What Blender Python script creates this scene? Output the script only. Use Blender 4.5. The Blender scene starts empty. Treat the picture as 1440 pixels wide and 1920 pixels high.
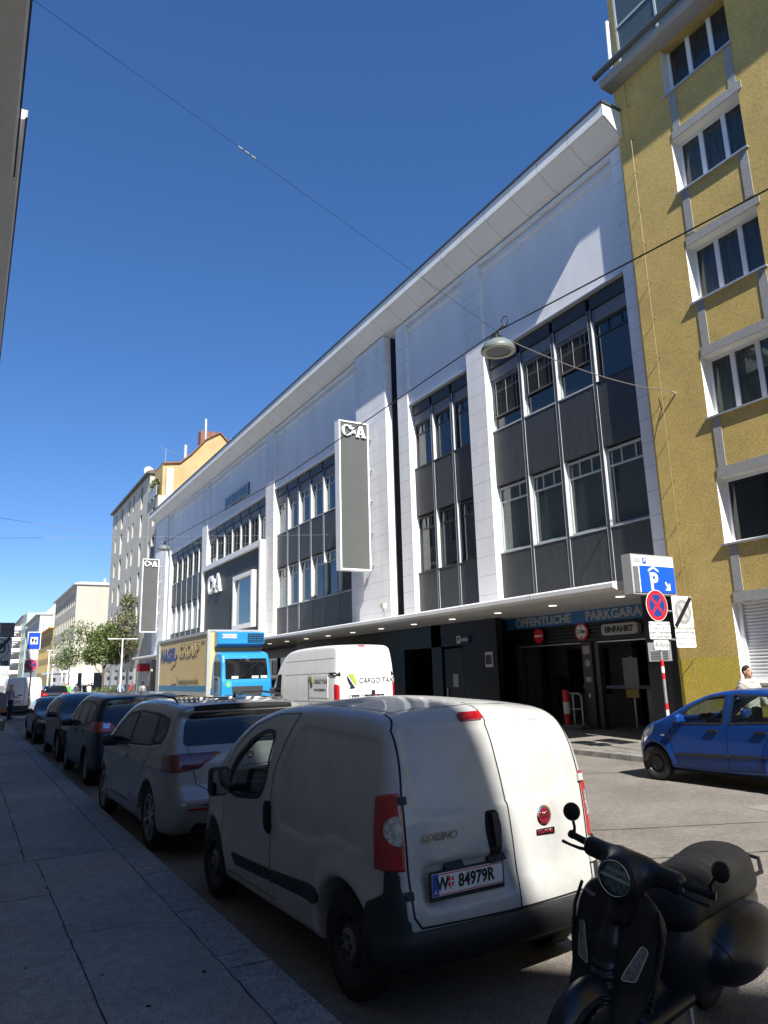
import bpy, bmesh, math, random
import numpy as np
from mathutils import Vector, Matrix
from mathutils.geometry import delaunay_2d_cdt
R = math.radians
sc = bpy.context.scene
COL = sc.collection
random.seed(7)
# ---------------------------------------------------------------- camera, sky, sun, exposure
cd = bpy.data.cameras.new('camera'); cam = bpy.data.objects.new('camera', cd); COL.objects.link(cam); sc.camera = cam
cd.sensor_fit = 'VERTICAL'; cd.sensor_height = 36.0; cd.lens = 36.0 * 1345 / 1920
cd.clip_start = 0.05; cd.clip_end = 3000
CH = 1.9
_X = Vector((0.86851448, -0.08564518, -0.48820846)); _Y = Vector((-0.49492791, -0.20349828, -0.84476909)); _Z = Vector((-0.02699918, 0.97532218, -0.21912939))
cam.matrix_world = Matrix.Translation((0, 0, CH)) @ Matrix((_X, _Y, _Z)).to_4x4()
sc.render.resolution_x = 768; sc.render.resolution_y = 1024
SUN = Vector((-0.22, -1.05, 1.0)).normalized()      # towards the sun
EL = math.asin(SUN.z); AZ = math.atan2(SUN.x, SUN.y)
w = bpy.data.worlds.new('World'); sc.world = w; w.use_nodes = True
nt = w.node_tree; bg = nt.nodes['Background']
sky = nt.nodes.new('ShaderNodeTexSky'); sky.sky_type = 'NISHITA'; sky.sun_disc = False
sky.sun_elevation = EL; sky.sun_rotation = AZ % (2 * math.pi); sky.altitude = 300; sky.air_density = .75; sky.dust_density = 0.0; sky.ozone_density = 5.0
hs_ = nt.nodes.new('ShaderNodeHueSaturation'); hs_.inputs['Saturation'].default_value = 1.27; gm_ = nt.nodes.new('ShaderNodeGamma'); gm_.inputs[1].default_value = .80; hs_.inputs['Hue'].default_value = .508; nt.links.new(sky.outputs[0], gm_.inputs[0]); nt.links.new(gm_.outputs[0], hs_.inputs['Color']); nt.links.new(hs_.outputs[0], bg.inputs[0]); bg.inputs[1].default_value = 0.10
sl = bpy.data.lights.new('sun', 'SUN'); sl.energy = 4.3; sl.angle = R(0.5); sl.color = (1.0, 0.955, 0.88)
so = bpy.data.objects.new('sun', sl); COL.objects.link(so)
so.rotation_euler = SUN.to_track_quat('Z', 'Y').to_euler(); so.location = (0, 0, 60)
sc.view_settings.view_transform = 'Standard'; sc.view_settings.look = 'None'; sc.view_settings.gamma = 1
sc.view_settings.exposure = 1.2
# ---------------------------------------------------------------- materials
MATS = {}
def srgb(h):
    if isinstance(h, str):
        v = [int(h[i:i+2], 16) / 255 for i in (0, 2, 4)]
        return tuple(c / 12.92 if c < .04045 else ((c + .055) / 1.055) ** 2.4 for c in v)
    return h
def N(nt, t, **k):
    n = nt.nodes.new(t)
    for a, b in k.items(): setattr(n, a, b)
    return n
def mat(name, col, rough=.6, metal=0., var=.0, vs=6., bump=0., bs=60., spec=.5, coat=0., emit=0., col2=None, dirt=0., joints=None, stretch=None, alpha=1., crough=.05, cov=(.45, .62), grain=None):
    if name in MATS: return MATS[name]
    m = bpy.data.materials.new(name); MATS[name] = m; m.use_nodes = True
    nt = m.node_tree; b = nt.nodes['Principled BSDF']; L = nt.links.new
    c = srgb(col); b.inputs['Base Color'].default_value = (*c, 1); b.inputs['Roughness'].default_value = rough
    b.inputs['Metallic'].default_value = metal; b.inputs['Specular IOR Level'].default_value = spec
    b.inputs['Coat Weight'].default_value = coat; b.inputs['Coat Roughness'].default_value = crough
    if emit: b.inputs['Emission Color'].default_value = (*c, 1); b.inputs['Emission Strength'].default_value = emit
    if alpha < 1: b.inputs['Alpha'].default_value = alpha
    if var or bump or dirt or joints or col2 or grain:
        tc = N(nt, 'ShaderNodeNewGeometry'); src = tc.outputs['Position']
        if stretch:
            mp = N(nt, 'ShaderNodeMapping'); mp.inputs['Scale'].default_value = stretch; L(src, mp.inputs[0]); src = mp.outputs[0]
    cur = None
    def mixc(fac, A, B, mode='MIX'):
        x = N(nt, 'ShaderNodeMix', data_type='RGBA', blend_type=mode)
        for s, v in ((x.inputs[0], fac), (x.inputs[6], A), (x.inputs[7], B)):
            if hasattr(v, 'links'): L(v, s)
            elif isinstance(v, (int, float)): s.default_value = v
            else: s.default_value = (*v, 1)
        return x.outputs[2]
    def noise(scale, det=4., rg=.6):
        n = N(nt, 'ShaderNodeTexNoise'); n.inputs['Scale'].default_value = scale; n.inputs['Detail'].default_value = det; n.inputs['Roughness'].default_value = rg
        L(src, n.inputs['Vector']); return n.outputs[0]
    def ramp(v, a, bb):
        r = N(nt, 'ShaderNodeMapRange'); r.inputs[1].default_value = a; r.inputs[2].default_value = bb; L(v, r.inputs[0]); return r.outputs[0]
    cur = c
    if var or col2:
        c2 = srgb(col2) if col2 else tuple(max(0, x * (1 - var)) for x in c); c1 = c if col2 else tuple(min(1, x * (1 + var)) for x in c)
        cur = mixc(ramp(noise(vs), cov[0] - .15, cov[1] + .05), c1, c2)
    if dirt:
        d = ramp(noise(vs * .37 + .3, 8, .7), .5, .8)
        x = N(nt, 'ShaderNodeMath', operation='MULTIPLY'); L(d, x.inputs[0]); x.inputs[1].default_value = dirt
        cur = mixc(x.outputs[0], cur, (.05, .045, .04))
    for gs, ga in grain or ():
        g = N(nt, 'ShaderNodeMapRange'); g.inputs[1].default_value = .34; g.inputs[2].default_value = .66; g.inputs[3].default_value = 1 - ga; g.inputs[4].default_value = 1 + ga; L(noise(gs, 2), g.inputs[0])
        cc = N(nt, 'ShaderNodeCombineColor'); [L(g.outputs[0], q) for q in cc.inputs]; cur = mixc(1., cur, cc.outputs[0], 'MULTIPLY')
    if joints:
        ax, period, wd, off = joints
        sp = N(nt, 'ShaderNodeSeparateXYZ'); L(tc.outputs['Position'], sp.inputs[0])
        a = N(nt, 'ShaderNodeMath', operation='ADD'); L(sp.outputs[ax], a.inputs[0]); a.inputs[1].default_value = off
        q = N(nt, 'ShaderNodeMath', operation='FLOORED_MODULO'); L(a.outputs[0], q.inputs[0]); q.inputs[1].default_value = period
        l = N(nt, 'ShaderNodeMath', operation='LESS_THAN'); L(q.outputs[0], l.inputs[0]); l.inputs[1].default_value = wd
        cur = mixc(l.outputs[0], cur, tuple(x * .5 for x in c))
    if not isinstance(cur, tuple): L(cur, b.inputs['Base Color'])
    if bump:
        bp = N(nt, 'ShaderNodeBump'); bp.inputs['Strength'].default_value = bump; bp.inputs['Distance'].default_value = .02
        L(noise(bs, 5), bp.inputs['Height']); L(bp.outputs[0], b.inputs['Normal'])
    return m
def glass(name, tint=(.03, .04, .045), rough=.02, alpha=.85, ior=1.5):
    if name in MATS: return MATS[name]
    m = bpy.data.materials.new(name); MATS[name] = m; m.use_nodes = True
    nt = m.node_tree; L = nt.links.new; out = nt.nodes['Material Output']; nt.nodes.remove(nt.nodes['Principled BSDF'])
    tr = N(nt, 'ShaderNodeBsdfTransparent'); df = N(nt, 'ShaderNodeBsdfDiffuse'); gl = N(nt, 'ShaderNodeBsdfGlossy')
    gl.inputs['Roughness'].default_value = rough; gl.inputs['Color'].default_value = (.95, .97, 1, 1)
    tr.inputs['Color'].default_value = (.78, .86, .84, 1); df.inputs['Color'].default_value = (*tint, 1)
    a = N(nt, 'ShaderNodeMixShader'); a.inputs[0].default_value = alpha; L(tr.outputs[0], a.inputs[1]); L(df.outputs[0], a.inputs[2])
    f = N(nt, 'ShaderNodeFresnel'); gq = N(nt, 'ShaderNodeNewGeometry'); mi = N(nt, 'ShaderNodeMix'); L(gq.outputs['Backfacing'], mi.inputs[0]); mi.inputs[2].default_value = ior; mi.inputs[3].default_value = 1 / ior; L(mi.outputs[0], f.inputs['IOR'])
    b = N(nt, 'ShaderNodeMixShader'); L(f.outputs[0], b.inputs[0]); L(a.outputs[0], b.inputs[1]); L(gl.outputs[0], b.inputs[2]); L(b.outputs[0], out.inputs[0])
    return m
# ---------------------------------------------------------------- objects
def tag(o, label=None, cat=None, group=None, kind=None):
    if label: o['label'] = label
    if cat: o['category'] = cat
    if group: o['group'] = group
    if kind: o['kind'] = kind
    return o
def empty(name, loc, label, cat, rz=0, group=None):
    o = bpy.data.objects.new(name, None); COL.objects.link(o); o.location = loc; o.rotation_euler = (0, 0, rz); o.empty_display_size = .2
    tag(o, label, cat, group); o['_org'] = list(loc); return o
def wc(o):      # world origin used by children built in world coordinates
    while o.parent: o = o.parent
    return o.location
class MB:
    def __init__(s): s.v = []; s.f = []; s.m = []; s.cm = 0
    def add(s, vs, fs, m=None):
        n = len(s.v); s.v += [tuple(map(float, p)) for p in vs]; s.f += [tuple(i + n for i in f) for f in fs]; s.m += [s.cm if m is None else m] * len(fs); return s
    def box(s, x0, x1, y0, y1, z0, z1, m=None):
        if x0 > x1: x0, x1 = x1, x0
        if y0 > y1: y0, y1 = y1, y0
        if z0 > z1: z0, z1 = z1, z0
        return s.add([(x0, y0, z0), (x1, y0, z0), (x1, y1, z0), (x0, y1, z0), (x0, y0, z1), (x1, y0, z1), (x1, y1, z1), (x0, y1, z1)],
                     [(0, 3, 2, 1), (4, 5, 6, 7), (0, 1, 5, 4), (1, 2, 6, 5), (2, 3, 7, 6), (3, 0, 4, 7)], m)
    def prism(s, poly, ax, a, b, m=None):      # 2d polygon (in the two other axes, cyclic order) extruded from a to b along axis ax
        def P(p, t):
            return (t, p[0], p[1]) if ax == 0 else ((p[0], t, p[1]) if ax == 1 else (p[0], p[1], t))
        n = len(poly); vs = [P(p, a) for p in poly] + [P(p, b) for p in poly]
        fs = [tuple(range(n))[::-1], tuple(range(n, 2 * n))] + [(i, (i + 1) % n, n + (i + 1) % n, n + i) for i in range(n)]
        return s.add(vs, fs, m)
    def tube(s, pts, r, n=8, m=None, cap=True):
        pts = [Vector(p) for p in pts]; rs = r if isinstance(r, (list, tuple)) else [r] * len(pts)
        vs = []; up = None
        for i, p in enumerate(pts):
            d = (pts[min(i + 1, len(pts) - 1)] - pts[max(i - 1, 0)]).normalized()
            if up is None: up = Vector((0, 0, 1)) if abs(d.z) < .9 else Vector((1, 0, 0))
            u = d.cross(up).normalized(); up = u.cross(d).normalized()
            for k in range(n):
                a = 2 * math.pi * k / n; vs.append(p + (u * math.cos(a) + up * math.sin(a)) * rs[i])
        fs = [(i * n + k, i * n + (k + 1) % n, (i + 1) * n + (k + 1) % n, (i + 1) * n + k) for i in range(len(pts) - 1) for k in range(n)]
        if cap: fs += [tuple(range(n))[::-1], tuple(range((len(pts) - 1) * n, len(pts) * n))]
        return s.add(vs, fs, m)
    def lathe(s, prof, c, axis=2, n=32, m=None, cap=True):   # prof [(r, h)] around axis through c
        vs = []; 
        for r, h in prof:
            for k in range(n):
                a = 2 * math.pi * k / n; u, v = r * math.cos(a), r * math.sin(a)
                p = (u, v, h) if axis == 2 else ((h, u, v) if axis == 0 else (v, h, u)); vs.append((p[0] + c[0], p[1] + c[1], p[2] + c[2]))
        fs = [(i * n + k, i * n + (k + 1) % n, (i + 1) * n + (k + 1) % n, (i + 1) * n + k) for i in range(len(prof) - 1) for k in range(n)]
        if cap and prof[0][0] > 1e-5: fs.append(tuple(range(n))[::-1])
        if cap and prof[-1][0] > 1e-5: fs.append(tuple(range((len(prof) - 1) * n, len(prof) * n)))
        return s.add(vs, fs, m)
    def build(s, name, mats, parent=None, smooth=False, world=False, bevel=0., fixn=True, sharp=40):
        me = bpy.data.meshes.new(name)
        vs = s.v
        if world and parent:
            o_ = wc(parent); vs = [(a - o_.x, b - o_.y, c - o_.z) for a, b, c in vs]
        me.from_pydata(vs, [], s.f)
        if not isinstance(mats, (list, tuple)): mats = [mats]
        for x in mats: me.materials.append(x)
        me.polygons.foreach_set('material_index', s.m)
        if fixn or bevel:
            bm = bmesh.new(); bm.from_mesh(me)
            if smooth: bmesh.ops.remove_doubles(bm, verts=bm.verts, dist=1e-5)
            if bevel: bmesh.ops.bevel(bm, geom=[e for e in bm.edges if e.calc_face_angle(0) > R(30)] , offset=bevel, segments=2, affect='EDGES', profile=.5, clamp_overlap=True)
            bmesh.ops.recalc_face_normals(bm, faces=bm.faces); bm.to_mesh(me); bm.free()
        if smooth:
            me.polygons.foreach_set('use_smooth', [True] * len(me.polygons))
            me.set_sharp_from_angle(angle=R(sharp))
        o = bpy.data.objects.new(name, me); COL.objects.link(o)
        if parent: o.parent = parent
        return o
def struct(o): o['kind'] = 'structure'; return o
def children(o): return [c for c in bpy.data.objects if c.parent == o]
def copy_tree(o, parent=None):
    c = o.copy(); COL.objects.link(c); c.parent = parent
    for ch in list(o.children): copy_tree(ch, c)
    return c
# flat writing: fonts turned into thin meshes. origin = centre of text, u = reading direction, v = up
def text(s, size, org, u, v, m, parent, name='lettering', depth=.004, bold=0., shear=0., stretch=1., align='CENTER', world=True, space=1.):
    cu = bpy.data.curves.new(name, 'FONT'); cu.body = s; cu.size = size; cu.extrude = depth; cu.offset = bold; cu.shear = shear
    cu.align_x = align; cu.align_y = 'CENTER'; cu.resolution_u = 3; cu.space_character = space
    t = bpy.data.objects.new(name, cu); COL.objects.link(t)
    me = bpy.data.meshes.new_from_object(t.evaluated_get(bpy.context.evaluated_depsgraph_get()))
    bpy.data.objects.remove(t); bpy.data.curves.remove(cu)
    u = Vector(u).normalized(); v = Vector(v); v = (v - u * v.dot(u)).normalized(); n = u.cross(v)
    o_ = Vector(org) - (wc(parent) if (parent and world) else Vector((0, 0, 0)))
    for q in me.vertices: q.co = o_ + u * (q.co.x * stretch) + v * q.co.y + n * q.co.z
    me.materials.clear(); me.materials.append(m); me.name = name
    o = bpy.data.objects.new(name, me); COL.objects.link(o); o.parent = parent
    return o
def outline(poly, org, u, v, depth, m, parent, name, world=True, off=0.):   # extruded flat 2d outline(s)
    u = Vector(u).normalized(); v = Vector(v).normalized(); n = u.cross(v); mb = MB()
    polys = poly if isinstance(poly[0][0], (list, tuple)) else [poly]
    for pl in polys:
        r = delaunay_2d_cdt([Vector(p) for p in pl], [], [list(range(len(pl)))], 1, 1e-6)
        vs2, fs = r[0], r[2]; k = len(vs2)
        P = lambda p, t: Vector(org) + u * p[0] + v * p[1] + n * t
        mb.add([P(p, off + depth) for p in vs2] + [P(p, off) for p in vs2], [tuple(f) for f in fs] + [tuple(i + k for i in f[::-1]) for f in fs])
        nn = len(pl); mb.add([P(p, off + depth) for p in pl] + [P(p, off) for p in pl], [(i, (i + 1) % nn, nn + (i + 1) % nn, nn + i) for i in range(nn)])
    return mb.build(name, m, parent, world=world)
def arc(cx, cy, r, a0, a1, n=12, ry=None):
    ry = r if ry is None else ry
    return [(cx + r * math.cos(R(a0 + (a1 - a0) * i / n)), cy + ry * math.sin(R(a0 + (a1 - a0) * i / n))) for i in range(n + 1)]
def rrect(x0, x1, y0, y1, r, n=5):
    return arc(x1 - r, y1 - r, r, 0, 90, n) + arc(x0 + r, y1 - r, r, 90, 180, n) + arc(x0 + r, y0 + r, r, 180, 270, n) + arc(x1 - r, y0 + r, r, 270, 360, n)
# common materials
M_ = dict
asphalt = mat('asphalt', (.20, .182, .160), .85, var=.16, vs=.8, bump=.8, bs=70, dirt=.35, spec=.3, grain=((75, .45), (11, .13)))
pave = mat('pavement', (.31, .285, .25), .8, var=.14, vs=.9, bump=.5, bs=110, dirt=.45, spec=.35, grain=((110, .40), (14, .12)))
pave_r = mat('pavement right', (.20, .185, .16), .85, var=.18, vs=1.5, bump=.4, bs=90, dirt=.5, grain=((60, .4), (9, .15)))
granite = mat('granite kerb', (.26, .255, .245), .75, grain=((80, .45),), var=.2, vs=9, bump=.4, bs=60, joints=(1, 1.35, .018, .3))
seam = mat('seam', (.012, .012, .013), .9)
white = mat('white render', (.78, .78, .785), .75, var=.05, vs=.9, bump=.35, bs=60, dirt=.10, stretch=(1, 1, .3))
whitej = mat('white render joints', (.74, .74, .745), .75, var=.07, vs=1.3, bump=.35, bs=50, dirt=.16, stretch=(1, 1, .25), joints=(2, .625, .014, .1))
white_p = mat('white metal', (.75, .76, .77), .4, var=.03, vs=2)
dark = mat('anthracite panel', (.040, .043, .047), .5, var=.2, vs=5, bump=.35, bs=14, stretch=(3, 3, .25), spec=.5)
dark_s = mat('anthracite smooth', (.025, .027, .032), .4, var=.1)
black = mat('black', (.008, .008, .009), .5)
blackst = mat('black stone', (.010, .011, .014), .35, var=.2, vs=4, joints=(2, .6, .01, .1))
alu = mat('aluminium', (.55, .57, .58), .35, metal=.6, var=.05)
alug = mat('grey window frame', (.38, .41, .42), .5, var=.04)
steel = mat('galvanised steel', (.42, .43, .43), .45, metal=.7, var=.15, vs=14)
wglass = glass('window glass', (.035, .052, .055), alpha=.45, ior=1.7)
dglass = glass('dark window glass', (.008, .011, .014), alpha=.8, ior=1.6)
redm = mat('sign red', 'C8202C', .4); bluem = mat('sign blue', '0A50B4', .4); whitem = mat('sign white', (.72, .73, .74), .45, var=.04, vs=12); blackm = mat('sign black', (.01, .01, .012), .4)
# ================================================================ SETTING
b = MB(); b.add([(-400, -300, 0), (500, -300, 0), (500, 900, 0), (-400, 900, 0)], [(0, 1, 2, 3)]); struct(b.build('road', asphalt))
def sheet(name, poly, z0, z1, m, bev=0.):
    return struct(MB().prism(poly, 2, z0, z1).build(name, m, bevel=bev))
sheet('pavement', [(-1.5, -40), (1.58, -40), (1.58, 64), (-1.5, 64)], -.05, .12, pave)
sheet('kerb', [(1.584, -40), (1.88, -40), (1.88, 64), (1.584, 64)], -.05, .118, granite, .012)
sheet('pavement_bulge', [(1.884, 43.2), (3.4, 43.2), (4.1, 43.9), (4.3, 45.2), (4.1, 46.4), (3.4, 47), (1.884, 47)], -.05, .115, pave, .02)
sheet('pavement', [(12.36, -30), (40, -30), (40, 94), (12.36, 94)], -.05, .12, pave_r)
gr2 = mat('granite kerb right', (.22, .21, .19), .8, var=.3, vs=5, bump=.5, bs=40, joints=(1, 1.1, .02, 0))  # slightly darker, warmer granite for the right kerb
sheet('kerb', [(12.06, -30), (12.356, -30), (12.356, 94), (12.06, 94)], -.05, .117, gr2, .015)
plaza = mat('plaza paving', (.30, .29, .27), .8, var=.15, vs=.5)
sheet('plaza', [(-20, 64.2), (12.0, 64.2), (12.0, 124), (-20, 124)], -.05, .05, plaza)
# joints of the asphalt slabs on the near pavement (dark tar seams)
def seamline(pts, wd, z=.1225, m=seam):
    mb = MB(); random.seed(len(pts))
    Q = []
    for (x0, y0), (x1, y1) in zip(pts[:-1], pts[1:]):
        n = max(2, int(math.hypot(x1 - x0, y1 - y0) / .12))
        for i in range(n): t = i / n; Q.append(Vector((x0 + (x1 - x0) * t + random.uniform(-.006, .006), y0 + (y1 - y0) * t + random.uniform(-.006, .006), z)))
    Q.append(Vector((*pts[-1], z)))
    vs = []; fs = []
    for i, p in enumerate(Q):
        d = (Q[min(i + 1, len(Q) - 1)] - Q[max(i - 1, 0)]).normalized(); nrm = Vector((-d.y, d.x, 0)); ww = wd * random.uniform(.3, .8) / 2
        vs += [p + nrm * ww, p - nrm * ww]
        if i: fs.append((2 * i - 2, 2 * i - 1, 2 * i + 1, 2 * i))
    mb.add(vs, fs); return struct(mb.build('pavement_seam', m, fixn=False))
seamline([(.83, 2), (.81, 5), (.80, 8.6)], .016)
seamline([(.70, 8.8), (.72, 14), (.70, 19)], .02)
seamline([(-1.4, 8.75), (.2, 8.7), (1.58, 8.75)], .03)
seamline([(-1.4, 7.2), (.80, 7.3)], .014)
seamline([(-1.4, 11.1), (.8, 11.0), (1.58, 11.1)], .014)
seamline([(.75, 6.1), (1.58, 6.05)], .008)
for yy in (15.5, 19.2, 24, 29, 35): seamline([(-1.4, yy), (1.58, yy + .05)], .02)
lt = mat('worn seam', (.3, .3, .31), .8)
seamline([(.715, 11.3), (.72, 12.1)], .02, .1235, lt); seamline([(.79, 8.2), (.80, 7.6)], .012, .1235, lt)
for (x, y, rr) in ((1.05, 4.6, .02), (1.3, 6.4, .015), (.5, 5.6, .016), (1.2, 3.9, .015), (.3, 9.6, .03), (.9, 5.2, .012), (1.45, 4.9, .02), (1.02, 7.0, .02)):
    struct(MB().lathe([(0, 0), (rr * .7, 0)], (x, y, .1232), 2, 9).build('tar_spot', seam, fixn=False))
# asphalt patch seams on the road
for pts in ([(4.2, 13.5), (12, 9.2)], [(3.9, 8.3), (7, 6.6), (11.5, 4.6)], [(4.5, 6.2), (9, 4.3)]): seamline(pts, .03, .004)

seamline([(1.582, -2), (1.582, 60)], .014, .1212)
for k in range(24): seamline([(1.585, .9 + k * 1.32), (1.875, .9 + k * 1.32)], .011, .1205)
for k in range(30): seamline([(12.06, 4.1 + k * 1.1), (12.355, 4.1 + k * 1.1)], .012, .1195)
def patchy(name, poly, m, z=.004): struct(MB().add([(x, y, z) for x, y in poly], [tuple(range(len(poly)))]).build(name, m))
patchy('road_patch', [(5.6, 12.9), (7.4, 12.2), (8.3, 17.5), (6.5, 18.2)], mat('patch asphalt', (.15, .14, .125), .88, var=.1, vs=2, bump=.6, bs=70, grain=((75, .4),)))
patchy('road_patch', [(9.0, 4.2), (12.0, 3.4), (12.0, 6.1), (9.3, 6.6)], mat('patch asphalt pale', (.235, .215, .19), .88, var=.08, vs=2, bump=.6, bs=70, grain=((75, .35),)))
patchy('road_stain', arc(8.2, 9.6, .35, 0, 345, 14, .22), mat('oil stain', (.10, .09, .08), .7, grain=((40, .3),)), .0075)
patchy('road_stain', arc(6.6, 7.4, .22, 0, 345, 14, .30), MATS['oil stain'], .0085)
struct(MB().lathe([(.32, .006), (0, .006)], (8.9, 15.3, 0), 2, 30).build('manhole_cover', mat('cast iron', (.06, .058, .055), .6, metal=.4, bump=.8, bs=30), fixn=False))
gr_ = MB().box(11.55, 12.0, 7.6, 8.1, .002, .010)
for k in range(6): gr_.box(11.59, 11.96, 7.65 + k * .075, 7.685 + k * .075, .0102, .0125, 1)
struct(gr_.build('drain_grate', [MATS['cast iron'], gap0])) if False else struct(gr_.build('drain_grate', [MATS['cast iron'], black]))
# ================================================================ DEPARTMENT STORE (white, anthracite bays)
store = empty('department_store', (14.5, 38, 0), 'long white department store with dark window bays, overhanging cornice and canopy over the pavement', 'building')
def P_(name, mb, m, parent=store, **k): return mb.build(name, m, parent, world=True, **k)
FX = 14.5; SX = 14.72; WX = 14.89
bays = [(11.85, 18.0, 4), (18.98, 22.95, 3), (28.35, 37.65, 6), (38.95, 51.0, 7), (52.25, 62.0, 6)]
# core walls around the bays (one mesh: wall), ground floor recess below z 3.75
wb = MB(); wb.box(14.64, 34, 11.45, 23.6, 12.35, 16.4); wb.box(14.64, 34, 24.9, 67.6, 12.35, 16.4); wb.box(15.6, 34, 23.601, 24.899, 12.35, 16.4); wb.box(14.64, 15.6, 23.601, 24.899, 16.0, 16.4)
wb.box(15.6, 34, 11.5, 23.6, 3.9, 12.345); wb.box(15.6, 34, 24.8, 67.6, 3.9, 12.345); wb.box(16.3, 34, 23.6, 24.5, 3.9, 12.345)
P_('wall', wb, white)
fl = MB().box(14.64, 16.9, 11.5, 67.6, 3.62, 3.88); P_('floor_slab', fl, dark_s)
piers = [(11.45, 11.85, FX, 16.0), (18.0, 18.98, FX, 16.0), (22.95, 23.74, FX, 16.0), (24.5, 27.15, 14.36, 16.0), (27.16, 28.35, 14.62, 12.34), (37.65, 38.95, FX, 16.0), (51.0, 52.25, FX, 16.0), (62.0, 62.6, FX, 16.0), (62.61, 63.3, 14.7, 12.34), (63.31, 67.6, 14.42, 16.0)]
for a, c, x, z in piers:
    P_('pier', MB().box(x, 14.70 if a == 24.5 else 15.59, a, c, 3.885, z if z > 13 else 12.34), whitej)
P_('slot_wall', MB().box(14.705, 15.59, 24.5, 24.8, 3.885, 16), dark_s)
# rendered mouldings and cornice
for z0, z1, x in ((15.55, 15.66, 14.57), (15.86, 15.99, 14.5)):
    segs = [(11.86, 17.99), (18.99, 22.94), (27.17, 37.64), (38.96, 50.99), (52.26, 61.99)]
    mb = MB()
    for a, c in segs: mb.box(x, 14.66, a, c, z0, z1)
    P_('moulding', mb, white)
cor = mat('cornice', (.72, .72, .71), .7, var=.04, vs=1, joints=(1, 1.3, .02, .4))
prof = [(14.7, 16.02), (14.3, 16.1), (13.78, 16.48), (13.70, 16.48), (13.70, 16.86), (14.7, 16.86)]
P_('cornice', MB().prism(prof, 1, 11.28, 67.4), cor)
P_('roof_edge', MB().prism([(13.66, 16.865), (13.66, 16.93), (34, 16.98), (34, 16.865)], 1, 11.24, 67.45), mat('roof zinc', (.09, .095, .10), .5, metal=.5))
# bays
finm = mat('fin grey', (.05, .055, .065), .5); jambm = mat('light jamb', (.55, .57, .58), .5); iblind = mat('inner blind', (.13, .165, .16), .7, joints=(2, .055, .014, 0), var=.1, vs=2)
curtain = mat('net curtain', (.30, .31, .30), .8, var=.5, vs=5, stretch=(9, 9, .15)); room = mat('room dark', (.02, .022, .024), .9)  # room: near-black colour stands for the unlit depth behind the panes
blind_m = mat('slatted blind', (.10, .10, .105), .5); greyroll = mat('grey roller housing', (.16, .17, .19), .5, var=.1)
rowz = [(5.6, 7.74), (9.72, 11.5)]
def window(y0, y1, z0, z1, fm, top=True, blind=0., cur=0, parent=store, wx=WX, tilt=False):
    f = MB(); t = .06
    f.box(wx - .06, wx + .02, y0, y0 + t, z0, z1); f.box(wx - .06, wx + .02, y1 - t, y1, z0, z1)
    f.box(wx - .06, wx + .02, y0 + t, y1 - t, z0, z0 + t); f.box(wx - .06, wx + .02, y0 + t, y1 - t, z1 - t, z1)
    zt = z0 + (z1 - z0) * .76
    f.box(wx - .045, wx + .018, y0 + t, y1 - t, zt, zt + .05)
    if top:
        for k in (1, 2): yy = y0 + (y1 - y0) * k / 3; f.box(wx - .04, wx + .016, yy - .02, yy + .02, zt + .05, z1 - t)
    f.box(wx - .19, wx - .062, y0 - .02, y1 + .02, z0 - .055, z0 - .012)      # sill
    fo = P_('window', f, fm, parent)
    g = MB(); g.add([(wx - .01, y0 + t, z0 + t), (wx - .01, y1 - t, z0 + t), (wx - .01, y1 - t, z1 - t), (wx - .01, y0 + t, z1 - t)], [(0, 1, 2, 3)])
    P_('pane', g, wglass, fo)
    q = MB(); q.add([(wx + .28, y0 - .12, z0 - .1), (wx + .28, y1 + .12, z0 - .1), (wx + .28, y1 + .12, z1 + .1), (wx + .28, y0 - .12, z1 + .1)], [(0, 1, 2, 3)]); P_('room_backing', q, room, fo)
    if cur == 0 and not blind: P_('inner_blind', MB().add([(wx + .1, y0 + .05, z0 + .05), (wx + .1, y1 - .05, z0 + .05), (wx + .1, y1 - .05, z1 - .05), (wx + .1, y0 + .05, z1 - .05)], [(0, 1, 2, 3)]), iblind, fo)
    if cur:
        c_ = MB(); ys = [y0 + .1 + i * .03 for i in range(int((y1 - y0) * (.16 if cur == 1 else .8) / .03))]
        vs = []; fs = []
        for i, yy in enumerate(ys):
            vs += [(wx + .12 + .02 * math.sin(i * 1.9), yy, z0 + .08), (wx + .12 + .02 * math.sin(i * 1.9), yy, z1 - .08)]
            if i: fs.append((2 * i - 2, 2 * i, 2 * i + 1, 2 * i - 1))
        c_.add(vs, fs); P_('curtain', c_, curtain, fo)
    if blind:
        bm_ = MB(); zb = z1 - (z1 - z0) * blind; z = z1 - .04
        while z > zb: bm_.add([(wx - .115, y0 + .03, z - .045), (wx - .115, y1 - .03, z - .045), (wx - .075, y1 - .03, z), (wx - .075, y0 + .03, z)], [(0, 1, 2, 3)]); z -= .062
        bm_.box(wx - .12, wx - .065, y0 + .03, y1 - .03, zb - .05, zb - .01)
        P_('blind', bm_, blind_m, fo)
        lr = MB()
        for k in (.15, .5, .85): yy = y0 + (y1 - y0) * k; lr.box(wx - .125, wx - .118, yy - .007, yy + .007, zb - .02, z1)
        P_('ladder_cord', lr, alug, fo)
    return fo
blinds = {0: [0, .55, .6, .72], 1: [0, 0, 0], 2: [0] * 6, 3: [0, .9, .92, .9, .88, .75, .6], 4: [.9, .92, .94, .9, .9, .85]}
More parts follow.
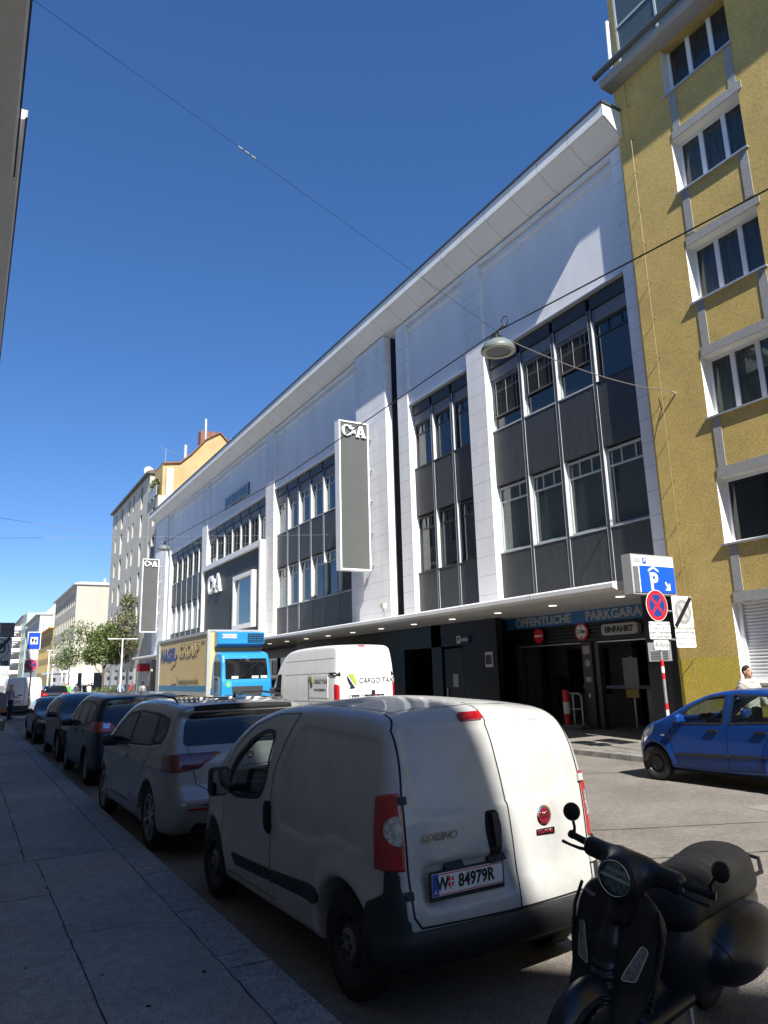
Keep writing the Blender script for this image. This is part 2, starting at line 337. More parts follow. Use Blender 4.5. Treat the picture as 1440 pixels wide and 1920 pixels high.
for bi, (ya, yb, n) in enumerate(bays):
    # spandrels and lintel panels
    dw = (yb - ya) / n
    for k in range(n):
        a = ya + k * dw + .07; c = ya + (k + 1) * dw - .07
        if k == 0: a = ya + .01
        if k == n - 1: c = yb - .01
        if bi != 3:
            P_('spandrel_panel', MB().box(SX, SX + .3, a, c, 3.89, 5.54), dark); P_('spandrel_panel', MB().box(SX, SX + .3, a, c, 7.8, 9.66), dark)
        P_('lintel_panel', MB().box(SX - .02, SX + .28, a, c, 11.92, 12.33), dark_s)
        P_('roller_housing', MB().box(SX + .05, SX + .27, a, c, 11.52, 11.9), greyroll)
        fm = alug if bi != 1 else dark
        for ri, (z0, z1) in enumerate(rowz):
            if bi == 3 and ri == 0: continue
            bl = blinds[bi][k] if ri == 1 else 0
            window(a, c, z0, z1, fm if ri == 0 or bi != 0 else dark_s if k == 0 else alug, top=True, blind=bl, cur=[1, 1, 1, 1, 1][bi] if not (bi == 0 and ri == 0) else 0)
    for k in range(n + 1):
        yy = ya + k * dw
        z0 = 3.89 if bi != 3 else 9.7
        f = MB(); f2 = MB()
        if 0 < k < n:
            P_('fin', f.box(SX - .012, SX + .2, yy - .055, yy + .055, z0, 11.93), finm)
            for ri, (za, zc) in enumerate(rowz):
                if bi == 3 and ri == 0: continue
                for sg in (-1, 1): P_('jamb', MB().box(SX + .006, WX + .0, yy + sg * .056, yy + sg * .07, za - .05, zc + .05), jambm)
            e2 = MB(); e2.box(SX - .016, SX + .01, yy - .062, yy - .0555, z0, 11.93); e2.box(SX - .016, SX + .01, yy + .0555, yy + .062, z0, 11.93); P_('fin_edge', e2, alug)
    P_('flashing', MB().box(SX - .18, SX + .1, ya + .005, yb - .005, 12.335, 12.375), alu)
# stair slot with blue glazing
sl_ = MB(); sl_.box(15.4, 15.5, 23.6, 24.5, 3.9, 15.9); P_('stair_glazing', sl_, glass('blue glass', (.01, .03, .07), alpha=.6, ior=1.9))
sm = MB()
for z in np.arange(4.5, 15.8, 1.1): sm.box(15.3, 15.38, 23.6, 24.5, z, z + .05)
P_('glazing_bar', sm, dark_s)
# small upper windows in the fourth bay
P_('window_recess', MB().box(14.60, 14.66, 42.2, 47.2, 13.15, 13.95), dark_s)
for k in range(3):
    a = 42.35 + k * 1.6; f = MB(); f.box(14.55, 14.62, a, a + .08, 13.2, 13.9); f.box(14.55, 14.62, a + 1.35, a + 1.43, 13.2, 13.9); f.box(14.55, 14.62, a + .08, a + 1.35, 13.2, 13.27); f.box(14.55, 14.62, a + .08, a + 1.35, 13.83, 13.9)
    fo = P_('window', f, alug); P_('pane', MB().box(14.57, 14.59, a + .08, a + 1.35, 13.27, 13.83), dglass, fo)
# entrance portal with dark mesh cladding, white frame, framed window and letters
mesh_m = mat('perforated dark cladding', (.040, .043, .048), .6, var=.15, vs=3, joints=(1, 2.0, .02, 0), bump=.3, bs=25)
P_('portal_cladding', MB().box(14.42, 15.2, 39.2, 50.9, 3.89, 9.35), mesh_m)
pf = MB(); pf.box(14.2, 15.2, 38.97, 39.2, 3.89, 9.66); pf.box(14.2, 15.2, 50.9, 50.99, 3.89, 9.66); pf.box(14.2, 15.2, 39.2, 50.9, 9.352, 9.66); P_('portal_frame', pf, white_p)
pw = MB(); y0, y1, z0, z1 = 40.1, 43.7, 4.75, 8.05
for q in ((y0, y0 + .25, z0, z1), (y1 - .25, y1, z0, z1), (y0 + .25, y1 - .25, z0, z0 + .25), (y0 + .25, y1 - .25, z1 - .25, z1)): pw.box(14.12, 14.418, *q)
fo = P_('display_window', pw, white_p); P_('pane', MB().box(14.3, 14.33, y0 + .25, y1 - .25, z0 + .25, z1 - .25), glass('shop glass', (.02, .05, .06), alpha=.9, ior=2.1), fo)
# letters C, ampersand, A with slab serifs as outlines (unit height)
def letters_CA():
    C = arc(.42, .5, .42, 52, 308, 20, .5) + [(.80, .06), (.84, .30), (.74, .34)] + arc(.46, .5, .24, 312, 48, 18, .36)[0:] + [(.72, .64), (.84, .66), (.84, .98), (.76, .98), (.72, .88)]
    C = [(.68, .90)] + arc(.42, .5, .42, 60, 300, 22, .5) + [(.70, .10), (.86, .16), (.86, .34), (.74, .34), (.64, .18)] + arc(.45, .5, .23, 300, 60, 18, .40) + [(.72, .66), (.86, .66), (.86, .99), (.78, .99)]
    A = [(0, 0), (.36, 0), (.36, .1), (.27, .1), (.31, .25), (.60, .25), (.64, .1), (.55, .1), (.55, 0), (1.0, 0), (1.0, .1), (.9, .1), (.62, 1), (.36, 1), (.10, .1), (0, .1)]
    Ah = [(.34, .36), (.455, .74), (.57, .36)]
    return C, A, Ah
def ring_poly(outer, hole):     # joins a hole by a bridge so that one outline describes the letter
    i = min(range(len(outer)), key=lambda k: (outer[k][0] - hole[0][0]) ** 2 + (outer[k][1] - hole[0][1]) ** 2)
    e = 1e-4
    return outer[:i + 1] + [hole[0]] + hole[:0:-1] + [(hole[0][0], hole[0][1] + e)] + [(outer[i][0], outer[i][1] + e)] + outer[i + 1:]
def logo_CA(org, u, v, h, depth, m, parent):
    C, A, Ah = letters_CA(); v_ = Vector(v); u_ = Vector(u)
    S = lambda pl, dx: [((x + dx) * h, y * h) for x, y in pl]
    outline(S(C, 0), org, u, v, depth, m, parent, 'letter'); outline(S(A, 1.3), org, u, v, depth, m, parent, 'letter')
    n_ = u_.cross(v_)
    outline(S(Ah, 1.3), org, u, v, .001, MATS['sign grey'], parent, 'letter_counter', off=depth + .001)
    text('&', h * .72, Vector(org) + u_ * h * 1.06 + v_ * h * .52 + n_ * depth * .5, u, v, m, parent, 'ampersand', depth=depth * .5, bold=.02 * h)
mat('sign grey', (.078, .083, .081), .45, var=.05, vs=2)
gsv = MATS['sign grey']
MATS['sign grey'] = mesh_m
logo_CA((14.41, 49.7, 7.55), (0, -1, 0), (0, 0, 1), 1.25, .16, white_p, store)
MATS['sign grey'] = gsv
# canopy
P_('canopy', MB().prism([(14.49, 3.885), (12.62, 3.80), (12.57, 3.76), (12.57, 3.66), (12.72, 3.6), (16.4, 3.6), (16.4, 3.615), (14.49, 3.615)], 1, 11.5, 66.5), mat('canopy white', (.70, .70, .70), .3, var=.05, vs=1.2, joints=(1, 3.1, .02, 1.2), spec=.6))
lamp_e = mat('downlight', (1, .9, .72), .3, emit=.8)
for i in range(22):
    yy = 12.6 + i * 2.42
    P_('downlight', MB().lathe([(.11, 0), (.11, -.012), (0, -.012)], (14.0, yy, 3.599), 2, 16), lamp_e, smooth=False)
for (a, c) in ((34.2, 35.0), (35.2, 36.2)):
    pass
# ground floor
gf = MB(); gf.box(15.2, 15.44, 19.101, 21.0, .12, 3.6); gf.box(15.2, 15.5, 22.35, 23.0, .12, 3.6); gf.box(15.2, 15.5, 25.0, 26.2, .12, 3.6); gf.box(15.2, 15.5, 21.0, 25.0, 2.78, 3.6); gf.box(15.2, 15.5, 26.2, 36, 2.9, 3.6)
gf.prism([(15.201, 19.1), (16.4, 20.05), (16.4, 20.5), (15.45, 19.6)], 2, .12, 3.6); gf.box(17.5, 17.7, 19.4, 66, .12, 3.6); gf.box(15.5, 17.5, 21.5, 21.7, .12, 3.6)
P_('ground_floor_wall', gf, blackst)
P_('corner_pier', MB().box(14.45, 15.6, 11.46, 12.35, .12, 3.6), blackst)
P_('garage_side_wall', MB().box(15.6, 21, 11.5, 12.2, .12, 3.6), blackst)
cw = MB(); cw.box(15.4, 15.44, 26.2, 66, .12, 2.9)
for yy in np.arange(28, 66, 2.2): cw.box(15.3, 15.46, yy, yy + .07, .12, 2.9, 1)
P_('shop_front', cw, [dglass, dark_s])
# pay-station door
dr = MB(); dr.box(15.26, 15.3, 21.1, 22.25, .15, 2.7); do = P_('door', dr, mat('dark door', (.015, .016, .02), .4))
P_('door_handle', MB().box(15.2, 15.24, 22.05, 22.1, 1.0, 1.3), alu, do)
P_('door_notice', MB().box(15.25, 15.258, 21.45, 21.75, 1.35, 1.8), mat('paper', (.5, .5, .48), .8, var=.2, vs=30), do)
# garage
stone = mat('garage wall stone', (.085, .085, .08), .8, var=.15, vs=2, joints=(2, .95, .012, .3))
gm = MB(); gm.box(20.5, 20.7, 12.2, 24, .1, 3.6); gm.box(16.9, 20.5, 19.6, 19.8, .1, 3.6); P_('garage_wall', gm, stone)
slat = MB(); slat.box(16.46, 16.6, 12.35, 20.2, 2.66, 3.6)
for k in range(8): slat.box(16.38, 16.458, 12.35, 19.98, 2.72 + k * .11, 2.78 + k * .11)
P_('shutter_housing', slat, mat('shutter housing', (.02, .02, .022), .45))
cg = MB(); cg.box(16.36, 16.62, 16.05, 16.45, .12, 2.655); P_('garage_column', cg, mat('column grey', (.05, .052, .055), .4)); P_('garage_column', MB().box(16.4, 16.6, 15.8, 15.95, .12, 2.655), MATS['column grey']); P_('garage_column', MB().box(16.4, 16.6, 19.4, 19.58, .12, 2.655), MATS['column grey'])
P_('door_rail', MB().box(16.37, 16.40, 16.5, 19.35, 2.62, 2.65).box(16.37, 16.40, 12.4, 15.78, 2.62, 2.65), alu)
gl_ = MB(); gl_.box(20.35, 20.49, 20.0, 20.6, 2.2, 2.9)
# attendant window, vent, blue rail inside the garage
P_('booth_window', MB().box(18.2, 18.3, 17.2, 19.0, 1.05, 2.5), glass('booth glass', (.006, .007, .009), alpha=.85))
P_('booth_wall', MB().box(18.3, 18.5, 16.2, 19.6, .1, 3.5), stone)
vt = MB()
for k in range(11): vt.box(18.18, 18.28, 20.1 - 1.0 + .05, 19.55, .5 + k * .1, .56 + k * .1)
P_('vent_grille', vt, black)
P_('rail', MB().box(18.05, 18.1, 13.4, 18.2, 1.22, 1.32), mat('lilac rail', (.35, .33, .55), .5))
# ================================================================ OTHER BUILDINGS
def facade(mb, org, u, width, height, holes, depth, z0=0., top=True):
    # wall sheet with rectangular holes and reveals. org = lower left corner, u = horizontal direction, outward normal n
    u = Vector(u); n = u.cross(Vector((0, 0, 1))); O = Vector(org)
    us = sorted({0., width} | {h[0] for h in holes} | {h[1] for h in holes}); vs = sorted({z0, height} | {h[2] for h in holes} | {h[3] for h in holes})
    P = lambda a, z, d=0.: O + u * a + Vector((0, 0, z)) - n * d
    for i in range(len(us) - 1):
        for j in range(len(vs) - 1):
            a, c, e, g = us[i], us[i + 1], vs[j], vs[j + 1]; mx, mz = (a + c) / 2, (e + g) / 2
            if any(h[0] < mx < h[1] and h[2] < mz < h[3] for h in holes): continue
            mb.add([P(a, e), P(c, e), P(c, g), P(a, g)], [(0, 1, 2, 3)], 0)
    for a, c, e, g in holes:
        mb.add([P(a, e), P(c, e), P(c, g), P(a, g), P(a, e, depth), P(c, e, depth), P(c, g, depth), P(a, g, depth)], [(0, 1, 5, 4), (1, 2, 6, 5), (3, 0, 4, 7)] + ([(2, 3, 7, 6)] if top else []), 1)
def winpart(parent, org, u, h, depth, fm, gm, bars=1, t=.07, sill=None, curtainm=None, name='window', tr=False):
    u = Vector(u); n = u.cross(Vector((0, 0, 1))); O = Vector(org) - n * depth
    a, c, e, g = h; mb = MB()
    def bx(m_, a0, a1, z0, z1, d0, d1, mi=0):
        pts = [O + u * x + Vector((0, 0, z)) + n * d for d in (d0, d1) for x, z in ((a0, z0), (a1, z0), (a1, z1), (a0, z1))]
        m_.add(pts, [(0, 1, 2, 3), (4, 7, 6, 5), (0, 4, 5, 1), (1, 5, 6, 2), (2, 6, 7, 3), (3, 7, 4, 0)], mi)
    bx(mb, a, a + t, e, g, 0, .06); bx(mb, c - t, c, e, g, 0, .06); bx(mb, a + t, c - t, e, e + t, 0, .06); bx(mb, a + t, c - t, g - t, g, 0, .06)
    for k in range(bars):
        x = a + (c - a) * (k + 1) / (bars + 1); bx(mb, x - t * .75, x + t * .75, e + t, g - t, 0, .065)
    if tr: bx(mb, a + t, c - t, g - (g - e) * .3, g - (g - e) * .3 + t, 0, .062)
    fo = mb.build(name, fm, parent, world=True)
    gb = MB(); bx(gb, a + t * .5, c - t * .5, e + t * .5, g - t * .5, .015, .03); gb.build('pane', gm, fo, world=True)
    if curtainm:
        cb = MB(); vs = []; fs = []; k = 0; x = a + .05
        while x < c - .05:
            vs += [O + u * x - n * (.10 + .025 * math.sin(k * 1.7)) + Vector((0, 0, z)) for z in (e, g)]
            if k: fs.append((2 * k - 2, 2 * k, 2 * k + 1, 2 * k - 1))
            k += 1; x += .045
        cb.add(vs, fs); cb.build('curtain', curtainm, fo, world=True)
    if sill:
        sb = MB(); so_ = O + n * depth
        pts = [so_ + u * x + Vector((0, 0, z)) + n * d for d in (-.02 - depth + .07, sill) for x, z in ((a - .05, e - .05), (c + .05, e - .05), (c + .05, e - .008), (a - .05, e - .008))]
        sb.add(pts, [(0, 1, 2, 3), (4, 7, 6, 5), (0, 4, 5, 1), (1, 5, 6, 2), (2, 6, 7, 3), (3, 7, 4, 0)]); sb.build('sill', alu if sill < .1 else alug, fo, world=True)
    return fo
def body_box(mb, x0, x1, y0, y1, z0, z1, skip='', m=0):   # closed box without the faces that facade() draws
    F = {'x0': [(x0, y0), (x0, y1)], 'x1': [(x1, y1), (x1, y0)], 'y0': [(x1, y0), (x0, y0)], 'y1': [(x0, y1), (x1, y1)]}
    for k, ((ax, ay), (bx_, by)) in F.items():
        if k in skip: continue
        mb.add([(ax, ay, z0), (bx_, by, z0), (bx_, by, z1), (ax, ay, z1)], [(0, 1, 2, 3)], m)
    mb.add([(x0, y0, z1), (x1, y0, z1), (x1, y1, z1), (x0, y1, z1)], [(0, 1, 2, 3)], m)
# ---- mustard yellow house on the right
yb = empty('yellow_house', (14.4, 2, 0), 'mustard yellow rendered house with white windows and grey window surrounds on the right edge', 'building')
ocre = mat('ochre render', (.53, .385, .125), .9, var=.07, vs=1.5, bump=.6, bs=48, grain=((34, .20),), dirt=.20)
ocre2 = mat('ochre render fresh', (.54, .42, .07), .9, var=.05, vs=3, bump=.6, bs=48, grain=((34, .18),))
whr = mat('white reveal', (.72, .71, .66), .8, var=.04, vs=5)
grs = mat('grey surround', (.30, .30, .29), .85, var=.1, vs=12, bump=.5, bs=40)
U = (0, -1, 0); YO = (14.4, 11.42, 0)
sills = [4.5, 7.45, 10.35, 13.35, 16.2]
holes = []
for c0 in (1.57, 4.9, 8.2, 11.5):
    holes += [(c0, c0 + 1.85, s, s + 1.5) for s in sills] + [(c0 - .02, c0 + 2.3, 1.5, 3.2)]
mb = MB(); facade(mb, YO, U, 26, 17.6, [h for h in holes if h[2] > 2], .36, z0=3.2)
mb2_ = MB(); facade(mb2_, YO, U, 26, 3.2, [(h[0], h[1], 2.05, 3.2) for h in holes if h[2] < 2], .36, z0=2.05)
for k_ in range(len(mb2_.f)):
    zs_ = [mb2_.v[i][2] for i in mb2_.f[k_]]
    if max(zs_) - min(zs_) > .01 or min(zs_) > 2.1: mb.add([mb2_.v[i] for i in mb2_.f[k_]], [(0, 1, 2, 3)], mb2_.m[k_])
body_box(mb, 14.4, 30, -14.5, 11.42, 0, 17.6, 'x0'); mb.build('wall', [ocre, whr], yb, world=True, fixn=False)
hl = [h for h in holes if h[2] < 2]
mb = MB(); facade(mb, (14.394, 11.42, 0), U, 26, 2.05, [(h[0], h[1], 1.5, 2.05) for h in hl], .36, z0=0, top=False); mb.build('wall_base', [ocre2, whr], yb, world=True, fixn=False)
cgrey = mat('curtain grey', (.55, .56, .56), .85, var=.4, vs=3, stretch=(4, 4, .3)); cpur = mat('purple curtain', (.13, .05, .12), .85, var=.3, vs=3); wframe = mat('white window frame', (.74, .75, .76), .4)
for i, h in enumerate(holes):
    if h[2] < 2:
        sh = MB()
        for k in range(22): z = h[2] + .12 + k * .072; sh.prism([(14.62, z), (14.60, z + .035), (14.62, z + .068), (14.7, z + .068), (14.7, z)], 1, YO[1] - h[1] + .1, YO[1] - h[0] - .1)
        sh.build('roller_shutter', mat('roller shutter', (.55, .56, .58), .4, metal=.2), yb, world=True)
        fb = MB().box(14.55, 14.66, YO[1] - h[0] - .1, YO[1] - h[0], 1.5, 3.2).box(14.55, 14.66, YO[1] - h[1], YO[1] - h[1] + .1, 1.5, 3.2).box(14.55, 14.66, YO[1] - h[1] + .1, YO[1] - h[0] - .1, 1.5, 1.62).box(14.5, 14.66, YO[1] - h[1] + .1, YO[1] - h[0] - .1, 3.2 - .02, 3.19); fb.build('shutter_frame', wframe, yb, world=True)
        MB().box(14.3, 14.5, YO[1] - h[1] - .05, YO[1] - h[0] + .05, 1.44, 1.49).build('sill', alug, yb, world=True)
        continue
    s = sills.index(h[2])
    winpart(yb, YO, U, h, .34, wframe, dglass if s == 0 else glass('house glass', (.05, .055, .06), alpha=.4, ior=1.45), bars=2 if s else 0, t=.075, sill=.07, curtainm=[cgrey, cgrey, cgrey, cgrey, cpur][s])
rb = MB().box(14.9, 15.0, -14, 11.3, 4, 17.4); rb.build('dark_room_sheet', room, yb, world=True)  # dark sheet in place of the shaded rooms behind the windows
class _S:
    def box(s, *a): MB().box(*a).build('window_surround', grs, yb, world=True)
    def build(s, *a, **k): pass
sr = _S()
for c0 in (1.57, 4.9, 8.2, 11.5):
    for s in sills[1:]:
        sr.box(14.385, 14.41, YO[1] - c0 - .30, YO[1] - c0 - .10, s - 1.44 + .20, s - .06); sr.box(14.385, 14.41, YO[1] - c0 - 1.85, YO[1] - c0 - 1.65, s - 1.44 + .20, s - .06)
    for s in sills[:-1] + [1.70]:
        sr.box(14.382, 14.41, YO[1] - c0 - 1.95, YO[1] - c0 - .05, s + 1.5, s + 1.72)
    sr.box(14.385, 14.41, YO[1] - c0 - .30, YO[1] - c0 - .10, 3.43, 4.44); sr.box(14.385, 14.41, YO[1] - c0 - 1.85, YO[1] - c0 - 1.65, 3.43, 4.44)
sr.build('window_surround', grs, yb, world=True)
ev = MB().prism([(14.42, 17.6), (14.0, 17.62), (13.94, 17.75), (13.94, 17.82), (14.42, 17.95)], 1, -14.6, 11.5); ev.build('eave', grs, yb, world=True)
gt = MB().tube([(13.88, -14.6, 17.98), (13.88, 11.6, 17.98)], .09, 10); gt.build('gutter', mat('zinc dark', (.10, .105, .11), .45, metal=.5), yb, world=True)
# glazed winter gardens above the eave
bf = MB(); y = 11.0
while y > -13: bf.box(14.25, 14.31, y - .06, y, 18.0, 20.6); y -= 1.25
for z in (18.0, 19.25, 20.55): bf.box(14.24, 14.32, -13, 11.0, z, z + .06)
bfo = bf.build('glazed_balcony', mat('balcony frame', (.35, .40, .42), .4), yb, world=True)
MB().box(14.27, 14.285, -13, 11, 18.06, 20.5).build('balcony_glass', glass('balcony glass', (.10, .14, .16), alpha=.5, ior=1.6), bfo, world=True)
MB().box(15.6, 30, -14, 11.2, 17.6, 20.8).build('attic_wall', whr, yb, world=True)
MB().box(14.2, 15.6, -13, 11.2, 20.65, 20.8).build('balcony_roof', grs, yb, world=True)
MB().box(14.3, 15.6, 11.02, 11.2, 17.9, 20.6).build('attic_side_wall', ocre, yb, world=True)
MB().tube([(14.12, 11.15, 19.6), (14.1, 11.17, 18.1)], .05, 8).build('drainpipe', white_p, yb, world=True)
lr = MB().tube([(14.3, 10.95, 17.5), (14.3, 10.93, .3)], .009, 6)
for z in np.arange(1, 17.4, 1.05): lr.box(14.29, 14.4, 10.925, 10.945, z, z + .012)
lr.build('lightning_rod', mat('rod metal', (.25, .2, .09), .6, metal=.3), yb, world=True)
bt = MB().tube([(14.4, 10.62, 8.32), (14.28, 10.62, 8.36)], .025, 8); bt.build('wall_bolt', alu, yb, world=True)
# ---- left side of the street (overhead eaves; also reflected in the glass opposite)
lgrey = mat('left house render', (.46, .455, .44), .85, var=.06, vs=.8, bump=.3)
lsof = mat('left eave soffit', (.5, .5, .49), .8, var=.05)
def left_house(name, label, y0, y1, zt, xf, ex, wallm, ww=1.3, pitch=3.0):
    e = empty(name, (xf, (y0 + y1) / 2, 0), label, 'building'); n = int((y1 - y0) / pitch); off = ((y1 - y0) - n * pitch) / 2
    hs = [(off + k * pitch + (pitch - ww) / 2, off + k * pitch + (pitch + ww) / 2, z, z + 1.7) for k in range(n) for z in np.arange(5.0, zt - 2.2, 3.1)]
    mb = MB(); facade(mb, (xf, y0, 0), (0, 1, 0), y1 - y0, zt, hs, .2); body_box(mb, -14, xf, y0, y1, 0, zt, 'x1'); mb.build('wall', [wallm, whr], e, world=True, fixn=False)
    hs.sort(key=lambda h: -h[0])
    for h in hs[:96]: winpart(e, (xf, y0, 0), (0, 1, 0), h, .18, wframe, dglass, bars=1)
    MB().prism([(-14, zt + .01), (ex - .05, zt + .01), (ex, zt + .06), (ex, zt + .3), (-14, zt + .3)], 1, y0 - .3, y1).build('eave', lsof, e, world=True)
    MB().box(ex + .002, ex + .045, y0 - .3, y1 + .15, zt + .1, zt + .32).build('gutter', dark_s, e, world=True)
    return e
left_house('corner_house', 'grey rendered house whose broad eave hangs over the near left pavement', -14.9, 18.1, 14.3, -.75, -.02, lgrey)
rh_ = left_house('rear_shade_house', 'tallest grey house further back on the left side, unseen behind the camera, added for its shadow', -46, -18, 19.7, -.75, -.02, MATS['left house render'])  # unseen house put in for the shadow it throws on the foreground
MB().prism([(-17.98, 14.7), (-11.0, 14.62), (-17.98, 20)], 0, -12, -.02).build('shade_gable', MATS['left house render'], rh_, world=True)  # unseen wedge, slope shaped to shade the scooter and leave the van sunlit
left_house('tall_house', 'taller grey house behind the near eave at the upper left edge', 18.25, 60, 15.9, -.5, .13, mat('left house render light', (.42, .42, .40), .85, var=.05))
# ---- further houses on the right side
def far_house(name, label, x0, x1, y0, y1, z1, wallm, holes, cross=None, fm=None, gm=None, roofm=None, eave=.4, bars=0, depth=.25, revm=None, sillm=None):
    e = empty(name, (x0, (y0 + y1) / 2, 0), label, 'building'); mb = MB()
    facade(mb, (x0, y1, 0), (0, -1, 0), y1 - y0, z1, holes, depth)
    body_box(mb, x0, x1, y0, y1, 0, z1, 'x0' + ('y0' if cross else ''))
    if cross: facade(mb, (x0, y0, 0), (1, 0, 0), x1 - x0, z1, cross, depth)
    mb.build('wall', [wallm, revm or wallm], e, world=True, fixn=False)
    for h in holes: winpart(e, (x0, y1, 0), (0, -1, 0), h, depth - .02, fm or alug, gm or dglass, bars=bars, t=.08)
    for h in cross or []: winpart(e, (x0, y0, 0), (1, 0, 0), h, depth - .02, fm or alug, gm or dglass, bars=bars, t=.08)
    if roofm: MB().prism([(x0 - eave, z1 + .01), (x0 - eave, z1 + .22), (x0 + .5, z1 + .5), (x1, z1 + .5), (x1, z1 + .01)], 1, y0 - .25, y1 + .1).build('roof', roofm, e, world=True)
    return e
cream = mat('cream render', (.42, .405, .355), .85, var=.12, vs=.6); peach = mat('peach render', (.44, .31, .145), .85, var=.14, vs=.5, dirt=.15); darkroof = mat('dark roof', (.10, .09, .08), .7); tiles = mat('red tiles', (.20, .09, .055), .8, var=.3, vs=6)
hs = []
yE = 93.0
for yc, wd, kind in ((75.5, 1.0, 1), (79.8, .8, 0), (82.2, .8, 0), (86.6, 1.2, 1), (90.3, .8, 0)):
    for z in (19.2, 16.2, 13.2, 10.2, 7.2): hs.append((yE - yc - wd / 2, yE - yc + wd / 2, z + (0 if kind else .7), z + 2.4))
eb = far_house('cream_apartment_house', 'tall cream apartment block with narrow recessed windows behind the end of the store', 14.5, 24, 71.8, 93, 22.1, cream, hs, fm=alug, roofm=darkroof, eave=.35)
mb = MB(); mb.box(14.6, 14.9, 72.0, 93, 3.0, 3.5); mb.build('shop_canopy', white_p, eb, world=True)
for y in (74, 79, 84, 89): MB().box(14.44, 14.49, y, y + 3.6, .3, 3.0).build('shop_window', dglass, eb, world=True)
# satellite dish and antennas on its roof
eq = MB(); eq.lathe([(0, 0), (.3, .05), (.5, .16)], (15.2, 76, 23.6), 1, 16); eq.tube([(15.2, 76.1, 22.3), (15.2, 76.1, 23.6)], .04, 6); eq.build('satellite_dish', mat('dish', (.6, .6, .6), .5), eb, world=True)
lw = far_house('terrace_house', 'lower cream house with planted roof terrace between the store and the tall block', 14.5, 15.9, 67.8, 71.7, 19.0, cream, [(1.6, 2.9, 16.3, 18.2), (1.6, 2.9, 13.2, 15.4), (.2, 1.0, 13.2, 15.0), (1.6, 2.9, 10, 12.2)], fm=alug)
MB().box(14.3, 14.36, 67.8, 71.7, 19.0, 20.0).build('balustrade', mat('balustrade', (.3, .33, .33), .5), lw, world=True)
MB().box(15.2, 15.9, 67.9, 71.6, 19.0, 21.8).build('terrace_wall', cream, lw, world=True)
pk = empty('peach_firewall_house', (15, 70, 0), 'peach coloured house with blank firewall and tiled ridge rising behind the store roof', 'building')
gp = [(14.9, 0), (14.9, 22.2), (16.5, 22.45), (17.6, 23.5), (19.0, 25.2), (20.4, 26.1), (21.3, 25.2), (24, 22.5), (24, 0)]
MB().prism(gp, 1, 68.2, 71.6).build('firewall', peach, pk, world=True)
cp = MB()
for (a, c) in zip(gp[1:7], gp[2:8]):
    cp.add([(a[0], 68.0, a[1] + .01), (c[0], 68.0, c[1] + .01), (c[0], 71.7, c[1] + .01), (a[0], 71.7, a[1] + .01), (a[0], 68.0, a[1] + .16), (c[0], 68.0, c[1] + .16), (c[0], 71.7, c[1] + .16), (a[0], 71.7, a[1] + .16)], [(0, 1, 2, 3), (4, 5, 6, 7), (0, 1, 5, 4), (1, 2, 6, 5), (2, 3, 7, 6), (3, 0, 4, 7)])
cp.build('ridge_tiles', tiles, pk, world=True)
MB().box(18.8, 20.3, 69.4, 70.4, 25.0, 26.6).build('chimney', tiles, pk, world=True)
MB().tube([(19.2, 69.0, 25), (19.2, 69.0, 27.7)], .13, 10).tube([(17.2, 68.9, 23.2), (17.2, 68.9, 24.6)], .18, 10).build('flue', alu, pk, world=True)
MB().box(21.8, 22.6, 69, 70, 24.5, 26.0).build('chimney', cream, pk, world=True)
MB().tube([(15.3, 69, 22.3), (15.3, 69, 24.0)], .025, 5).tube([(14.7, 69, 24.1), (16.3, 69, 23.7)], .02, 5).tube([(14.95, 68.7, 24.0), (14.95, 69.3, 24.0)], .012, 4).tube([(15.9, 68.7, 23.8), (15.9, 69.3, 23.8)], .012, 4).build('antenna', steel, pk, world=True)
# terrace plants
def leaves(mb, c, r, n, s, m=0, flat=1., seed=0):
    rnd = np.random.default_rng(seed); C_ = Vector(c)
    for i in range(n):
        d = rnd.normal(size=3); d /= np.linalg.norm(d); rr = rnd.random() ** .45
        p = C_ + Vector((d[0] * r[0], d[1] * r[1], d[2] * r[2])) * rr
        a = rnd.normal(size=3); a /= np.linalg.norm(a); b_ = np.cross(a, rnd.normal(size=3)); b_ /= np.linalg.norm(b_) + 1e-9
        k = s * rnd.uniform(.6, 1.4); a = Vector(a) * k; b_ = Vector(b_) * k * .55
        mb.add([p - a, p + b_, p + a, p - b_], [(0, 1, 2, 3)], m if isinstance(m, int) else int(rnd.choice(m)))
leafA = mat('leaf', (.065, .10, .025), .6, var=.35, vs=1.2); leafB = mat('leaf light', (.13, .17, .045), .6, var=.3, vs=1.5); leafC = mat('leaf brownish', (.14, .12, .05), .6, var=.3, vs=2); bark = mat('bark', (.11, .09, .07), .9, var=.3, vs=9, bump=.6)
mb = MB(); leaves(mb, (14.5, 69.6, 20.4), (.35, 1.6, .5), 350, .12, (0, 1), seed=3); o = mb.build('terrace_shrub', [leafA, leafB], None, fixn=False); tag(o, 'green shrub trailing over the roof terrace railing', 'plant')
# square end houses
def grid(w0, w1, n, ww, zs, hh): st = (w1 - w0) / n; return [(w0 + st * (k + .5) - ww / 2, w0 + st * (k + .5) + ww / 2, z, z + hh) for k in range(n) for z in zs]
mat('white trim far', (.38, .38, .37), .6); creamF = mat('pale cream render', (.40, .375, .31), .85, var=.06, vs=.3); greyF = mat('light grey render', (.32, .50, .49), .85)
fb = far_house('corner_cream_house', 'cream house with blank side wall at the far end of the square', 14.5, 32, 124, 156, 17.1, creamF, grid(1, 31, 12, 1.2, (14.0, 10.6, 7.2, 4.0), 1.9), roofm=MATS['white trim far'], eave=.5, revm=creamF)
for i, (x, h) in enumerate(((19.2, 1.2), (20.6, 1.8), (21.6, 1.3), (22.4, 3.8), (22.9, 3.2))): MB().tube([(x, 128, 17.5), (x, 128, 17.5 + h)], .18, 8).build('flue', white_p, fb, world=True)
MB().box(14.45, 14.55, 123.95, 124.0, 0, 17).build('drainpipe', alug, fb, world=True)
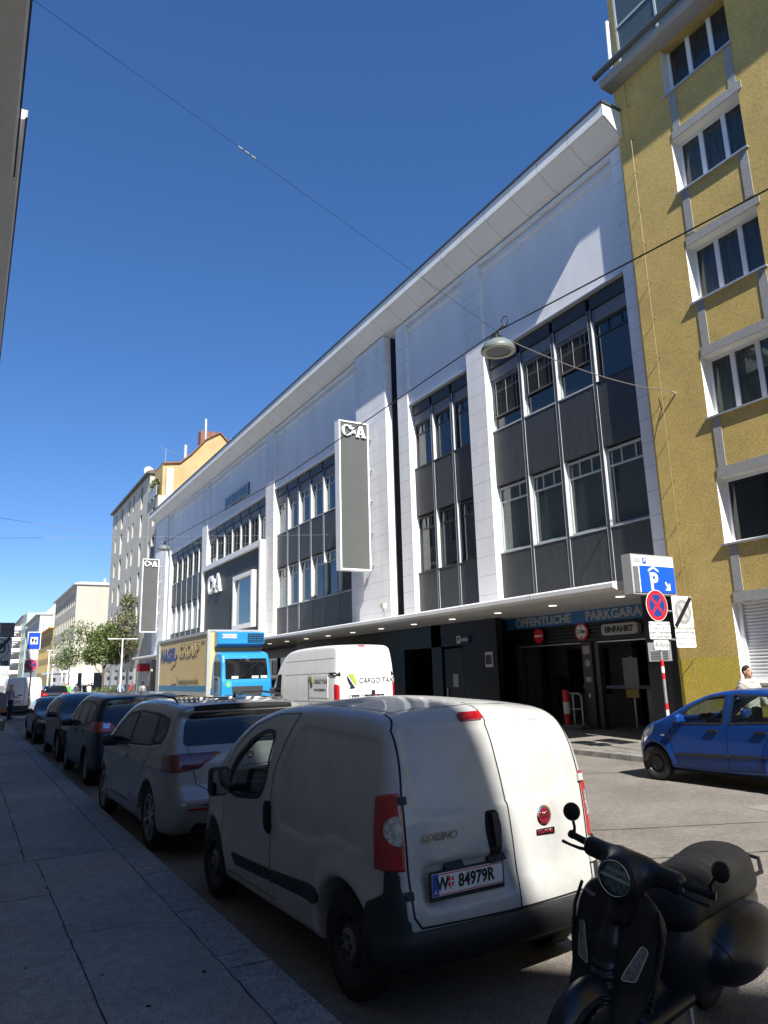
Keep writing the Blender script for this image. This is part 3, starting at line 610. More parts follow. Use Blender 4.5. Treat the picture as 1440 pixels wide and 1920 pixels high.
MB().box(12.8, 14.4, 124, 156, 3.3, 3.7).build('shop_canopy', white_p, fb, world=True)
MB().box(14.4, 14.48, 125, 155, .1, 3.2).build('shop_front', dglass, fb, world=True)
MB().box(15, 31.8, 123.9, 123.98, .1, 3.2).build('side_shop_front', dglass, fb, world=True)
yel = mat('yellow render', (.38, .28, .11), .85)
gb_ = far_house('yellow_gabled_house', 'yellow house with rows of windows and white dormers down the street', 14.5, 26, 157, 190, 12.4, yel, grid(.5, 32.5, 13, 1.2, (9.6, 6.8, 4.0), 1.8), roofm=mat('ochre eave', (.55, .33, .1), .8), eave=.7)
MB().prism([(14.9, 12.95), (18.5, 16.4), (26, 16.4), (26, 12.95)], 1, 157, 190).build('roof', tiles, gb_, world=True)
for y in (160, 166, 172, 178, 184): MB().box(15.0, 18, y, y + 2.6, 13.0, 15.6).build('dormer', white_p, gb_, world=True)
hw = far_house('white_house', 'white house with steep pale firewall beyond the yellow one', 14.5, 27, 191, 233, 17.8, mat('white far', (.42, .43, .44), .8), grid(1, 41, 12, 1.5, (14.6, 11.4, 8.2, 5), 2.0), roofm=MATS['white trim far'], eave=.8)
MB().prism([(15.5, 18.3), (22, 24.5), (27, 24.5), (27, 18.3)], 1, 191, 233).build('attic', MATS['white far'], hw, world=True)
gn = far_house('mint_house', 'narrow mint green house between white houses down the street', 14.3, 26, 234, 252, 22, mat('mint render', (.30, .38, .34), .8), grid(1, 17, 4, 1.5, (18, 14.6, 11.2, 7.8), 2.0))
ib = far_house('balcony_house', 'pale apartment block with stacked white balconies at the far end of the street', 14.5, 30, 254, 312, 22.5, MATS['pale cream render'], grid(1, 57, 12, 2.0, (19, 15.6, 12.2, 8.8, 5.4), 2.2), roofm=darkroof)
for z in (18.4, 15.0, 11.6, 8.2, 4.8):
    for y in (258, 272, 286, 300): MB().box(11.8, 14.4, y, y + 9, z, z + 1.1).build('balcony', white_p, ib, world=True)
far_house('closing_house', 'distant low white house closing the street', -60, 8, 350, 360, 13, mat('white far', 0), [], cross=grid(2, 66, 20, 1.4, (9, 5.5, 2), 1.8), roofm=darkroof)
# ================================================================ IMPLICIT SURFACES (shaped bodies of vehicles and people)
def smax(a, b, k): h = np.maximum(k - np.abs(a - b), 0) / k; return np.maximum(a, b) + h * h * k * .25
def smin(a, b, k): h = np.maximum(k - np.abs(a - b), 0) / k; return np.minimum(a, b) - h * h * k * .25
def poly_sdf(px, py, V):
    V = np.asarray(V, float); n = len(V); d = np.full(px.shape, 1e9); s = np.ones(px.shape, bool)
    j = n - 1
    for i in range(n):
        ex, ey = V[j] - V[i]; wx = px - V[i][0]; wy = py - V[i][1]
        t = np.clip((wx * ex + wy * ey) / (ex * ex + ey * ey + 1e-12), 0, 1)
        d = np.minimum(d, (wx - ex * t) ** 2 + (wy - ey * t) ** 2)
        c1 = py >= V[i][1]; c2 = py < V[j][1]; c3 = ex * wy > ey * wx
        fl = (c1 & c2 & c3) | (~c1 & ~c2 & ~c3); s ^= fl; j = i
    return np.where(s, 1., -1.) * np.sqrt(d)
def psdf(V, g=.01, pad=.35):    # polygon distance looked up from a fine table
    V = np.asarray(V, float); lo = V.min(0) - pad; hi = V.max(0) + pad; nx, ny = (np.ceil((hi - lo) / g)).astype(int) + 1
    X, Y = np.meshgrid(lo[0] + g * np.arange(nx), lo[1] + g * np.arange(ny), indexing='ij'); T = poly_sdf(X.ravel(), Y.ravel(), V).reshape(X.shape)
    def q(x, y):
        u = (x - lo[0]) / g; v = (y - lo[1]) / g; uc = np.clip(u, 0, nx - 1.001); vc = np.clip(v, 0, ny - 1.001); i = uc.astype(int); j = vc.astype(int); a = uc - i; b_ = vc - j
        return (T[i, j] * (1 - a) + T[i + 1, j] * a) * (1 - b_) + (T[i, j + 1] * (1 - a) + T[i + 1, j + 1] * a) * b_ + np.hypot(u - uc, v - vc) * g
    return q
def chaikin(pts, n=2, closed=True):
    P = [np.array(p, float) for p in pts]
    for _ in range(n):
        Q = []
        for i in range(len(P)): a, b_ = P[i], P[(i + 1) % len(P)]; Q += [.75 * a + .25 * b_, .25 * a + .75 * b_]
        P = Q
    return [tuple(p) for p in P]
def smooth_poly(pts, n=2, r=None):     # rounded corners (bezier fillets)
    P = [np.array(p, float) for p in pts]; ext = max(np.ptp([p[0] for p in P]), np.ptp([p[1] for p in P])); r = r or (.05 * n * max(.25, min(1, ext))); Q = []
    for i in range(len(P)):
        a, c, b_ = P[i - 1], P[i], P[(i + 1) % len(P)]; la = np.linalg.norm(a - c); lb = np.linalg.norm(b_ - c); ra = min(r, .42 * la); rb = min(r, .42 * lb)
        p0 = c + (a - c) / la * ra; p2 = c + (b_ - c) / lb * rb
        for t in (0, .25, .5, .75, 1): Q.append(tuple((1 - t) ** 2 * p0 + 2 * t * (1 - t) * c + t * t * p2))
    return Q
def interp(pts): a = np.array(pts); return lambda t: np.interp(t, a[:, 0], a[:, 1])
def sinterp(pts):   # monotone smooth interpolation through points (cosine blended)
    a = np.array(pts, float); xs = np.linspace(a[0, 0], a[-1, 0], 200); ys = np.interp(xs, a[:, 0], a[:, 1]); k = 9
    for _ in range(2): ys = np.convolve(np.pad(ys, k // 2, mode='edge'), np.ones(k) / k, 'valid')
    return lambda t: np.interp(t, xs, ys)
def grad(f, P, e=2e-3):
    G = np.zeros_like(P)
    for k in range(3): d = np.zeros(3); d[k] = e; G[:, k] = (f(P + d) - f(P - d)) / (2 * e)
    return G
def capsule(P, a, b, r1, r2=None):
    a = np.array(a, float); b = np.array(b, float); r2 = r1 if r2 is None else r2
    ab = b - a; t = np.clip(((P - a) @ ab) / (ab @ ab), 0, 1); return np.linalg.norm(P - a - t[:, None] * ab, axis=1) - (r1 + (r2 - r1) * t)
def ellip(P, c, r):
    q = (P - np.array(c)) / np.array(r); k = np.linalg.norm(q, axis=1) + 1e-9; return (k - 1) * min(r) * np.clip(1, 0, 1) if False else k * (k - 1) / (np.linalg.norm(q / np.array(r), axis=1) + 1e-9)
def rbox(P, c, h, r):
    q = np.abs(P - np.array(c)) - np.array(h) + r; return np.linalg.norm(np.maximum(q, 0), axis=1) + np.minimum(q.max(axis=1), 0) - r
def surf(f, lo, hi, h, it=3):
    lo = np.array(lo, float); hi = np.array(hi, float); n = np.ceil((hi - lo) / h).astype(int) + 1
    ax = [lo[k] + h * np.arange(n[k]) for k in range(3)]
    F = np.empty(tuple(n), np.float32)
    for i0 in range(0, n[0], 12):
        X, Y, Z = np.meshgrid(ax[0][i0:i0 + 12], ax[1], ax[2], indexing='ij'); F[i0:i0 + 12] = f(np.stack([X.ravel(), Y.ravel(), Z.ravel()], 1)).reshape(X.shape)
    S = F < 0; nx, ny, nz = n
    C = [S[i:nx - 1 + i, j:ny - 1 + j, k:nz - 1 + k] for i in (0, 1) for j in (0, 1) for k in (0, 1)]
    s = sum(c.astype(int) for c in C); act = (s > 0) & (s < 8); idx = -np.ones(act.shape, int); ids = np.argwhere(act); idx[act] = np.arange(len(ids))
    acc = np.zeros((len(ids), 3)); cnt = np.zeros(len(ids)); corner = [(i, j, k) for i in (0, 1) for j in (0, 1) for k in (0, 1)]
    for a in corner:
        for k in range(3):
            if a[k]: continue
            b_ = list(a); b_[k] = 1
            fa = F[ids[:, 0] + a[0], ids[:, 1] + a[1], ids[:, 2] + a[2]]; fb = F[ids[:, 0] + b_[0], ids[:, 1] + b_[1], ids[:, 2] + b_[2]]
            m = (fa < 0) != (fb < 0); t = np.where(m, fa / np.where(m, fa - fb, 1), 0)
            p = np.array(a, float)[None] + np.zeros((len(ids), 3)); p[:, k] += t; acc[m] += p[m]; cnt[m] += 1
    V = lo + (ids + acc / np.maximum(cnt, 1)[:, None]) * h; Q = []
    for k in range(3):
        sl = [slice(0, n[0] - 1), slice(0, n[1] - 1), slice(0, n[2] - 1)]; s0 = S[tuple(sl)]; s2 = list(sl); s2[k] = slice(1, n[k]); s1 = S[tuple(s2)]
        e = np.argwhere(s0 != s1); u, v = [(1, 2), (2, 0), (0, 1)][k]; e = e[(e[:, u] > 0) & (e[:, v] > 0)]
        flip = S[e[:, 0], e[:, 1], e[:, 2]]
        def I(du, dv): q = e.copy(); q[:, u] -= du; q[:, v] -= dv; return idx[q[:, 0], q[:, 1], q[:, 2]]
        q = np.stack([I(0, 0), I(1, 0), I(1, 1), I(0, 1)], 1); q[~flip] = q[~flip][:, ::-1]; Q.append(q)
    Q = np.concatenate(Q); Q = Q[(Q >= 0).all(1)]
    for _ in range(it):
        G = grad(f, V); g2 = (G ** 2).sum(1) + 1e-6; st = G * (f(V) / np.maximum(g2, .25))[:, None]; ln = np.linalg.norm(st, axis=1)[:, None] + 1e-9; V = V - st * np.minimum(1, .5 * h / ln)
    return V, Q
def smesh(name, f, lo, hi, h, m, parent, sub=0, it=3):
    V, Q = surf(f, lo, hi, h, it); me = bpy.data.meshes.new(name); me.from_pydata(V.tolist(), [], Q.tolist()); me.materials.append(m)
    me.polygons.foreach_set('use_smooth', [True] * len(me.polygons)); me.set_sharp_from_angle(angle=R(50))
    o = bpy.data.objects.new(name, me); COL.objects.link(o); o.parent = parent; return o
DIRS = {'L': (0, 1), 'R': (0, -1), 'B': (1, 1), 'F': (1, -1), 'T': (2, -1)}
class Shape:    # solid f in local coordinates: y forward, x to the right, z up
    def __init__(s, f, lo, hi): s.f = f; s.lo = np.array(lo, float); s.hi = np.array(hi, float)
    def hit(s, side, uv):   # uv: (y,z) for L/R, (x,z) for B/F, (x,y) for T
        ax, sg = DIRS[side]; uv = np.asarray(uv, float); o = [k for k in range(3) if k != ax]
        P = np.zeros((len(uv), 3)); P[:, o[0]] = uv[:, 0]; P[:, o[1]] = uv[:, 1]; P[:, ax] = (s.lo if sg > 0 else s.hi)[ax] + (-.02 if sg > 0 else .02)
        for _ in range(70): P[:, ax] = np.clip(P[:, ax] + sg * np.clip(s.f(P) * .75, -.05, .15), s.lo[ax] - .1, s.hi[ax] + .1)
        s.ok = np.abs(s.f(P)) < .02
        G = grad(s.f, P, 4e-3); G /= np.linalg.norm(G, axis=1)[:, None] + 1e-9; return P, G
    def ribbon(s, name, side, pts, wd, m, parent, off=.0025, closed=False, step=.02, mb=None):
        P = [np.array(p, float) for p in pts]; P = P + [P[0]] if closed else P; D = []
        for a, b_ in zip(P[:-1], P[1:]):
            k = max(1, int(np.linalg.norm(b_ - a) / step)); D += [a + (b_ - a) * i / k for i in range(k)]
        D.append(P[-1]); D = np.array(D); H, G = s.hit(side, D); T = np.gradient(H, axis=0); T /= np.linalg.norm(T, axis=1)[:, None] + 1e-9
        B_ = np.cross(G, T); B_ /= np.linalg.norm(B_, axis=1)[:, None] + 1e-9; own = mb is None; mb = mb or MB(); n = len(D)
        vs = list(H + G * off + B_ * wd / 2) + list(H + G * off - B_ * wd / 2); mb.add(vs, [(i, i + 1, n + i + 1, n + i) for i in range(n - 1) if s.ok[i] and s.ok[i + 1]])
        if own: o = mb.build(name, m, parent, fixn=False, smooth=False); return o
    def patch(s, name, side, poly, m, parent, off=.004, th=.012, res=.03, smooth=True, dome=0., world=False):
        poly = [tuple(p) for p in poly]; D = []
        for a, b_ in zip(poly, poly[1:] + poly[:1]):
            k = max(1, int(math.dist(a, b_) / res)); D += [(a[0] + (b_[0] - a[0]) * i / k, a[1] + (b_[1] - a[1]) * i / k) for i in range(k)]
        A = np.array(D); x0, y0 = A.min(0); x1, y1 = A.max(0); gx, gy = np.meshgrid(np.arange(x0, x1, res), np.arange(y0, y1, res)); I_ = np.stack([gx.ravel(), gy.ravel()], 1)
        I_ = I_[poly_sdf(I_[:, 0], I_[:, 1], A) < -res * .4] if len(I_) else I_; n = len(D)
        r = delaunay_2d_cdt([Vector(p) for p in D] + [Vector(p) for p in I_], [], [list(range(n))], 1, 1e-6)
        uv = np.array([tuple(p) for p in r[0]]); H, G = s.hit(side, uv); sd = -poly_sdf(uv[:, 0], uv[:, 1], A)
        o_ = off + (dome * np.sqrt(np.clip(sd / (.25 * min(x1 - x0, y1 - y0) + 1e-6), 0, 1)) if dome else 0); top = H + G * (o_[:, None] if dome else o_)
        mb = MB(); fs = [tuple(q) for q in r[2] if all(s.ok[i] for i in q)]
        # orient
        q = fs[0]; nn = np.cross(top[q[1]] - top[q[0]], top[q[2]] - top[q[0]])
        if nn @ G[q[0]] < 0: fs = [f[::-1] for f in fs]
        mb.add(list(top), fs)
        ed = {}
        for f in fs:
            for a, b_ in zip(f, f[1:] + f[:1]): ed[(a, b_)] = 1
        be = [(a, b_) for a, b_ in ed if (b_, a) not in ed]; k = len(top); bot = H + G * (off - th); mb.add(list(top) + list(bot), [(b_, a, a + k, b_ + k) for a, b_ in be])
        o = mb.build(name, m, parent, fixn=False); me = o.data
        if smooth:
            me.polygons.foreach_set('use_smooth', [i < len(fs) for i in range(len(me.polygons))])
        return o
# ---- vehicles
def paint(name, col, rough=.35, coat=.45, metal=0., dirt=0.): return mat(name, col, rough, metal=metal, coat=coat, spec=.25, var=.02, vs=1.5, dirt=dirt, crough=.04)
rubber = mat('tyre rubber', (.012, .012, .012), .75, var=.2, vs=20, bump=.3, bs=60); plastic = mat('black plastic', (.016, .017, .019), .55, bump=.15, bs=150); gap = mat('panel gap', (.004, .004, .004), .8)
chrome = mat('chrome', (.75, .76, .78), .12, metal=1.); rimsilver = mat('alloy silver', (.50, .51, .53), .3, metal=.8); lampred = mat('tail lamp red', (.36, .008, .012), .12, coat=1., var=.35, vs=30); lampdark = mat('dark tail lamp', (.12, .005, .008), .12, coat=1., var=.3, vs=30); lampclear = mat('clear lamp', (.55, .57, .6), .12, metal=.6, var=.5, vs=45, coat=1.)
carglass = glass('car glass', (.008, .010, .011), alpha=.25, ior=1.55); darkglass = glass('tinted car glass', (.006, .008, .010), alpha=.85, ior=1.6); seatm = mat('seat fabric', (.02, .02, .022), .9)
interior = mat('interior', (.012, .012, .013), .85)
def wheel(parent, x, y, r, wd, side, style='steel', rimr=None, n=10):
    # side -1: outer face towards -x
    t = empty('wheel', (x, y, r), None, None); t.parent = parent; del t['_org']
    R_ = rimr or r * .62; w2 = wd / 2; o = side
    mb = MB().lathe([(R_, o * w2 * .85), (R_ + .02, o * w2 * .98), (r - .045, o * w2), (r - .012, o * w2 * .82), (r, o * w2 * .5), (r, -o * w2 * .5), (r - .015, -o * w2 * .85), (R_, -o * w2 * .9)], (0, 0, 0), 0, 56, cap=False)
    for k in range(4): mb.lathe([(r + .001, (k - 1.5) * wd * .2 - .004), (r + .001, (k - 1.5) * wd * .2 + .004)], (0, 0, 0), 0, 56, cap=False)
    mb.build('tyre', rubber, t, smooth=True, sharp=30)
    rim = MB()
    if style == 'steel':
        rim.lathe([(R_ + .004, o * w2 * .86), (R_ - .015, o * w2 * .82), (R_ - .03, o * w2 * .45), (R_ * .72, o * w2 * .30), (R_ * .6, o * w2 * .62), (R_ * .3, o * w2 * .60), (0, o * w2 * .58)], (0, 0, 0), 0, 48, cap=False)
        for k in range(12):
            a = 2 * math.pi * k / 12; rim.lathe([(.022, o * (w2 * .33 + .004)), (0, o * (w2 * .33 + .005))], (0, math.cos(a) * R_ * .80, math.sin(a) * R_ * .80), 0, 10, 1)
        rim.build('rim', [mat('steel rim', (.022, .022, .024), .45), gap], t, smooth=True, sharp=30)
        if n: 
            hc = MB().lathe([(R_ * .47, o * w2 * .55), (R_ * .47, o * w2 * .78), (R_ * .38, o * w2 * .9), (0, o * w2 * .95)], (0, 0, 0), 0, 32)
            for k in range(6):
                a = 2 * math.pi * k / 6; hc.lathe([(R_ * .10, o * w2 * .97), (R_ * .09, o * w2 * .9), (0, o * w2 * .88)], (0, math.cos(a) * R_ * .27, math.sin(a) * R_ * .27), 0, 12, 1)
            hc.build('hub_cap', [mat('grey hub cap', (.16, .16, .17), .5), black], t, smooth=True, sharp=30)
    else:
        rim.lathe([(R_ + .004, o * w2 * .88), (R_ - .014, o * w2 * .86), (R_ - .03, o * w2 * .2), (R_ * .5, -o * w2 * .1), (0, -o * w2 * .1)], (0, 0, 0), 0, 48, 1, cap=False)
        rim.lathe([(R_ + .005, o * w2 * .885), (R_ - .022, o * w2 * .87), (R_ - .022, o * w2 * .6)], (0, 0, 0), 0, 48, 0, cap=False)
        for k in range(n):
            a = 2 * math.pi * k / n; da = .30 if n <= 5 else .16; xo = o * w2 * .78
            for sg in ((-1, 1) if n <= 5 else (0,)):
                a1 = a + sg * da * .9; a0 = a + sg * .10
                u = Vector((0, math.cos(a0), math.sin(a0))) * R_ * .15; v = Vector((0, math.cos(a1), math.sin(a1))) * (R_ - .012); pr = Vector((0, -math.sin(a1), math.cos(a1))) * .017
                pts = [u - pr * 1.1 + Vector((xo * 1.0, 0, 0)), u + pr * 1.1 + Vector((xo, 0, 0)), v + pr + Vector((xo * .95, 0, 0)), v - pr + Vector((xo * .95, 0, 0))]
                rim.add(pts + [p - Vector((o * .03, 0, 0)) for p in pts], [(0, 1, 2, 3), (4, 7, 6, 5), (0, 4, 5, 1), (1, 5, 6, 2), (2, 6, 7, 3), (3, 7, 4, 0)], 0)
        rim.lathe([(R_ * .2, o * w2 * .7), (R_ * .19, o * w2 * .84), (0, o * w2 * .86)], (0, 0, 0), 0, 24, 0, cap=False)
        rim.build('rim', [rimsilver, black], t, smooth=True, sharp=30)
    return t
def plate(parent, org, u, txt, wd=.52, hh=.115, v=(0, 0, 1), frame=True, crest=True):
    # registration plate in local coordinates; u = reading direction
    u = Vector(u).normalized(); v = Vector(v); v = (v - u * v.dot(u)).normalized(); n = u.cross(v); O = Vector(org)
    def q(mb, a0, a1, b0, b1, d0, d1, mi=0):
        pts = [O + u * a + v * b_ + n * d for d in (d0, d1) for a, b_ in ((a0, b0), (a1, b0), (a1, b1), (a0, b1))]; mb.add(pts, [(3, 2, 1, 0), (4, 5, 6, 7), (0, 1, 5, 4), (1, 2, 6, 5), (2, 3, 7, 6), (3, 0, 4, 7)], mi)
    mb = MB(); q(mb, -wd / 2 - .012, wd / 2 + .012, -hh / 2 - .025, hh / 2 + .012, 0, .008, 0); q(mb, -wd / 2, wd / 2, -hh / 2, hh / 2, .008, .011, 1)
    q(mb, -wd / 2 + .002, -wd / 2 + .045, -hh / 2 + .002, hh / 2 - .002, .011, .0125, 2)
    for b0 in (-hh / 2 + .004, hh / 2 - .010): q(mb, -wd / 2 + .045, wd / 2, b0, b0 + .005, .011, .0122, 3)
    po = mb.build('number_plate', [black, whitem, mat('plate blue', '1C49A8', .4), redm], parent)
    s = hh * .82; P = O + n * .013
    w_, rest = txt.split('|')
    text(w_, s, P + u * (-wd * .36), u, v, blackm, po, depth=.001, bold=.0025, world=False, stretch=.85)
    text(rest, s, P + u * (wd * .115), u, v, blackm, po, depth=.001, bold=.0025, world=False, stretch=.86, space=1.02)
    text('A', hh * .3, P + u * (-wd / 2 + .022) - v * hh * .3, u, v, whitem, po, depth=.001, world=False)
    if crest:
        c = MB(); cx = -wd * .245; pts = [(cx - .02, .032), (cx + .02, .032), (cx + .02, -.008), (cx, -.034), (cx - .02, -.008)]
        c.add([P + u * a + v * b_ + n * .0008 for a, b_ in pts], [(4, 3, 2, 1, 0)], 0)
        for a0, a1, b0, b1 in ((cx - .004, cx + .004, -.026, .031), (cx - .0185, cx + .0185, .004, .012)): q(c, a0, a1, b0, b1, .0142, .0146, 1)
        c.build('crest', [redm, whitem], po)
    return po
# ================================================================ small white van in the foreground
fi = empty('small_van', (3.0, 3.73, 0), 'small white delivery van with black bumper parked nearest at the left kerb', 'van', rz=R(1.6))
FL, FW = 3.93, .858
fprof = [(.10, .30), (.03, .36), (.0, .50), (.012, .62), (.035, .72), (.05, 1.00), (.085, 1.25), (.13, 1.45), (.20, 1.60), (.30, 1.675), (.55, 1.705), (1.1, 1.73), (1.7, 1.72), (2.1, 1.68), (2.42, 1.585), (2.75, 1.37), (3.15, 1.07), (3.35, .985), (3.62, .90), (3.82, .74), (3.92, .55), (3.93, .40), (3.86, .22), (2.0, .21), (.5, .22)]; fprof = psdf(chaikin(fprof, 2))
fw = sinterp([(-.3, .66), (0, .745), (.08, .80), (.2, .835), (.5, .855), (1.2, .858), (2.4, .858), (3.0, .845), (3.4, .79), (3.7, .70), (3.95, .52), (4.2, .4)])
def sst(a, b_, x): t = np.clip((x - a) / (b_ - a), 0, 1); return t * t * (3 - 2 * t)
PN = psdf(smooth_poly([(.27, 1.5), (1.42, 1.54), (1.62, 1.2), (1.66, .84), (1.1, .80), (.72, .90), (.42, .84), (.30, .92)], 2))
UP = psdf(smooth_poly([(-.66, 1.54), (-.60, 1.57), (.50, 1.57), (.56, 1.52), (.575, 1.15), (.52, 1.09), (-.58, 1.07), (-.67, 1.13)], 2)); PLT = psdf(smooth_poly([(-.63, .82), (.02, .82), (.02, .58), (-.63, .58)], 2))
def f_fi(P):
    x, y, z = np.abs(P[:, 0]), P[:, 1], P[:, 2]
    side = fprof(y - .055 * (x / .8) ** 2 * sst(1.2, .8, y), z + .06 * sst(.0, .85, x) * sst(1.3, 1.6, z))
    w_ = fw(y) - .185 * np.clip((z - .92) / .8, 0, 1.1) ** 2.0 - .05 * np.clip((.5 - z) / .35, 0, 1) ** 1.5
    for yc in (.62, 3.13):
        r = np.hypot(y - yc, z - .31); w_ = w_ + .022 * np.exp(-((r - .40) / .09) ** 2) * sst(.15, .3, z)
    # flared rear haunch, pressed side panel
    pn = PN(y, z)
    w_ = w_ - .012 * sst(.010, -.020, pn)
    return smax(side, (x - w_) * .93, .08)
def f_fi_rec(P):
    x, y, z = P[:, 0], P[:, 1], P[:, 2]; d = f_fi(P)
    rear = sst(.5, .3, y)
    up = UP(x, z)
    d = d + .016 * sst(.006, -.014, up) * rear
    pl = PLT(x, z); d = d + .030 * sst(.01, -.03, pl) * rear
    return d
def f_fi_body(P):
    x, y, z = P[:, 0], P[:, 1], P[:, 2]; d = f_fi_rec(P)
    for yc in (.62, 3.13): d = smax(d, -(np.maximum(np.hypot(y - yc, z - .31) - .365, .55 - np.abs(x))), .02)
    cav = np.maximum(f_fi(P) + .06, np.maximum(.55 - z, 1.45 - y)); d = np.maximum(d, -cav)
    win = FW_(y, z); d = smax(d, -np.maximum(win, .5 - np.abs(x)), .012)
    ws = FS_(x, z); d = np.maximum(d, -np.maximum(ws, 2.15 - y))
    return d
fwin = smooth_poly([(1.84, 1.46), (2.02, 1.475), (2.28, 1.40), (2.58, 1.22), (2.80, .96), (2.50, .93), (1.98, .98), (1.88, 1.10)], 2)
fws = smooth_poly([(-.60, 1.52), (.60, 1.52), (.70, 1.08), (-.70, 1.08)], 1)
FW_ = psdf(fwin); FS_ = psdf(fws)
white_car = paint('white van paint', (.43, .43, .415), .32, coat=.8); white_car2 = mat('white van rear paint', (.43, .43, .415), .4, coat=.4, dirt=.30, vs=5, grain=((3.0, .06),))
S = Shape(f_fi_rec, (-.95, -.05, .1), (.95, 4.0, 1.8)); G_ = Shape(f_fi, (-.95, -.05, .1), (.95, 4.0, 1.8))
smesh('body', f_fi_body, (-.93, -.06, .16), (.93, 4.0, 1.78), .021, white_car2, fi)
# rear and front bumpers of black plastic, wrapping round the corners
def f_bump(P):
    x, y, z = P[:, 0], P[:, 1], P[:, 2]
    top = np.where(np.abs(x) < .645, .485, .80) + 0 * x
    top = .49 + .31 * sst(.715, .775, np.abs(x))
    reg = smax(z - top, poly_sdf(y, z, [(-.1, .2), (.42, .2), (.36, .40), (.30, .62), (.17, .68), (.16, .9), (-.1, .9)]), .02)
    return smax(f_fi(P) - .018 - .02 * sst(.50, .42, z) * sst(.3, .1, y), np.maximum(reg, -(f_fi(P) + .06)), .012)
smesh('rear_bumper', f_bump, (-.93, -.09, .18), (.93, .55, .85), .018, plastic, fi)
def f_fb(P):
    x, y, z = P[:, 0], P[:, 1], P[:, 2]; return smax(f_fi(P) - .014, np.maximum(np.maximum(z - .52, 3.42 - y - .3 * (z - .3)), -(f_fi(P) + .06)), .012)
smesh('front_bumper', f_fb, (-.93, 3.2, .18), (.93, 4.0, .6), .03, plastic, fi)
G_.patch('window_surround', 'L', smooth_poly([(1.79, 1.50), (2.02, 1.515), (2.30, 1.44), (2.62, 1.25), (2.92, .93), (2.5, .90), (1.95, .945), (1.84, 1.10)], 2), gap, fi, off=-.012, th=.004) if False else None
for sd, tg in (('L', -1), ('R', 1)):
    G_.ribbon('window_seal', sd, fwin, .035, plastic, fi, off=.004, closed=True)
    G_.patch('side_window', sd, fwin, carglass, fi, off=-.012, th=.004)
    G_.ribbon('door_gap', sd, [(1.50, 1.62), (1.62, 1.43), (1.74, 1.17), (1.76, .8), (1.76, .45), (1.68, .31)], .009, gap, fi)
    G_.ribbon('door_gap', sd, [(1.50, 1.62), (1.9, 1.60), (2.3, 1.50), (2.6, 1.33), (2.86, 1.05), (2.83, .9), (2.81, .53), (2.72, .31), (1.68, .31)], .007, gap, fi)
    G_.patch('rub_strip', sd, smooth_poly([(2.60, .475), (1.77, .505), (1.77, .425), (2.5, .395)], 1), plastic, fi, off=.012, th=.02)
    G_.patch('rub_strip', sd, smooth_poly([(1.755, .505), (.95, .555), (.92, .52), (.94, .455), (1.755, .425)], 1), plastic, fi, off=.012, th=.02)
    G_.patch('door_handle', sd, smooth_poly([(1.86, .97), (1.76, .975), (1.74, .95), (1.74, .78), (1.77, .745), (1.82, .75), (1.86, .80)], 1), gap, fi, off=.012, th=.02, dome=.02)
    # wheels
    for yc in (.62, 3.13): wheel(fi, tg * .745, yc, .30, .185, tg, 'steel')
    # mirror
    mo = smesh('mirror', lambda P, tg=tg: smin(rbox(P, (tg * 1.01, 2.50, 1.06), (.09, .055, .115), .045), capsule(P, (tg * .82, 2.62, .98), (tg * .98, 2.52, .99), .035), .03), (min(tg * .75, tg * 1.15), 2.38, .88), (max(tg * .75, tg * 1.15), 2.72, 1.24), .014, plastic, fi)
    MB().prism(rrect(tg * 1.01 - .07, tg * 1.01 + .07, .965, 1.155, .03), 1, 2.438, 2.444).build('mirror_glass', mat('mirror glass', (.5, .55, .6), .03, metal=1.), mo)
for sx in (-1, 1):
    smesh('tail_lamp', lambda P, sx=sx: smax(f_fi(P) - .007, np.maximum(np.maximum(smax(P[:, 2] - 1.215 + .12 * np.clip(P[:, 1] - .12, 0, 1), .795 - P[:, 2], .05), np.maximum(P[:, 1] - .255, .728 - sx * P[:, 0])), -(f_fi(P) + .03)), .012), (min(sx * .64, sx * .92), -.03, .75), (max(sx * .64, sx * .92), .3, 1.26), .0125, lampred, fi)
    G_.patch('reversing_lamp', 'B', [(sx * .738, 1.09), (sx * .77, 1.088), (sx * .795, 1.075), (sx * .810, 1.045), (sx * .814, 1.01), (sx * .810, .975), (sx * .795, .945), (sx * .77, .932), (sx * .738, .93)], lampclear, fi, off=.012, th=.01, res=.015)
    S.ribbon('door_gap', 'B', [(sx * .62, 1.64), (sx * .69, 1.55), (sx * .718, 1.2), (sx * .715, .8), (sx * .70, .56), (sx * .66, .505)], .012, gap, fi)
    for z in (1.17, .67): S.patch('hinge', 'B', [(sx * .698, z + .022), (sx * .742, z + .022), (sx * .742, z - .022), (sx * .698, z - .022)], white_car if sx > 0 else plastic, fi, off=.022, th=.03, smooth=False)
    G_.patch('headlamp', 'L' if sx < 0 else 'R', smooth_poly([(3.45, .86), (3.6, .86), (3.85, .62), (3.62, .66)], 1), lampclear, fi, off=.006)
S.ribbon('door_gap', 'B', [(-.02, 1.69), (-.01, 1.58), (.0, 1.36), (.025, 1.1), (.04, .82), (.045, .50)], .009, gap, fi)
S.ribbon('door_gap', 'B', [(-.62, 1.64), (-.4, 1.665), (0, 1.68), (.4, 1.665), (.62, 1.64)], .008, gap, fi)
S.ribbon('door_gap', 'B', [(-.66, .503), (0, .497), (.66, .503)], .012, gap, fi)
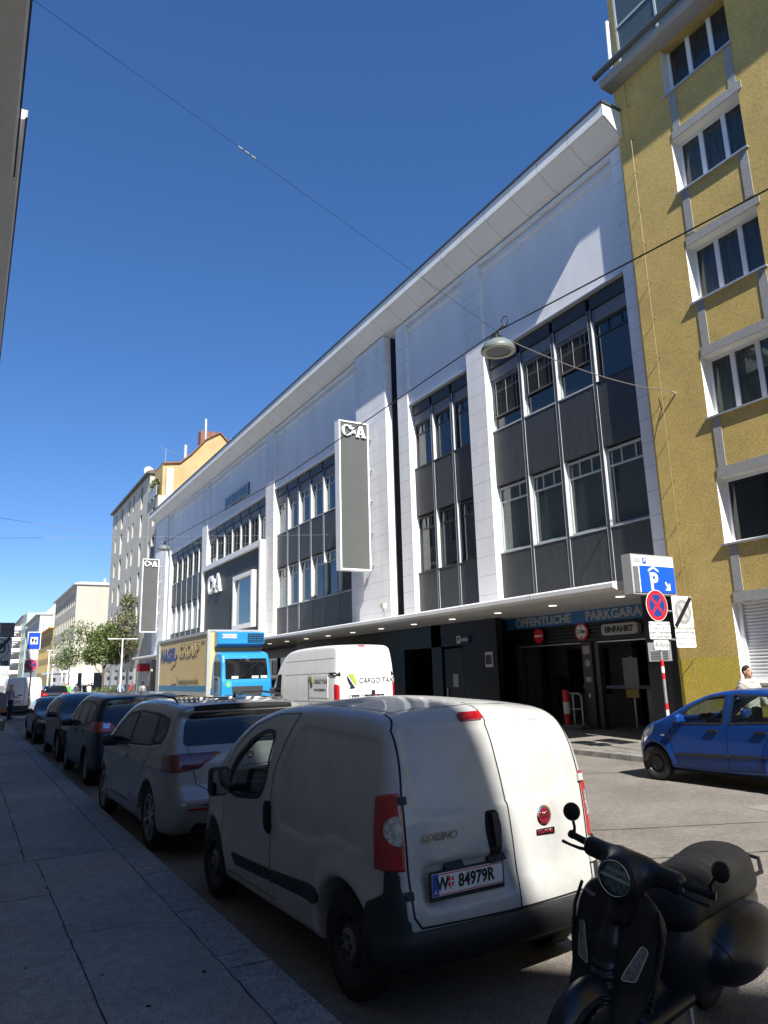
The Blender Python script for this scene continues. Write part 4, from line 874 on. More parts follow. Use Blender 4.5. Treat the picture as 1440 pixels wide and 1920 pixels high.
# roof swage
for sx in (-.42, .42): S.ribbon('roof_joint', 'T', [(sx * 1.35, .42), (sx * 1.42, 1.0), (sx * 1.40, 1.9)], .012, mat('roof joint', (.25, .25, .25), .5), fi, off=.002)
S.patch('brake_lamp', 'B', smooth_poly([(-.20, 1.625), (-.03, 1.63), (-.03, 1.585), (-.20, 1.58)], 1), lampred, fi, off=.018, th=.03, res=.02)
ho = S.patch('rear_handle', 'B', smooth_poly([(-.155, 1.06), (-.07, 1.06), (-.045, .97), (-.055, .83), (-.09, .80), (-.14, .81), (-.165, .95)], 2), gap, fi, off=.006, th=.01)
S.patch('grip', 'B', smooth_poly([(-.128, 1.045), (-.08, 1.045), (-.075, .86), (-.12, .86)], 1), plastic, ho, off=.035, th=.02)
for x0 in (-.47, -.16): S.patch('plate_lamp', 'B', [(x0, .805), (x0 + .12, .815), (x0 + .12, .775), (x0, .765)], plastic, fi, off=.05, th=.05, smooth=False)
plate(fi, (-.325, .045, .708), (1, 0, 0), 'W|84979R', .52, .12)
# round badge and lettering on the doors
H_, _g = S.hit('B', [(.32, .98), (.32, .885), (-.50, .955)])
eb_ = MB().lathe([(.062, 0), (.062, -.008), (.050, -.012)], tuple(H_[0]), 1, 32).build('emblem', chrome, fi, smooth=True)
MB().lathe([(.050, -.0125), (0, -.0126)], tuple(H_[0]), 1, 32).build('emblem_field', mat('dark red enamel', (.16, .01, .02), .3, coat=1.), eb_)
text('FIAT', .052, Vector(H_[0]) + Vector((0, -.0135, 0)), (1, 0, .0), (0, 0, 1), chrome, eb_, depth=.001, world=False, bold=.001, stretch=.75)
bd = MB().box(-.08, .08, -.006, 0, -.020, .020); bd.v = [(a + H_[1][0], c + H_[1][1], d + H_[1][2]) for a, c, d in bd.v]; bo = bd.build('badge', chrome, fi, bevel=.002)
text('ECO-PANEL', .030, Vector(H_[1]) + Vector((0, -.008, 0)), (1, 0, 0), (0, 0, 1), mat('badge red', (.2, .01, .02), .4), bo, depth=.0008, world=False, stretch=.85)
text('FIORINO', .062, Vector(H_[2]) + Vector((0, -.008, 0)), (1, 0, .0), (0, 0, 1), mat('dark chrome', (.25, .25, .26), .25, metal=1.), fi, depth=.002, world=False, stretch=1.0, shear=.3, bold=.0008)
# windscreen, cabin
G_.patch('windscreen', 'F', fws, carglass, fi, off=-.006, th=.004, res=.05)
for sx in (-.38, .38):
    smesh('seat', lambda P, sx=sx: smin(rbox(P, (sx, 2.0, .62), (.23, .25, .08), .06), smin(capsule(P, (sx, 1.83, .68), (sx, 1.66, 1.15), .12), rbox(P, (sx, 1.63, 1.29), (.12, .04, .08), .04), .04), .05), (sx - .3, 1.45, .5), (sx + .3, 2.3, 1.42), .03, seatm, fi)
MB().box(-.70, .70, 2.75, 3.0, .7, .98).build('dashboard', interior, fi, bevel=.03)
MB().lathe([(.17, 0), (.185, .012), (.17, .024)], (0, 0, 0), 1, 24).build('steering_wheel', interior, fi).location = (-.38, 2.62, .98)
MB().box(-.6, .6, .3, 3.5, .17, .24).build('underbody', interior, fi)
# ================================================================ generic passenger cars and vans from a side profile
blackglass = mat('black car glass', (.006, .007, .009), .03, spec=.6)
def make_car(name, label, cat, loc, rz, prof, plan, W, wheels, wr, col, glassmat=blackglass, tumble=.2, zb=.95, tp=1.5, rk=.08, h=.035, cav=None, style='alloy', nsp=5,
             side_w=(), back_w=None, front_w=None, tail=None, tailm=lampred, seal=True, gaps=(), handles=(), mirror=None, clad=None, group=None, hx=.012, rimr=None, belt=None, ww=.2, mwing=None, flare=.02, under=.22, dishub=8):
    e = empty(name, loc, label, cat, rz=rz, group=group); PR = psdf(chaikin(prof, 2)); SW_ = [psdf(q) for q in side_w] if cav else []; FR_ = psdf(front_w) if cav else None; fw_ = sinterp(plan); L_ = max(p[0] for p in prof); Ht = max(p[1] for p in prof)
    def f(P):
        x, y, z = np.abs(P[:, 0]), P[:, 1], P[:, 2]; sd = PR(y, z + .035 * (x / W) ** 2 * sst(zb, Ht, z))
        w_ = fw_(y) - tumble * np.clip((z - zb) / (Ht - zb), 0, 1.1) ** tp - .06 * np.clip((.45 - z) / .3, 0, 1) ** 1.5
        for yc in wheels: r = np.hypot(y - yc, z - wr); w_ = w_ + flare * np.exp(-((r - wr - .07) / .08) ** 2) * sst(.12, .3, z)
        if belt: w_ = w_ + .012 * np.exp(-((z - belt) / .03) ** 2)
        return smax(sd, (x - w_) * .93, rk)
    def fb(P):
        x, y, z = np.abs(P[:, 0]), P[:, 1], P[:, 2]; d = f(P)
        for yc in wheels: d = smax(d, -np.maximum(np.hypot(y - yc, z - wr) - wr - .055, W - .30 - x), .02)
        if cav:
            d = np.maximum(d, -np.maximum(f(P) + .055, np.maximum(cav[0] - z, cav[1] - y)))
            for sw in SW_: d = smax(d, -np.maximum(sw(y, z), W - .4 - x), .012)
            if front_w: d = np.maximum(d, -np.maximum(FR_(P[:, 0], z), cav[2] - y))
        return d
    lo = (-W - .06, -.08, .14); hi = (W + .06, L_ + .06, Ht + .05); s = Shape(f, lo, hi); bo = smesh('body', fb, lo, hi, h, col, e)
    for sd, tg in (('L', -1), ('R', 1)):
        for sw in side_w:
            s.patch('side_window', sd, sw, glassmat, e, off=(-.01 if cav else .004), th=.006)
            if seal: s.ribbon('window_seal', sd, sw, .03, plastic, e, off=.006, closed=True)
        for g in gaps: s.ribbon('door_gap', sd, g, .008, gap, e)
        for hy, hz in handles: s.patch('door_handle', sd, rrect(hy - .09, hy + .09, hz - .018, hz + .018, .015), col if hx < .02 else gap, e, off=.03, th=.03, res=.05)
        if clad: s.patch('cladding', sd, clad, plastic, e, off=.006, th=.01)
        for yc in wheels: wheel(e, tg * (W - ww / 2 - .015), yc, wr, ww, tg, style, rimr=rimr or wr * .66, n=nsp)
        if mirror:
            my, mz, mw = mirror; mo = smesh('mirror', lambda P, tg=tg: smin(rbox(P, (tg * (W + .09), my, mz), (.10, .05, .07), .045), capsule(P, (tg * (W - .12), my + .06, mz - .06), (tg * (W + .02), my + .02, mz - .04), .03), .03), (min(tg * (W - .17), tg * (W + .22)), my - .1, mz - .13), (max(tg * (W - .17), tg * (W + .22)), my + .14, mz + .1), .02, mw or col, e)
    if back_w: s.patch('rear_window', 'B', back_w, glassmat if not cav else darkglass, e, off=.005, th=.012, res=.05)
    if front_w: s.patch('windscreen', 'F', front_w, glassmat, e, off=(-.005 if cav else .004), th=.006, res=.05)
    if tail: 
        for sx in (-1, 1):
            smesh('tail_lamp', lambda P, sx=sx: smax(f(P) - .006, np.maximum(tail(P[:, 0] * sx, P[:, 1], P[:, 2]), -(f(P) + .03)), .01), (min(sx * .1, sx * (W + .05)), -.06, .5), (max(sx * .1, sx * (W + .05)), .5, Ht), .02, tailm, e)
    MB().box(-W * .7, W * .7, .3, L_ - .4, .17, under).build('underbody', interior, e)
    return e, s, f
def seats(e, rows, zs=.55):
    for sy in rows:
        for sx in (-.36, .36):
            smesh('seat', lambda P: smin(rbox(P, (sx, sy + .18, zs), (.22, .25, .08), .06), smin(capsule(P, (sx, sy + .02, zs + .06), (sx, sy - .16, zs + .50), .11), rbox(P, (sx, sy - .19, zs + .64), (.11, .04, .08), .04), .04), .05), (sx - .3, sy - .4, zs - .12), (sx + .3, sy + .5, zs + .78), .04, seatm, e)
# ---- silver SUV (second in the row)
silver = mat('silver metallic', (.29, .285, .27), .36, metal=.35, coat=1., crough=.05)
tprof = [(.16, .26), (.05, .36), (.0, .50), (.0, .64), (.05, .70), (.085, .78), (.10, .95), (.13, 1.08), (.20, 1.16), (.36, 1.46), (.30, 1.56), (.34, 1.61), (.7, 1.645), (1.3, 1.675), (2.2, 1.665), (2.7, 1.59), (3.1, 1.38), (3.5, 1.12), (3.95, 1.04), (4.4, .93), (4.62, .76), (4.70, .5), (4.6, .24), (2.4, .22), (.6, .22)]
tplan = [(-.2, .74), (0, .80), (.12, .87), (.35, .91), (1, .92), (3.6, .92), (4.1, .87), (4.5, .74), (4.8, .55)]
tw1 = smooth_poly([(2.06, 1.50), (2.55, 1.45), (2.95, 1.27), (3.22, 1.07), (2.08, 1.10)], 1); tw2 = smooth_poly([(1.02, 1.49), (2.0, 1.505), (2.03, 1.10), (.98, 1.14), (.92, 1.2)], 1)
tw3 = smooth_poly([(.55, 1.44), (.95, 1.485), (.90, 1.17), (.60, 1.20), (.5, 1.3)], 1)
ti, Ts, Tf = make_car('silver_suv', 'silver grey estate SUV with roof rails parked in front of the small white van', 'car', (2.90, 8.10, 0), R(1.2), tprof, tplan, .92, (.98, 3.77), .355, silver, h=.027,
    tumble=.21, zb=1.0, side_w=(tw1, tw2, tw3), back_w=smooth_poly([(-.62, 1.52), (.62, 1.52), (.70, 1.40), (.74, 1.19), (.70, 1.17), (-.70, 1.17), (-.74, 1.19), (-.70, 1.40)], 1), front_w=[(-.6, 1.52), (.6, 1.52), (.7, 1.15), (-.7, 1.15)],
    tail=lambda x, y, z: np.maximum(poly_sdf(x, z, [(.30, 1.10), (.95, 1.12), (1.0, .98), (.95, .90), (.58, .93), (.50, .985)]), np.maximum(y - .42, z - 1.10)), tailm=lampdark, rimr=.25,
    gaps=([(2.05, 1.52), (2.06, .9), (2.0, .5), (1.2, .42)], [(1.0, 1.5), (.98, 1.1), (1.35, .8), (1.4, .55), (1.2, .42)], [(3.2, 1.07), (3.15, .7), (3.05, .42), (2.0, .42)]), handles=((1.22, .97), (2.2, .95)), mirror=(2.93, 1.09, plastic), belt=.93)
for tg in (-1, 1):
    MB().tube([(tg * .66, .75, 1.62), (tg * .68, .85, 1.675), (tg * .69, 1.5, 1.705), (tg * .68, 2.2, 1.69), (tg * .66, 2.45, 1.64)], [.010, .015, .015, .015, .010], 8).build('roof_rail', mat('dark rail', (.08, .08, .085), .3, metal=.6), ti, smooth=True)
    Ts.ribbon('chrome_strip', 'L' if tg < 0 else 'R', [(.6, 1.165), (1.0, 1.125), (2.0, 1.085), (3.15, 1.06)], .014, chrome, ti, off=.008)
    Ts.ribbon('sill_strip', 'L' if tg < 0 else 'R', [(1.4, .40), (3.3, .38)], .012, chrome, ti, off=.006)
Ts.ribbon('chrome_strip', 'B', [(-.80, .60), (-.5, .575), (0, .57), (.5, .575), (.80, .60)], .018, chrome, ti, off=.006)
Ts.patch('reflector', 'B', [(-.72, .53), (-.35, .515), (-.35, .535), (-.72, .55)], lampred, ti, off=.006)
for sx in (-1, 1): Ts.patch('exhaust_trim', 'B', smooth_poly([(sx * .72, .30), (sx * .35, .30), (sx * .38, .38), (sx * .66, .41)], 1), chrome, ti, off=.004); Ts.patch('diffuser', 'B', smooth_poly([(sx * .68, .31), (sx * .37, .31), (sx * .40, .365), (sx * .63, .395)], 1), gap, ti, off=.008)
Ts.ribbon('tailgate_gap', 'B', [(-.70, 1.16), (-.66, .98), (-.62, .78), (-.5, .72), (.5, .72), (.62, .78), (.66, .98), (.70, 1.16)], .009, gap, ti)
Ts.patch('wiper', 'B', [(-.05, 1.20), (.35, 1.215), (.35, 1.235), (-.05, 1.225)], gap, ti, off=.025)
smesh('spoiler', lambda P: smax(Tf(P) - .012, np.maximum(np.maximum(1.535 - P[:, 2], P[:, 1] - .34), np.abs(P[:, 0]) - .60), .015), (-.7, .1, 1.5), (.7, .6, 1.72), .022, gap, ti)
Ts.patch('roof_glass', 'T', smooth_poly([(-.56, .62), (.56, .62), (.56, 2.55), (-.56, 2.55)], 2), blackglass, ti, off=.003, res=.06)
plate(ti, (0, .03, .88), (1, 0, 0), 'W|9417T', .52, .115)
MB().lathe([(.055, 0), (.055, -.012), (.045, -.014)], (0, .118, 1.045), 1, 28).build('emblem', chrome, ti, smooth=True)
MB().lathe([(.045, -.0145), (0, -.0146)], (0, .118, 1.045), 1, 28).build('emblem_field', gap, ti)
text('W', .05, (0, .100, 1.032), (1, 0, 0), (0, 0, 1), chrome, ti, depth=.001, world=False); text('V', .04, (0, .100, 1.067), (1, 0, 0), (0, 0, 1), chrome, ti, depth=.001, world=False)
MB().prism([(.62, 1.655), (.74, 1.66), (.64, 1.73)], 0, -.008, .008).build('antenna', gap, ti)
# ---- dark blue people carrier (third)
navy = paint('navy paint', (.010, .014, .026), .3)
cprof = [(.14, .26), (.04, .36), (0, .5), (.02, .66), (.05, .9), (.10, 1.08), (.22, 1.4), (.20, 1.56), (.28, 1.61), (.8, 1.66), (1.5, 1.68), (2.1, 1.66), (2.6, 1.54), (3.1, 1.28), (3.55, 1.03), (3.95, .93), (4.3, .78), (4.5, .55), (4.42, .24), (2, .22)]
cplan = [(-.2, .72), (0, .79), (.15, .87), (.4, .90), (1, .91), (3.3, .91), (3.9, .85), (4.3, .72), (4.6, .5)]
cw = [smooth_poly([(2.02, 1.49), (2.4, 1.46), (2.85, 1.26), (3.2, 1.03), (2.04, 1.05)], 1), smooth_poly([(1.12, 1.51), (1.97, 1.50), (1.99, 1.05), (1.1, 1.08)], 1), smooth_poly([(.42, 1.44), (1.06, 1.51), (1.04, 1.09), (.5, 1.16)], 1)]
cm, Cs, Cf = make_car('people_carrier', 'dark navy people carrier with high red and white tail lamps ahead of the silver SUV', 'car', (3.02, 14.40, 0), R(.6), cprof, cplan, .91, (.86, 3.64), .325, navy, h=.045,
    side_w=cw, back_w=smooth_poly([(-.62, 1.54), (.62, 1.54), (.70, 1.12), (.64, 1.02), (-.64, 1.02), (-.70, 1.12)], 1), front_w=[(-.6, 1.5), (.6, 1.5), (.7, 1.1), (-.7, 1.1)], zb=.95,
    tail=lambda x, y, z: np.maximum(poly_sdf(x, z, [(.50, 1.05), (.58, 1.15), (.95, 1.18), (.97, .98), (.62, .97)]), y - .45), gaps=([(2.0, 1.5), (2.02, .9), (2.0, .4)], [(1.08, 1.5), (1.1, 1.05), (1.3, .7), (1.2, .4)], [(3.1, 1.03), (3.0, .4), (1.2, .4)]), handles=((1.3, .96), (2.2, .94)), mirror=(2.9, 1.06, None))
for sx in (-1, 1): Cs.patch('reversing_lamp', 'B', smooth_poly([(sx * .60, 1.13), (sx * .73, 1.14), (sx * .73, 1.05), (sx * .62, 1.04)], 1), lampclear, cm, off=.012)
plate(cm, (0, .03, .78), (1, 0, 0), 'W|2260L', .52, .115)
MB().tube([(0, .5, 1.64), (0, .38, 1.78)], [.01, .004], 6).build('antenna', gap, cm)
# ---- dark coupe SUV facing the camera (fourth)
blk = paint('black paint', (.008, .009, .012), .28)
bprof = [(.14, .26), (.02, .4), (0, .6), (.05, .95), (.12, 1.10), (.6, 1.32), (1.2, 1.52), (1.9, 1.61), (2.5, 1.58), (3.0, 1.42), (3.55, 1.14), (3.95, 1.03), (4.4, .90), (4.66, .72), (4.75, .5), (4.66, .24), (2, .22)]
bplan = [(-.2, .74), (0, .8), (.2, .89), (.6, .94), (3.6, .94), (4.1, .90), (4.5, .78), (4.85, .5)]
bw = [smooth_poly([(2.2, 1.49), (2.6, 1.43), (3.0, 1.28), (3.4, 1.04), (2.2, 1.06)], 1), smooth_poly([(.95, 1.24), (1.5, 1.44), (2.14, 1.50), (2.14, 1.07), (1.0, 1.12)], 1)]
skyglass = mat('tinted roof glass', (.01, .014, .03), .08, spec=.8)
for nm, lb, loc, H_ in (('coupe_suv', 'black coupe style SUV with arched roof facing the camera behind the people carrier', (3.05, 24.05, 0), 1.),):
    e, Bs, Bf = make_car(nm, lb, 'car', loc, R(180), bprof, bplan, .94, (.9, 3.85), .36, blk, h=.05, side_w=bw, back_w=[(-.6, 1.4), (.6, 1.4), (.7, 1.15), (-.7, 1.15)], front_w=smooth_poly([(-.60, 1.54), (.60, 1.54), (.76, 1.13), (-.76, 1.13)], 1), zb=1.0, tumble=.25, mirror=(3.15, 1.10, None), nsp=5)
    Bs.patch('roof_glass', 'T', [(-.5, .9), (.5, .9), (.52, 2.5), (-.52, 2.5)], skyglass, e, off=.004, res=.08)
    for sx in (-1, 1): Bs.patch('headlamp', 'F', smooth_poly([(sx * .55, .82), (sx * .86, .86), (sx * .84, .78), (sx * .58, .76)], 1), lampclear, e, off=.006); Bs.patch('headlamp', 'R' if sx > 0 else 'L', smooth_poly([(4.15, .86), (4.55, .80), (4.5, .74), (4.2, .79)], 1), lampclear, e, off=.006)
    plate(e, (0, 4.76, .48), (-1, 0, 0), 'W|58813K', .52, .115)
# ---- dark saloon facing the camera (fifth)
sprof = [(.12, .26), (.02, .4), (0, .62), (.06, .95), (.5, 1.04), (1.1, 1.28), (1.7, 1.41), (2.3, 1.43), (2.8, 1.34), (3.5, 1.0), (4.1, .90), (4.55, .76), (4.78, .55), (4.7, .22), (2, .2)]
sw_ = [smooth_poly([(2.2, 1.33), (2.65, 1.27), (3.2, .99), (2.2, .99)], 1), smooth_poly([(1.0, 1.15), (1.5, 1.31), (2.14, 1.34), (2.14, .99), (1.05, 1.03)], 1)]
e, As, Af = make_car('dark_saloon', 'dark low saloon car facing the camera, last of the parked row before the kerb bulge', 'car', (2.98, 30.4, 0), R(180), sprof, [(a, b_ * .98) for a, b_ in bplan], .92, (.95, 3.87), .33, paint('dark grey paint', (.018, .022, .032), .3), h=.05, side_w=sw_, front_w=smooth_poly([(-.58, 1.35), (.58, 1.35), (.72, 1.02), (-.72, 1.02)], 1), back_w=[(-.55, 1.3), (.55, 1.3), (.66, 1.08), (-.66, 1.08)], zb=.9, tumble=.25, mirror=(3.05, 1.0, None), nsp=10)
for sx in (-1, 1): As.patch('headlamp', 'F', smooth_poly([(sx * .5, .72), (sx * .84, .76), (sx * .82, .66), (sx * .55, .64)], 1), lampclear, e, off=.006)
As.patch('grille', 'F', smooth_poly([(-.35, .70), (.35, .70), (.28, .40), (-.28, .40)], 1), gap, e, off=.006)
# ---- bright blue small hatchback on the right
blue = paint('bright blue paint', (.004, .040, .20), .35, metal=.1)
iprof = [(.12, .26), (.02, .38), (0, .55), (.04, .85), (.10, 1.0), (.22, 1.30), (.36, 1.45), (.8, 1.51), (1.4, 1.52), (1.85, 1.475), (2.25, 1.33), (2.6, 1.13), (2.82, 1.02), (3.1, .93), (3.35, .80), (3.50, .62), (3.57, .46), (3.50, .23), (2, .22)]
iplan = [(-.2, .64), (0, .70), (.15, .76), (.4, .79), (2.8, .795), (3.1, .765), (3.35, .68), (3.55, .52), (3.7, .35)]
iw = [smooth_poly([(1.60, 1.415), (1.90, 1.37), (2.28, 1.19), (2.56, .97), (2.5, .955), (1.63, .985)], 1), smooth_poly([(.82, 1.40), (1.46, 1.425), (1.52, .99), (.86, 1.03)], 1), smooth_poly([(.36, 1.32), (.72, 1.39), (.76, 1.06), (.5, 1.10)], 1)]
ic, Is, If = make_car('blue_hatchback', 'bright blue small hatchback with black steel wheels parked by the right kerb', 'car', (11.15, 5.90, 0), 0, iprof, iplan, .795, (.64, 3.02), .285, blue, h=.026, glassmat=carglass, cav=(.93, .30, 2.1), side_w=iw,
    back_w=[(-.5, 1.36), (.5, 1.36), (.6, 1.05), (-.6, 1.05)], front_w=smooth_poly([(-.52, 1.40), (.52, 1.40), (.64, 1.05), (-.64, 1.05)], 1), zb=.92, tumble=.17, style='steel', nsp=0, hx=.03, gaps=([(1.55, 1.44), (1.57, .95), (1.60, .6), (1.62, .28), (2.5, .26), (2.62, .5), (2.66, .88), (2.6, 1.0)], [(.8, 1.43), (.78, 1.0), (1.0, .65), (1.05, .32), (1.6, .28)]), handles=((1.82, .865), (1.0, .88)), mirror=(2.36, 1.04, blue), ww=.17)
Is.patch('rub_strip', 'L', smooth_poly([(2.56, .485), (1.60, .525), (1.60, .47), (2.56, .445)], 1), plastic, ic, off=.012, th=.02)
Is.patch('rub_strip', 'L', smooth_poly([(1.57, .525), (.98, .54), (.90, .52), (1.57, .47)], 1), plastic, ic, off=.012, th=.02)
for sd in 'LR': Is.patch('headlamp', sd, smooth_poly([(2.98, .92), (3.30, .74), (3.42, .58), (3.28, .60), (3.05, .76)], 1), lampclear, ic, off=.004)
Is.patch('side_marker', 'L', rrect(2.77, 2.85, .735, .765, .012), lampclear, ic, off=.006, res=.02)
seats(ic, (.85, 1.5), .52)
MB().box(-.6, .6, 2.2, 2.5, .6, .95).build('dashboard', interior, ic, bevel=.03)
st_ = MB().lathe([(.155, -.012), (.175, 0), (.155, .012)], (0, 0, 0), 1, 24).box(-.15, .15, -.01, .01, -.015, .015).build('steering_wheel', interior, ic); st_.location = (-.36, 2.10, .96); st_.rotation_euler = (R(-25), 0, 0)
MB().box(-.11, .11, 1.96, 1.98, 1.30, 1.36).build('rear_view_mirror', gap, ic)
MB().box(-.42, -.30, 2.28, 2.31, 1.0, 1.10).build('sat_nav', gap, ic)
# ---- tall white delivery van with writing
wv = paint('white van white', (.72, .73, .74), .35, coat=.6)
vprof = [(.06, .40), (.0, .5), (.0, 1.5), (.03, 2.2), (.09, 2.62), (.2, 2.76), (.6, 2.80), (2.6, 2.79), (3.7, 2.74), (4.15, 2.60), (4.55, 2.25), (5.0, 1.70), (5.3, 1.35), (5.75, 1.15), (5.95, .85), (6.0, .5), (5.9, .28), (3, .26), (.6, .3)]
vplan = [(-.2, .96), (0, .985), (.15, 1.02), (1, 1.025), (4.6, 1.025), (5.3, .98), (5.8, .8), (6.1, .6)]
vwin = smooth_poly([(4.28, 1.95), (4.62, 1.93), (5.12, 1.38), (4.9, 1.22), (4.30, 1.25)], 2)
va, Vs, Vf = make_car('cargo_van', 'tall white cargo taxi van seen from behind in the middle of the road', 'van', (10.5, 19.5, 0), 0, vprof, vplan, 1.025, (1.05, 5.05), .36, wv, h=.045, side_w=(vwin,), front_w=[(-.75, 2.3), (.75, 2.3), (.85, 1.45), (-.85, 1.45)], zb=1.4, tumble=.13, tp=1.6, rk=.10, style='steel', nsp=8, mirror=(4.85, 1.45, plastic), flare=.015,
    tail=lambda x, y, z: np.maximum(np.maximum(np.maximum(z - 1.62, .92 - z), .90 - x), y - .16), gaps=([(4.2, 2.1), (4.15, .5)], [(5.15, 1.25), (5.0, .5), (4.1, .42)]))
for z in (2.38, 1.95, 1.12): Vs.ribbon('side_crease_shade', 'L', [(.25, z), (4.0, z - .03)], .018, mat('crease shade grey', (.35, .36, .37), .5), va, off=.004)  # flat grey strips paint the shade of pressed creases on the side
for y in (1.55, 2.95): Vs.ribbon('side_crease_shade', 'L', [(y, 2.6), (y, .75)], .012, MATS['crease shade grey'], va, off=.004)
Vs.ribbon('door_gap', 'B', [(-.01, 2.65), (-.01, 1.6), (.02, .5)], .012, gap, va); Vs.ribbon('door_gap', 'B', [(-.80, 2.62), (-.9, 2.0), (-.9, .5)], .012, gap, va); Vs.ribbon('door_gap', 'B', [(.80, 2.62), (.9, 2.0), (.9, .5)], .012, gap, va); Vs.ribbon('door_gap', 'B', [(-.8, 2.62), (0, 2.66), (.8, 2.62)], .012, gap, va)
Vs.ribbon('door_crease_shade', 'B', [(-.88, 1.98), (.88, 1.98)], .014, MATS['crease shade grey'], va, off=.004); Vs.ribbon('door_crease_shade', 'B', [(-.88, 1.42), (.88, 1.42)], .012, MATS['crease shade grey'], va, off=.004)  # crease shade painted as grey strips across the rear doors
Vs.patch('brake_lamp', 'B', rrect(-.17, .06, 2.70, 2.74, .01), lampred, va, off=.02, th=.03, res=.03)
Vs.patch('rear_handle', 'B', rrect(.16, .28, 1.18, 1.42, .05), gap, va, off=.03, th=.03, res=.04)
for sx in (-1, 1):
    Vs.patch('hinge', 'B', rrect(sx * .93 - .07, sx * .93 + .07, 1.84, 1.96, .02), gap, va, off=.02, th=.03, res=.05)
    Vs.patch('reversing_lamp', 'B', rrect(sx * .945 - .035, sx * .945 + .035, .96, 1.12, .02), lampclear, va, off=.012, res=.03)
lime = mat('lime green', (.28, .45, .03), .5); nvy = mat('dark navy print', (.012, .016, .035), .5); gtxt = mat('grey print', (.05, .055, .06), .5)
def cargo_logo(O, u, s, web):
    O = Vector(O); u = Vector(u); v = Vector((0, 0, 1)); n = u.cross(v)
    ol = lambda P_, m, nm: outline([(a * s, b_ * s) for a, b_ in P_], O, u, v, .003, m, va, nm, world=False)
    ol([(.06, .60), (.26, .56), (.42, .60), (.36, .50), (.52, .20), (.52, .0), (.40, .1)], lime, 'logo_mark'); ol([(0, .52), (.08, .42), (.36, .02), (.46, -.08), (.2, -.12), (.12, -.12), (.18, 0), (.02, .30)], nvy, 'logo_mark')
    text('CARGO TAXI', .36 * s, O + u * 1.65 * s + v * .24 * s, u, v, gtxt, va, depth=.002, world=False, stretch=.92)
    if web: text('www.cargotaxi.at', .24 * s, O + u * 1.55 * s - v * .22 * s, u, v, gtxt, va, depth=.002, world=False)
cargo_logo((-.66, -.012, 1.55), (1, 0, 0), .62, False)
# side writing lies on a flat white film
MB().box(-1.032, -1.022, .55, 1.95, 1.22, 1.86).build('side_film', mat('film white', (.66, .66, .68), .5), va); MB().box(-1.036, -1.03, 1.93, 1.955, 1.15, 1.90).build('film_edge', gap, va)
cargo_logo((-1.037, 1.88, 1.58), (0, -1, 0), .50, True)
for i, c_ in enumerate((whitem, whitem, redm)):
    for (O, u) in (((-.42 + i * .42, -.008, 1.24), (1, 0, 0)), ((-1.036, 1.75 - i * .44, .98), (0, -1, 0))):
        O = Vector(O); u_ = Vector(u); n = u_.cross(Vector((0, 0, 1))); b = MB(); P4 = lambda a, z, d: O + u_ * a + Vector((0, 0, z)) + n * d
        b.add([P4(-.17, -.055, .004), P4(.17, -.055, .004), P4(.17, .055, .004), P4(-.17, .055, .004)], [(0, 1, 2, 3)]); b.build('app_badge', gap, va, fixn=False)
        b = MB(); b.add([P4(-.15, -.035, .006), P4(-.09, -.035, .006), P4(-.09, .035, .006), P4(-.15, .035, .006)], [(0, 1, 2, 3)]); b.build('app_symbol', c_, va, fixn=False)
        text(('App Store', 'Google Play', 'AppGallery')[i], .062, P4(.045, -.012, .006), u, (0, 0, 1), whitem, va, depth=.001, world=False, stretch=.8)
text('PEUGEOT', .07, (-.45, -.006, 1.02), (1, 0, 0), (0, 0, 1), gtxt, va, depth=.002, world=False, stretch=1.3); text('BOXER', .06, (.72, -.006, 1.02), (1, 0, 0), (0, 0, 1), gtxt, va, depth=.002, world=False)
MB().box(-.95, .95, -.12, .3, .42, .78).build('rear_bumper', plastic, va, bevel=.03)
plate(va, (0, -.13, .62), (1, 0, 0), 'W|71246Z', .52, .115)
# ---- white van at the far left (parked beyond the kerb bulge)
lv, Ls, Lf = make_car('compact_white_van', 'white panel van parked at the left behind the slim sign post, partly sunlit', 'van', (3.15, 48.4, 0), 0, [(a * .88, b_ * .8) for a, b_ in vprof], [(a * .88, b_ * .98) for a, b_ in vplan], 1.0, (.9, 4.3), .33, wv, h=.07, side_w=([(a * .88, b_ * .8) for a, b_ in vwin],), zb=1.2, tumble=.14, style='steel', mirror=(4.2, 1.3, plastic), tail=lambda x, y, z: np.maximum(np.maximum(np.maximum(z - 1.5, .85 - z), .86 - x), y - .16))
Ls.ribbon('door_gap', 'B', [(0, 2.1), (0, .5)], .02, gap, lv); Ls.patch('rear_handle', 'B', rrect(-.35, -.1, 1.18, 1.24, .02), gap, lv, off=.02); plate(lv, (-.4, -.02, .85), (1, 0, 0), 'W|47120J', .5, .12)
MB().box(-.95, .95, -.06, .2, .34, .62).build('rear_bumper', plastic, lv, bevel=.03)
# ---- dark SUV beyond
ds, Ds, Df = make_car('dark_suv', 'dark car in the far roadway to the right of the distant white van', 'car', (6.0, 60, 0), 0, tprof, tplan, .92, (.98, 3.77), .355, blk, h=.08, side_w=(tw1, tw2), back_w=[(-.62, 1.52), (.62, 1.52), (.72, 1.19), (-.72, 1.19)], tail=lambda x, y, z: np.maximum(poly_sdf(x, z, [(.5, 1.1), (.95, 1.12), (.95, .92), (.55, .95)]), y - .42))
# ================================================================ signs, lamps, cables, street furniture
def local(o, pts): return pts
def disc(mb, c, r, n, t=.004, m=0, seg=32):  # disc facing -y (towards the viewer) at c
    mb.lathe([(r, 0), (r, -t), (0, -t)], c, 1, seg, m)
